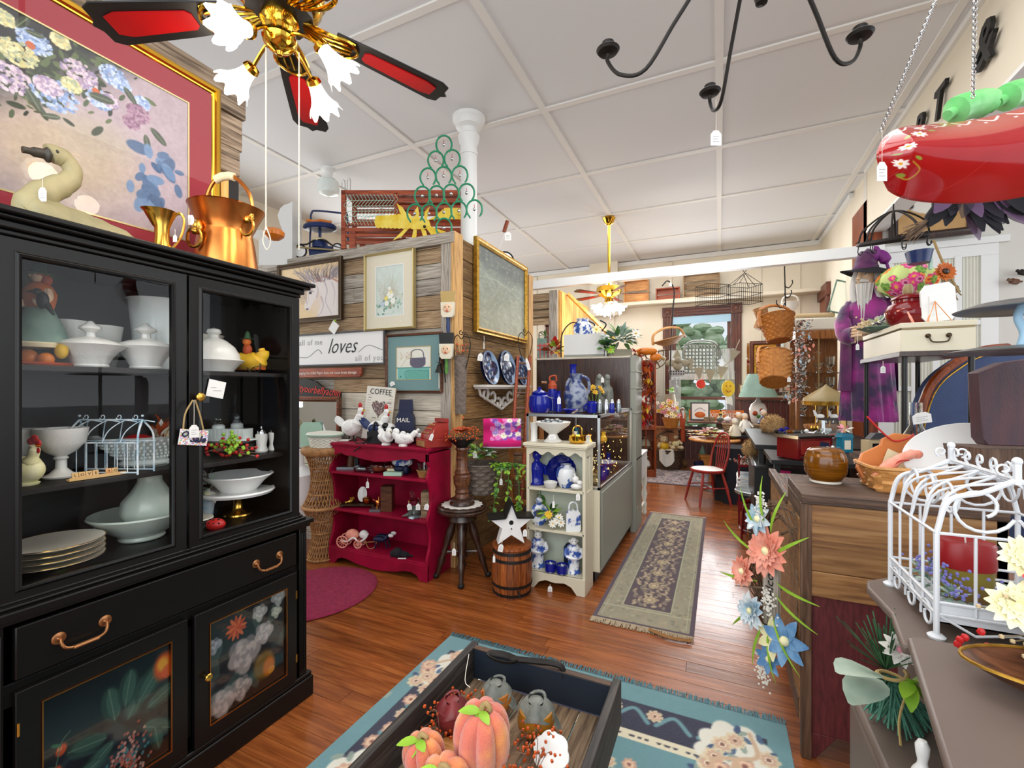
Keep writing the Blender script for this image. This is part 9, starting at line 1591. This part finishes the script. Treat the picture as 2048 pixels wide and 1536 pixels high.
for X in(0,Wd):
 for i in range(1,4):y=L*i/4;b.tube([q(X,y,.05),q(X,y,hb)],.003,6)
 for i in range(4):y=L*i/4;b.tube(crv([q(X,y,hb),q(X*.8+Wd*.1,y+L*.05,hb+.08),q(Wd/2,y+L*.25 if i<3 else L,ht_-.005)],5),.003,6).tube(crv([q(X,y+L/4,hb),q(X*.8+Wd*.1,y+L*.2,hb+.08),q(Wd/2,y,ht_-.005)],5),.003,6)
 for i in range(3):M_=TR(X*.55+Wd*.22,L*(i+.5)/3,hb+.07);b.tube([q(X*.7+Wd*.15,L*(i+.5)/3+c[0],hb+.075+c[2])for c in curl((0,0,0),.045,180,560,k=18)],.003,6)
for Y in(0,L):
 for i in range(1,4):x=Wd*i/4;b.tube([q(x,Y,.05),q(x,Y,hb)],.003,6)
 for sx in(-1,1):b.tube([q(Wd/2+sx*(.055+c[0]),Y,hb+.06+c[2])for c in curl((0,0,0),.055,200,600,k=20)],.0035,6)
 for sx in(-1,1):b.tube([q(Wd/2+sx*(.02+c[0]),Y,ht_+.02+c[2])for c in curl((0,0,0),.013,-90,300,k=12)],.0025,5)
for i in range(5):b.tube([q(Wd/2,L*(i+.5)/5+c[0],ht_+.02+c[2])for c in curl((0,0,0),.016,-90,300,k=12)],.0028,5)
for X in(0,Wd):
 for i in range(3):b.tube([q(X,L*(i+.5)/3+c[0],.03+c[2])for c in curl((0,0,0),.035,-20,380,k=16)],.003,6)
b.tube([q(0,0,.05),q(Wd*.25,0,.015),q(Wd*.5,0,.03),q(Wd*.75,0,.015),q(Wd,0,.05)],.003,6);b.build('scrollwork',None,bgc)
MB('white_metal').box(.004,Wd-.004,.004,.006,.03,.075).box(.004,.006,.004,L,.03,.075).box(Wd-.006,Wd-.004,.004,L,.03,.075).box(.004,Wd-.004,.004,L,.03,.033).build('planter_tray',None,bgc)
cdl=thing('pillar_candle','oval pillar candle, deep red above and mottled olive below, inside the birdcage','candle',(.53,1.42,.956));cdl.scale=(1.12,1.12,1);MB('candle_green').lathe([(.042,0),(.043,.075),(0,.075)],32,sx=1.05,sy=.75).build('lower_part',None,cdl);MB('candle_red').lathe([(.045,.072),(.047,.08),(.046,.13),(.043,.135),(.03,.132),(0,.13)],32,sx=1.05,sy=.75).use('lace').tube(crv([(0,0,.13),(-.002,0,.145),(-.012,0,.148)],3),.0015,5).build('upper_part',None,cdl)
b=MB();[bush(b,(x,y,.05),.05,.045,44,['leaf_grey','leaf_sage','leaf_grey'],.02,.009)for x,y in((.05,.06),(.05,.15),(.06,.23),(.18,.06),(.2,.15))]
for i in range(150):x,y=R_.choice([(.05,.07),(.05,.15),(.06,.23),(.17,.05)]);b.use('lav').ball((x+R_.gauss(0,.02),y+R_.gauss(0,.03),.085+R_.gauss(0,.012)),.004,5,3)
o=solo('lavender_greenery',b,'faux lavender and grey-green eucalyptus filling the white birdcage','greenery',(.42,1.25,.93));o['kind']='stuff'
rf=thing('red_flower_bouquet','bouquet of red and cream silk flowers with dried heather at the right edge','flowers',(.56,1.17,.95));rf.scale=(1.15,)*3;b=MB()
for c,n_,m_,r in(((-.02,-.08,.14),(-.2,-1,.3),'red_br',.05),((.05,-.08,.04),(0,-1,.2),'red_br',.055),((.03,-.03,.2),(0,-1,.6),'red_br',.04)):MB().flower(c,n_,r,6,m_,'yellow',pw=.6).build('red_flower',None,rf)
for c,r in(((-.07,-.06,.1),.04),((-.05,-.03,.17),.035),((.08,-.06,.1),.035)):MB().flower(c,(-.2,-1,.4),r,14,'cream_fl','cream_fl',layers=4,cup=.5).build('cream_flower',None,rf)
for i in range(140):d=Vector((R_.gauss(-.2,.5),R_.gauss(-.6,.4),R_.gauss(-.0,.5))).normalized();e=Vector((.02,0,.05))+d*R_.uniform(.08,.15);b.use('drygrass').tube([(.02,0,.05),e],.0012,3,cap=False);b.use('sand').ball(e,.004,5,3)
b.use('red');[b.ball((-.09+R_.gauss(0,.02),-.06,.03+R_.gauss(0,.015)),.006,6,4)for _ in range(9)]
b.build('dried_heather',None,rf,kind='stuff');MB('leaf').leaf((0,-.05,.08),(.6,-.6,-.2),.09,.04).leaf((0,-.05,.1),(-.5,-.6,.4),.07,.03).build('leaves',None,rf)
bw=thing('wooden_leaf_bowl','carved brown wooden leaf shaped bowl holding a ribbed ball at the right edge','bowl',(.50,1.02,.951));MB('walnut_x').grid(lambda u,v:(.1*v*math.cos(6.283*u)*(1+.25*math.cos(6.283*u)**2),.075*v*math.sin(6.283*u),.045*v**2),36,6,cu=True).use('gold').tube([(.1*math.cos(.2*i)*(1+.25*math.cos(.2*i)**2),.075*math.sin(.2*i),.045)for i in range(32)],.003,5,closed=True).build('bowl',None,bw);MB('wicker').lathe([(.0,.0),(.04,.02),(.05,.045),(.04,.07),(0,.085)],28,lob=lambda a,t:1+.06*math.cos(12*a),c=(.03,0,.01)).build('ribbed_ball',None,bw)
# ---------------- teal rug ----------------
A=Art(300,300,'#5f8c92');A.noise(.015,20)
def ro(x,y,r):A.flower(x,y,r,R_.choice([['#c99a80','#e0bfa0','#b07a68'],['#d8c4a0','#c8a088','#e8dcc0']]),8,3);A.ell(x,y,r*.2,r*.2,'#7a4a3c')
A.rect(.05,.95,.0,.93,'#141836');A.rect(.05,.95,.0,.93,'#141836')
for k in range(9):A.line([(.1+.1*k,.87),(.14+.1*k,.91),(.18+.1*k,.87)],.006,'#5f8c92');A.line([(.08,.1*k),(.12,.04+.1*k),(.08,.08+.1*k)],.006,'#5f8c92')
A.rect(.17,.83,.0,.83,'#d8d0b4');A.rect(.2,.8,0,.8,'#5f8c92')
for k in range(40):A.leafs(.18+k*.0165,.815,.012,R_.choice([0,180]),'#2a2c3c',.5);A.leafs(.185,.8-k*.02,.012,90,'#2a2c3c',.5);A.leafs(.815,.8-k*.02,.012,90,'#2a2c3c',.5)
for cx,cy in((.12,.84),(.88,.84),(.12,.42),(.88,.42)):
 A.ell(cx,cy,.09,.12,'#dcdacc',1,0,.06,petals=10,pd=.15)
 for _ in range(26):A.leafs(cx+R_.gauss(0,.05),cy+R_.gauss(0,.06),.03,R_.uniform(0,360),R_.choice(['#26406a','#3a5a7c','#8a9a8c']),.5)
 for _ in range(9):ro(cx+R_.gauss(0,.04),cy+R_.gauss(0,.05),.026)
 for k in range(5):a=R_.uniform(0,6.28);A.line([(cx,cy),(cx+.05*math.cos(a),cy+.07*math.sin(a)),(cx+.09*math.cos(a+.8),cy+.1*math.sin(a+.8))],.005,'#c8a888')
for k in range(5):
 for x,y in((.07+.006*k,.55+.05*k),(.3+.1*k,.9)):ro(x+R_.gauss(0,.01),y,.022)
 for x in(.93,.9):ro(x,.55+.05*k,.02)
for k in range(12):ro(.3+k*.045,.7+.03*math.sin(k),.018);A.leafs(.3+k*.045,.66,.03,R_.uniform(0,360),'#1c2240')
rg3=thing('teal_rug','teal floral rug with navy border and fringe under the painted crate','rug',(-.585,1.35,.008));A.mesh('pile','art_rug',1.69,1.8,rg3,RX(-90));MB('fringe_teal').box(-.845,.845,-.9,.9,-.007,-.001).build('backing',None,rg3);fringe(rg3,-.845,.845,.9,.05,'fringe_teal',330,sg=1)
# ---------------- painted crate with gourds ----------------
kr=thing('painted_crate','old black and navy painted wooden wagon crate with plank floor in the foreground','crate',(-.6,1.55,0));z0,z1=.33,.45
for sx in(-1,1):MB('crate_side').box(sx*.28-.014,sx*.28+.014,-1.05,.02,z0-.03,z1).build('side_board',None,kr,bev=.004)
MB('magnetic').box(-.266,.266,-.02,.0,z0,z1-.008).use('chest_dark').box(-.266,.266,-.022,.003,z1-.008,z1-.003).build('end_board',None,kr,bev=.002)
MATS['magnetic'].node_tree.nodes['Principled BSDF'].inputs['Base Color'].default_value=(*lin('#18222e'),1)
for i in range(5):MB('crate_floor').box(-.264+i*.106,-.162+i*.106,-1.04,-.02,z0-.012,z0-R_.uniform(0,.004)).build('floor_plank',None,kr,bev=.002)
for x in(-.24,.24):
 for y in(-.05,-.9):MB('oxblood').box(x-.015,x+.015,y-.015,y+.015,0,z0-.03).build('leg',None,kr)
MB('iron').tube([(-.2+.065+.055*math.cos(t*.4)*1.0-.0,-.04+.022*math.sin(t*.4),z1-.0)for t in range(16)],.012,6,closed=True,flat=.35).tube(crv([(-.1,-.03,z1),(0,-.02,z1+.01),(.06,-.015,z1+.015),(.09,-.01,z1+.005),(.095,-.01,z1-.03)],5),.011,8).build('iron_hitch',None,kr)
def squash(px,py,D_,r,top,bot,lab):
 p=Pt(px,py,Z=z0+.002);b=MB(bot).lathe([(0,.0),(r*.6,.004),(r,r*.6),(r*1.03,r*1.0),(r*.92,r*1.5)],26);g=thing('dried_gourd',lab,'gourd',p,R_.uniform(0,90));b.build('body',None,g)
 MB(top).grid(lambda u,v:(r*(1.03-.6*v**1.3)*math.cos(6.283*u)*(1+.05*math.sin(3*6.283*u)),r*(1.03-.6*v**1.3)*math.sin(6.283*u),r*(1.3+.14*math.sin(u*18.8)+.72*v)),30,8,cu=True).leaf((r*.6,0,r*1.2),(1,.3,-.7),r*1.2,r*.9,up=(1,0,1)).lathe([(r*.43,r*2.0),(r*.25,r*2.12),(0,r*2.12)],20).tube(crv([(r*.5,0,r*1.6),(r*.4,r*.5,r*2.1),(-r*.3,r*.5,r*2.0),(-r*.95,.0,r*1.2)],4),r*.09,6).build('collared_top',None,g)
squash(992,1425,1.46,.052,'squash_grey','basket_org','grey hooded gourd with orange base under the iron hitch');squash(1072,1472,1.42,.058,'squash_grey','squash_yel','grey and mustard hooded gourd at the right of the group');squash(905,1462,1.44,.052,'squash_red','squash_red','deep red hooded gourd behind the pink pumpkins')
def pumpkin(px,py,D_,r,h,lab,tilt=(0,0)):
 p=Pt(px,py,D=D_);p.z=max(p.z,z0+.01);g=thing('pink_pumpkin',lab,'pumpkin',p,R_.uniform(0,60),'sugared pink pumpkins',rot=(math.radians(tilt[0]),math.radians(tilt[1]),0))
 MB('pumpkin_fuzz').grid(lambda u,v:(lambda t,rr:(rr*math.cos(6.283*u),rr*math.sin(6.283*u),h*(.5+.5*math.sin(t))-.16*h*math.cos(t)**.5*0-(.1*h if v in(0,1)else 0)*(1 if v else-1)))((v-.5)*PI,r*(math.cos((v-.5)*PI)**.55+.0)*(1-.24*(1-abs(math.cos(6.283*u*3.5)))**1.5)),84,18,cu=True).build('body',None,g)
 MB('twine').tube(crv([(0,0,h*.88),(0,0,h*1.02),(.012,0,h*1.12),(.026,0,h*1.06),(.02,.006,h*.98),(.008,.01,h*1.04)],5),[.011,.009,.007,.006,.006,.005],8).build('rolled_stem',None,g)
 MB('leaf_br').leaf((0,-.01,h*1.0),(-1,-.5,.25),.06,.034).leaf((0,-.01,h),(1,-.6,.1),.045,.028).leaf((0,0,h),(.1,-1,-.1),.05,.026).build('leaves',None,g)
pumpkin(965,1530,1.30,.083,.185,'largest tall sugared pink-orange pumpkin in the crate',(8,4));pumpkin(856,1555,1.31,.062,.11,'small sugared pink pumpkin at the left of the group',(10,-8));pumpkin(893,1600,1.2,.072,.11,'wide sugared pumpkin lowest in the frame',(14,0))
solo('wooden_slice',MB('honey').lathe([(.13,0),(.13,.02),(0,.02)],32),'round pale wood slice under the pink pumpkins','board',(-.68,1.13,z0+.001))
b=MB()
for cx,cy,n_ in((-.81,1.3,60),(-.8,1.2,40),(-.52,1.3,60),(-.48,1.2,46)):
 for i in range(n_):
  e=Vector((cx+R_.gauss(0,.035),cy+R_.gauss(0,.05),z0+.02+abs(R_.gauss(.03,.03))));b.use('berry').ball(e,.0052,6,4)
  if i%3==0:b.use('twig').tube(crv([(cx,cy,z0+.01),((cx+e.x)/2+.01,(cy+e.y)/2,e.z+.01),e],3),.0012,4,cap=False)
o=solo('berry_vines',b,'curly vines of small orange berries around the pink pumpkins','berries');o['kind']='stuff'
sc2=thing('scalloped_saucer','small white scalloped china dish leaning in the crate','dish',Pt(1102,1508,D=1.35),0,rot=(math.radians(30),math.radians(14),0));sc2.location.z=z0+.03;MB('white_cer').lathe([(.025,0),(.04,.006),(.05,.014),(.048,.016),(.03,.006),(0,.004)],48,lob=lambda a,t:1+.12*abs(math.cos(3*a))*min(1,1)).build('dish',None,sc2)
b=MB('string').tube(crv([Pt(938,1308,D=1.5),Pt(930,1360,D=1.42),Pt(940,1375,D=1.4)],4),.0012,4);solo('white_string',b,'white string hanging from the iron hitch of the crate','string')
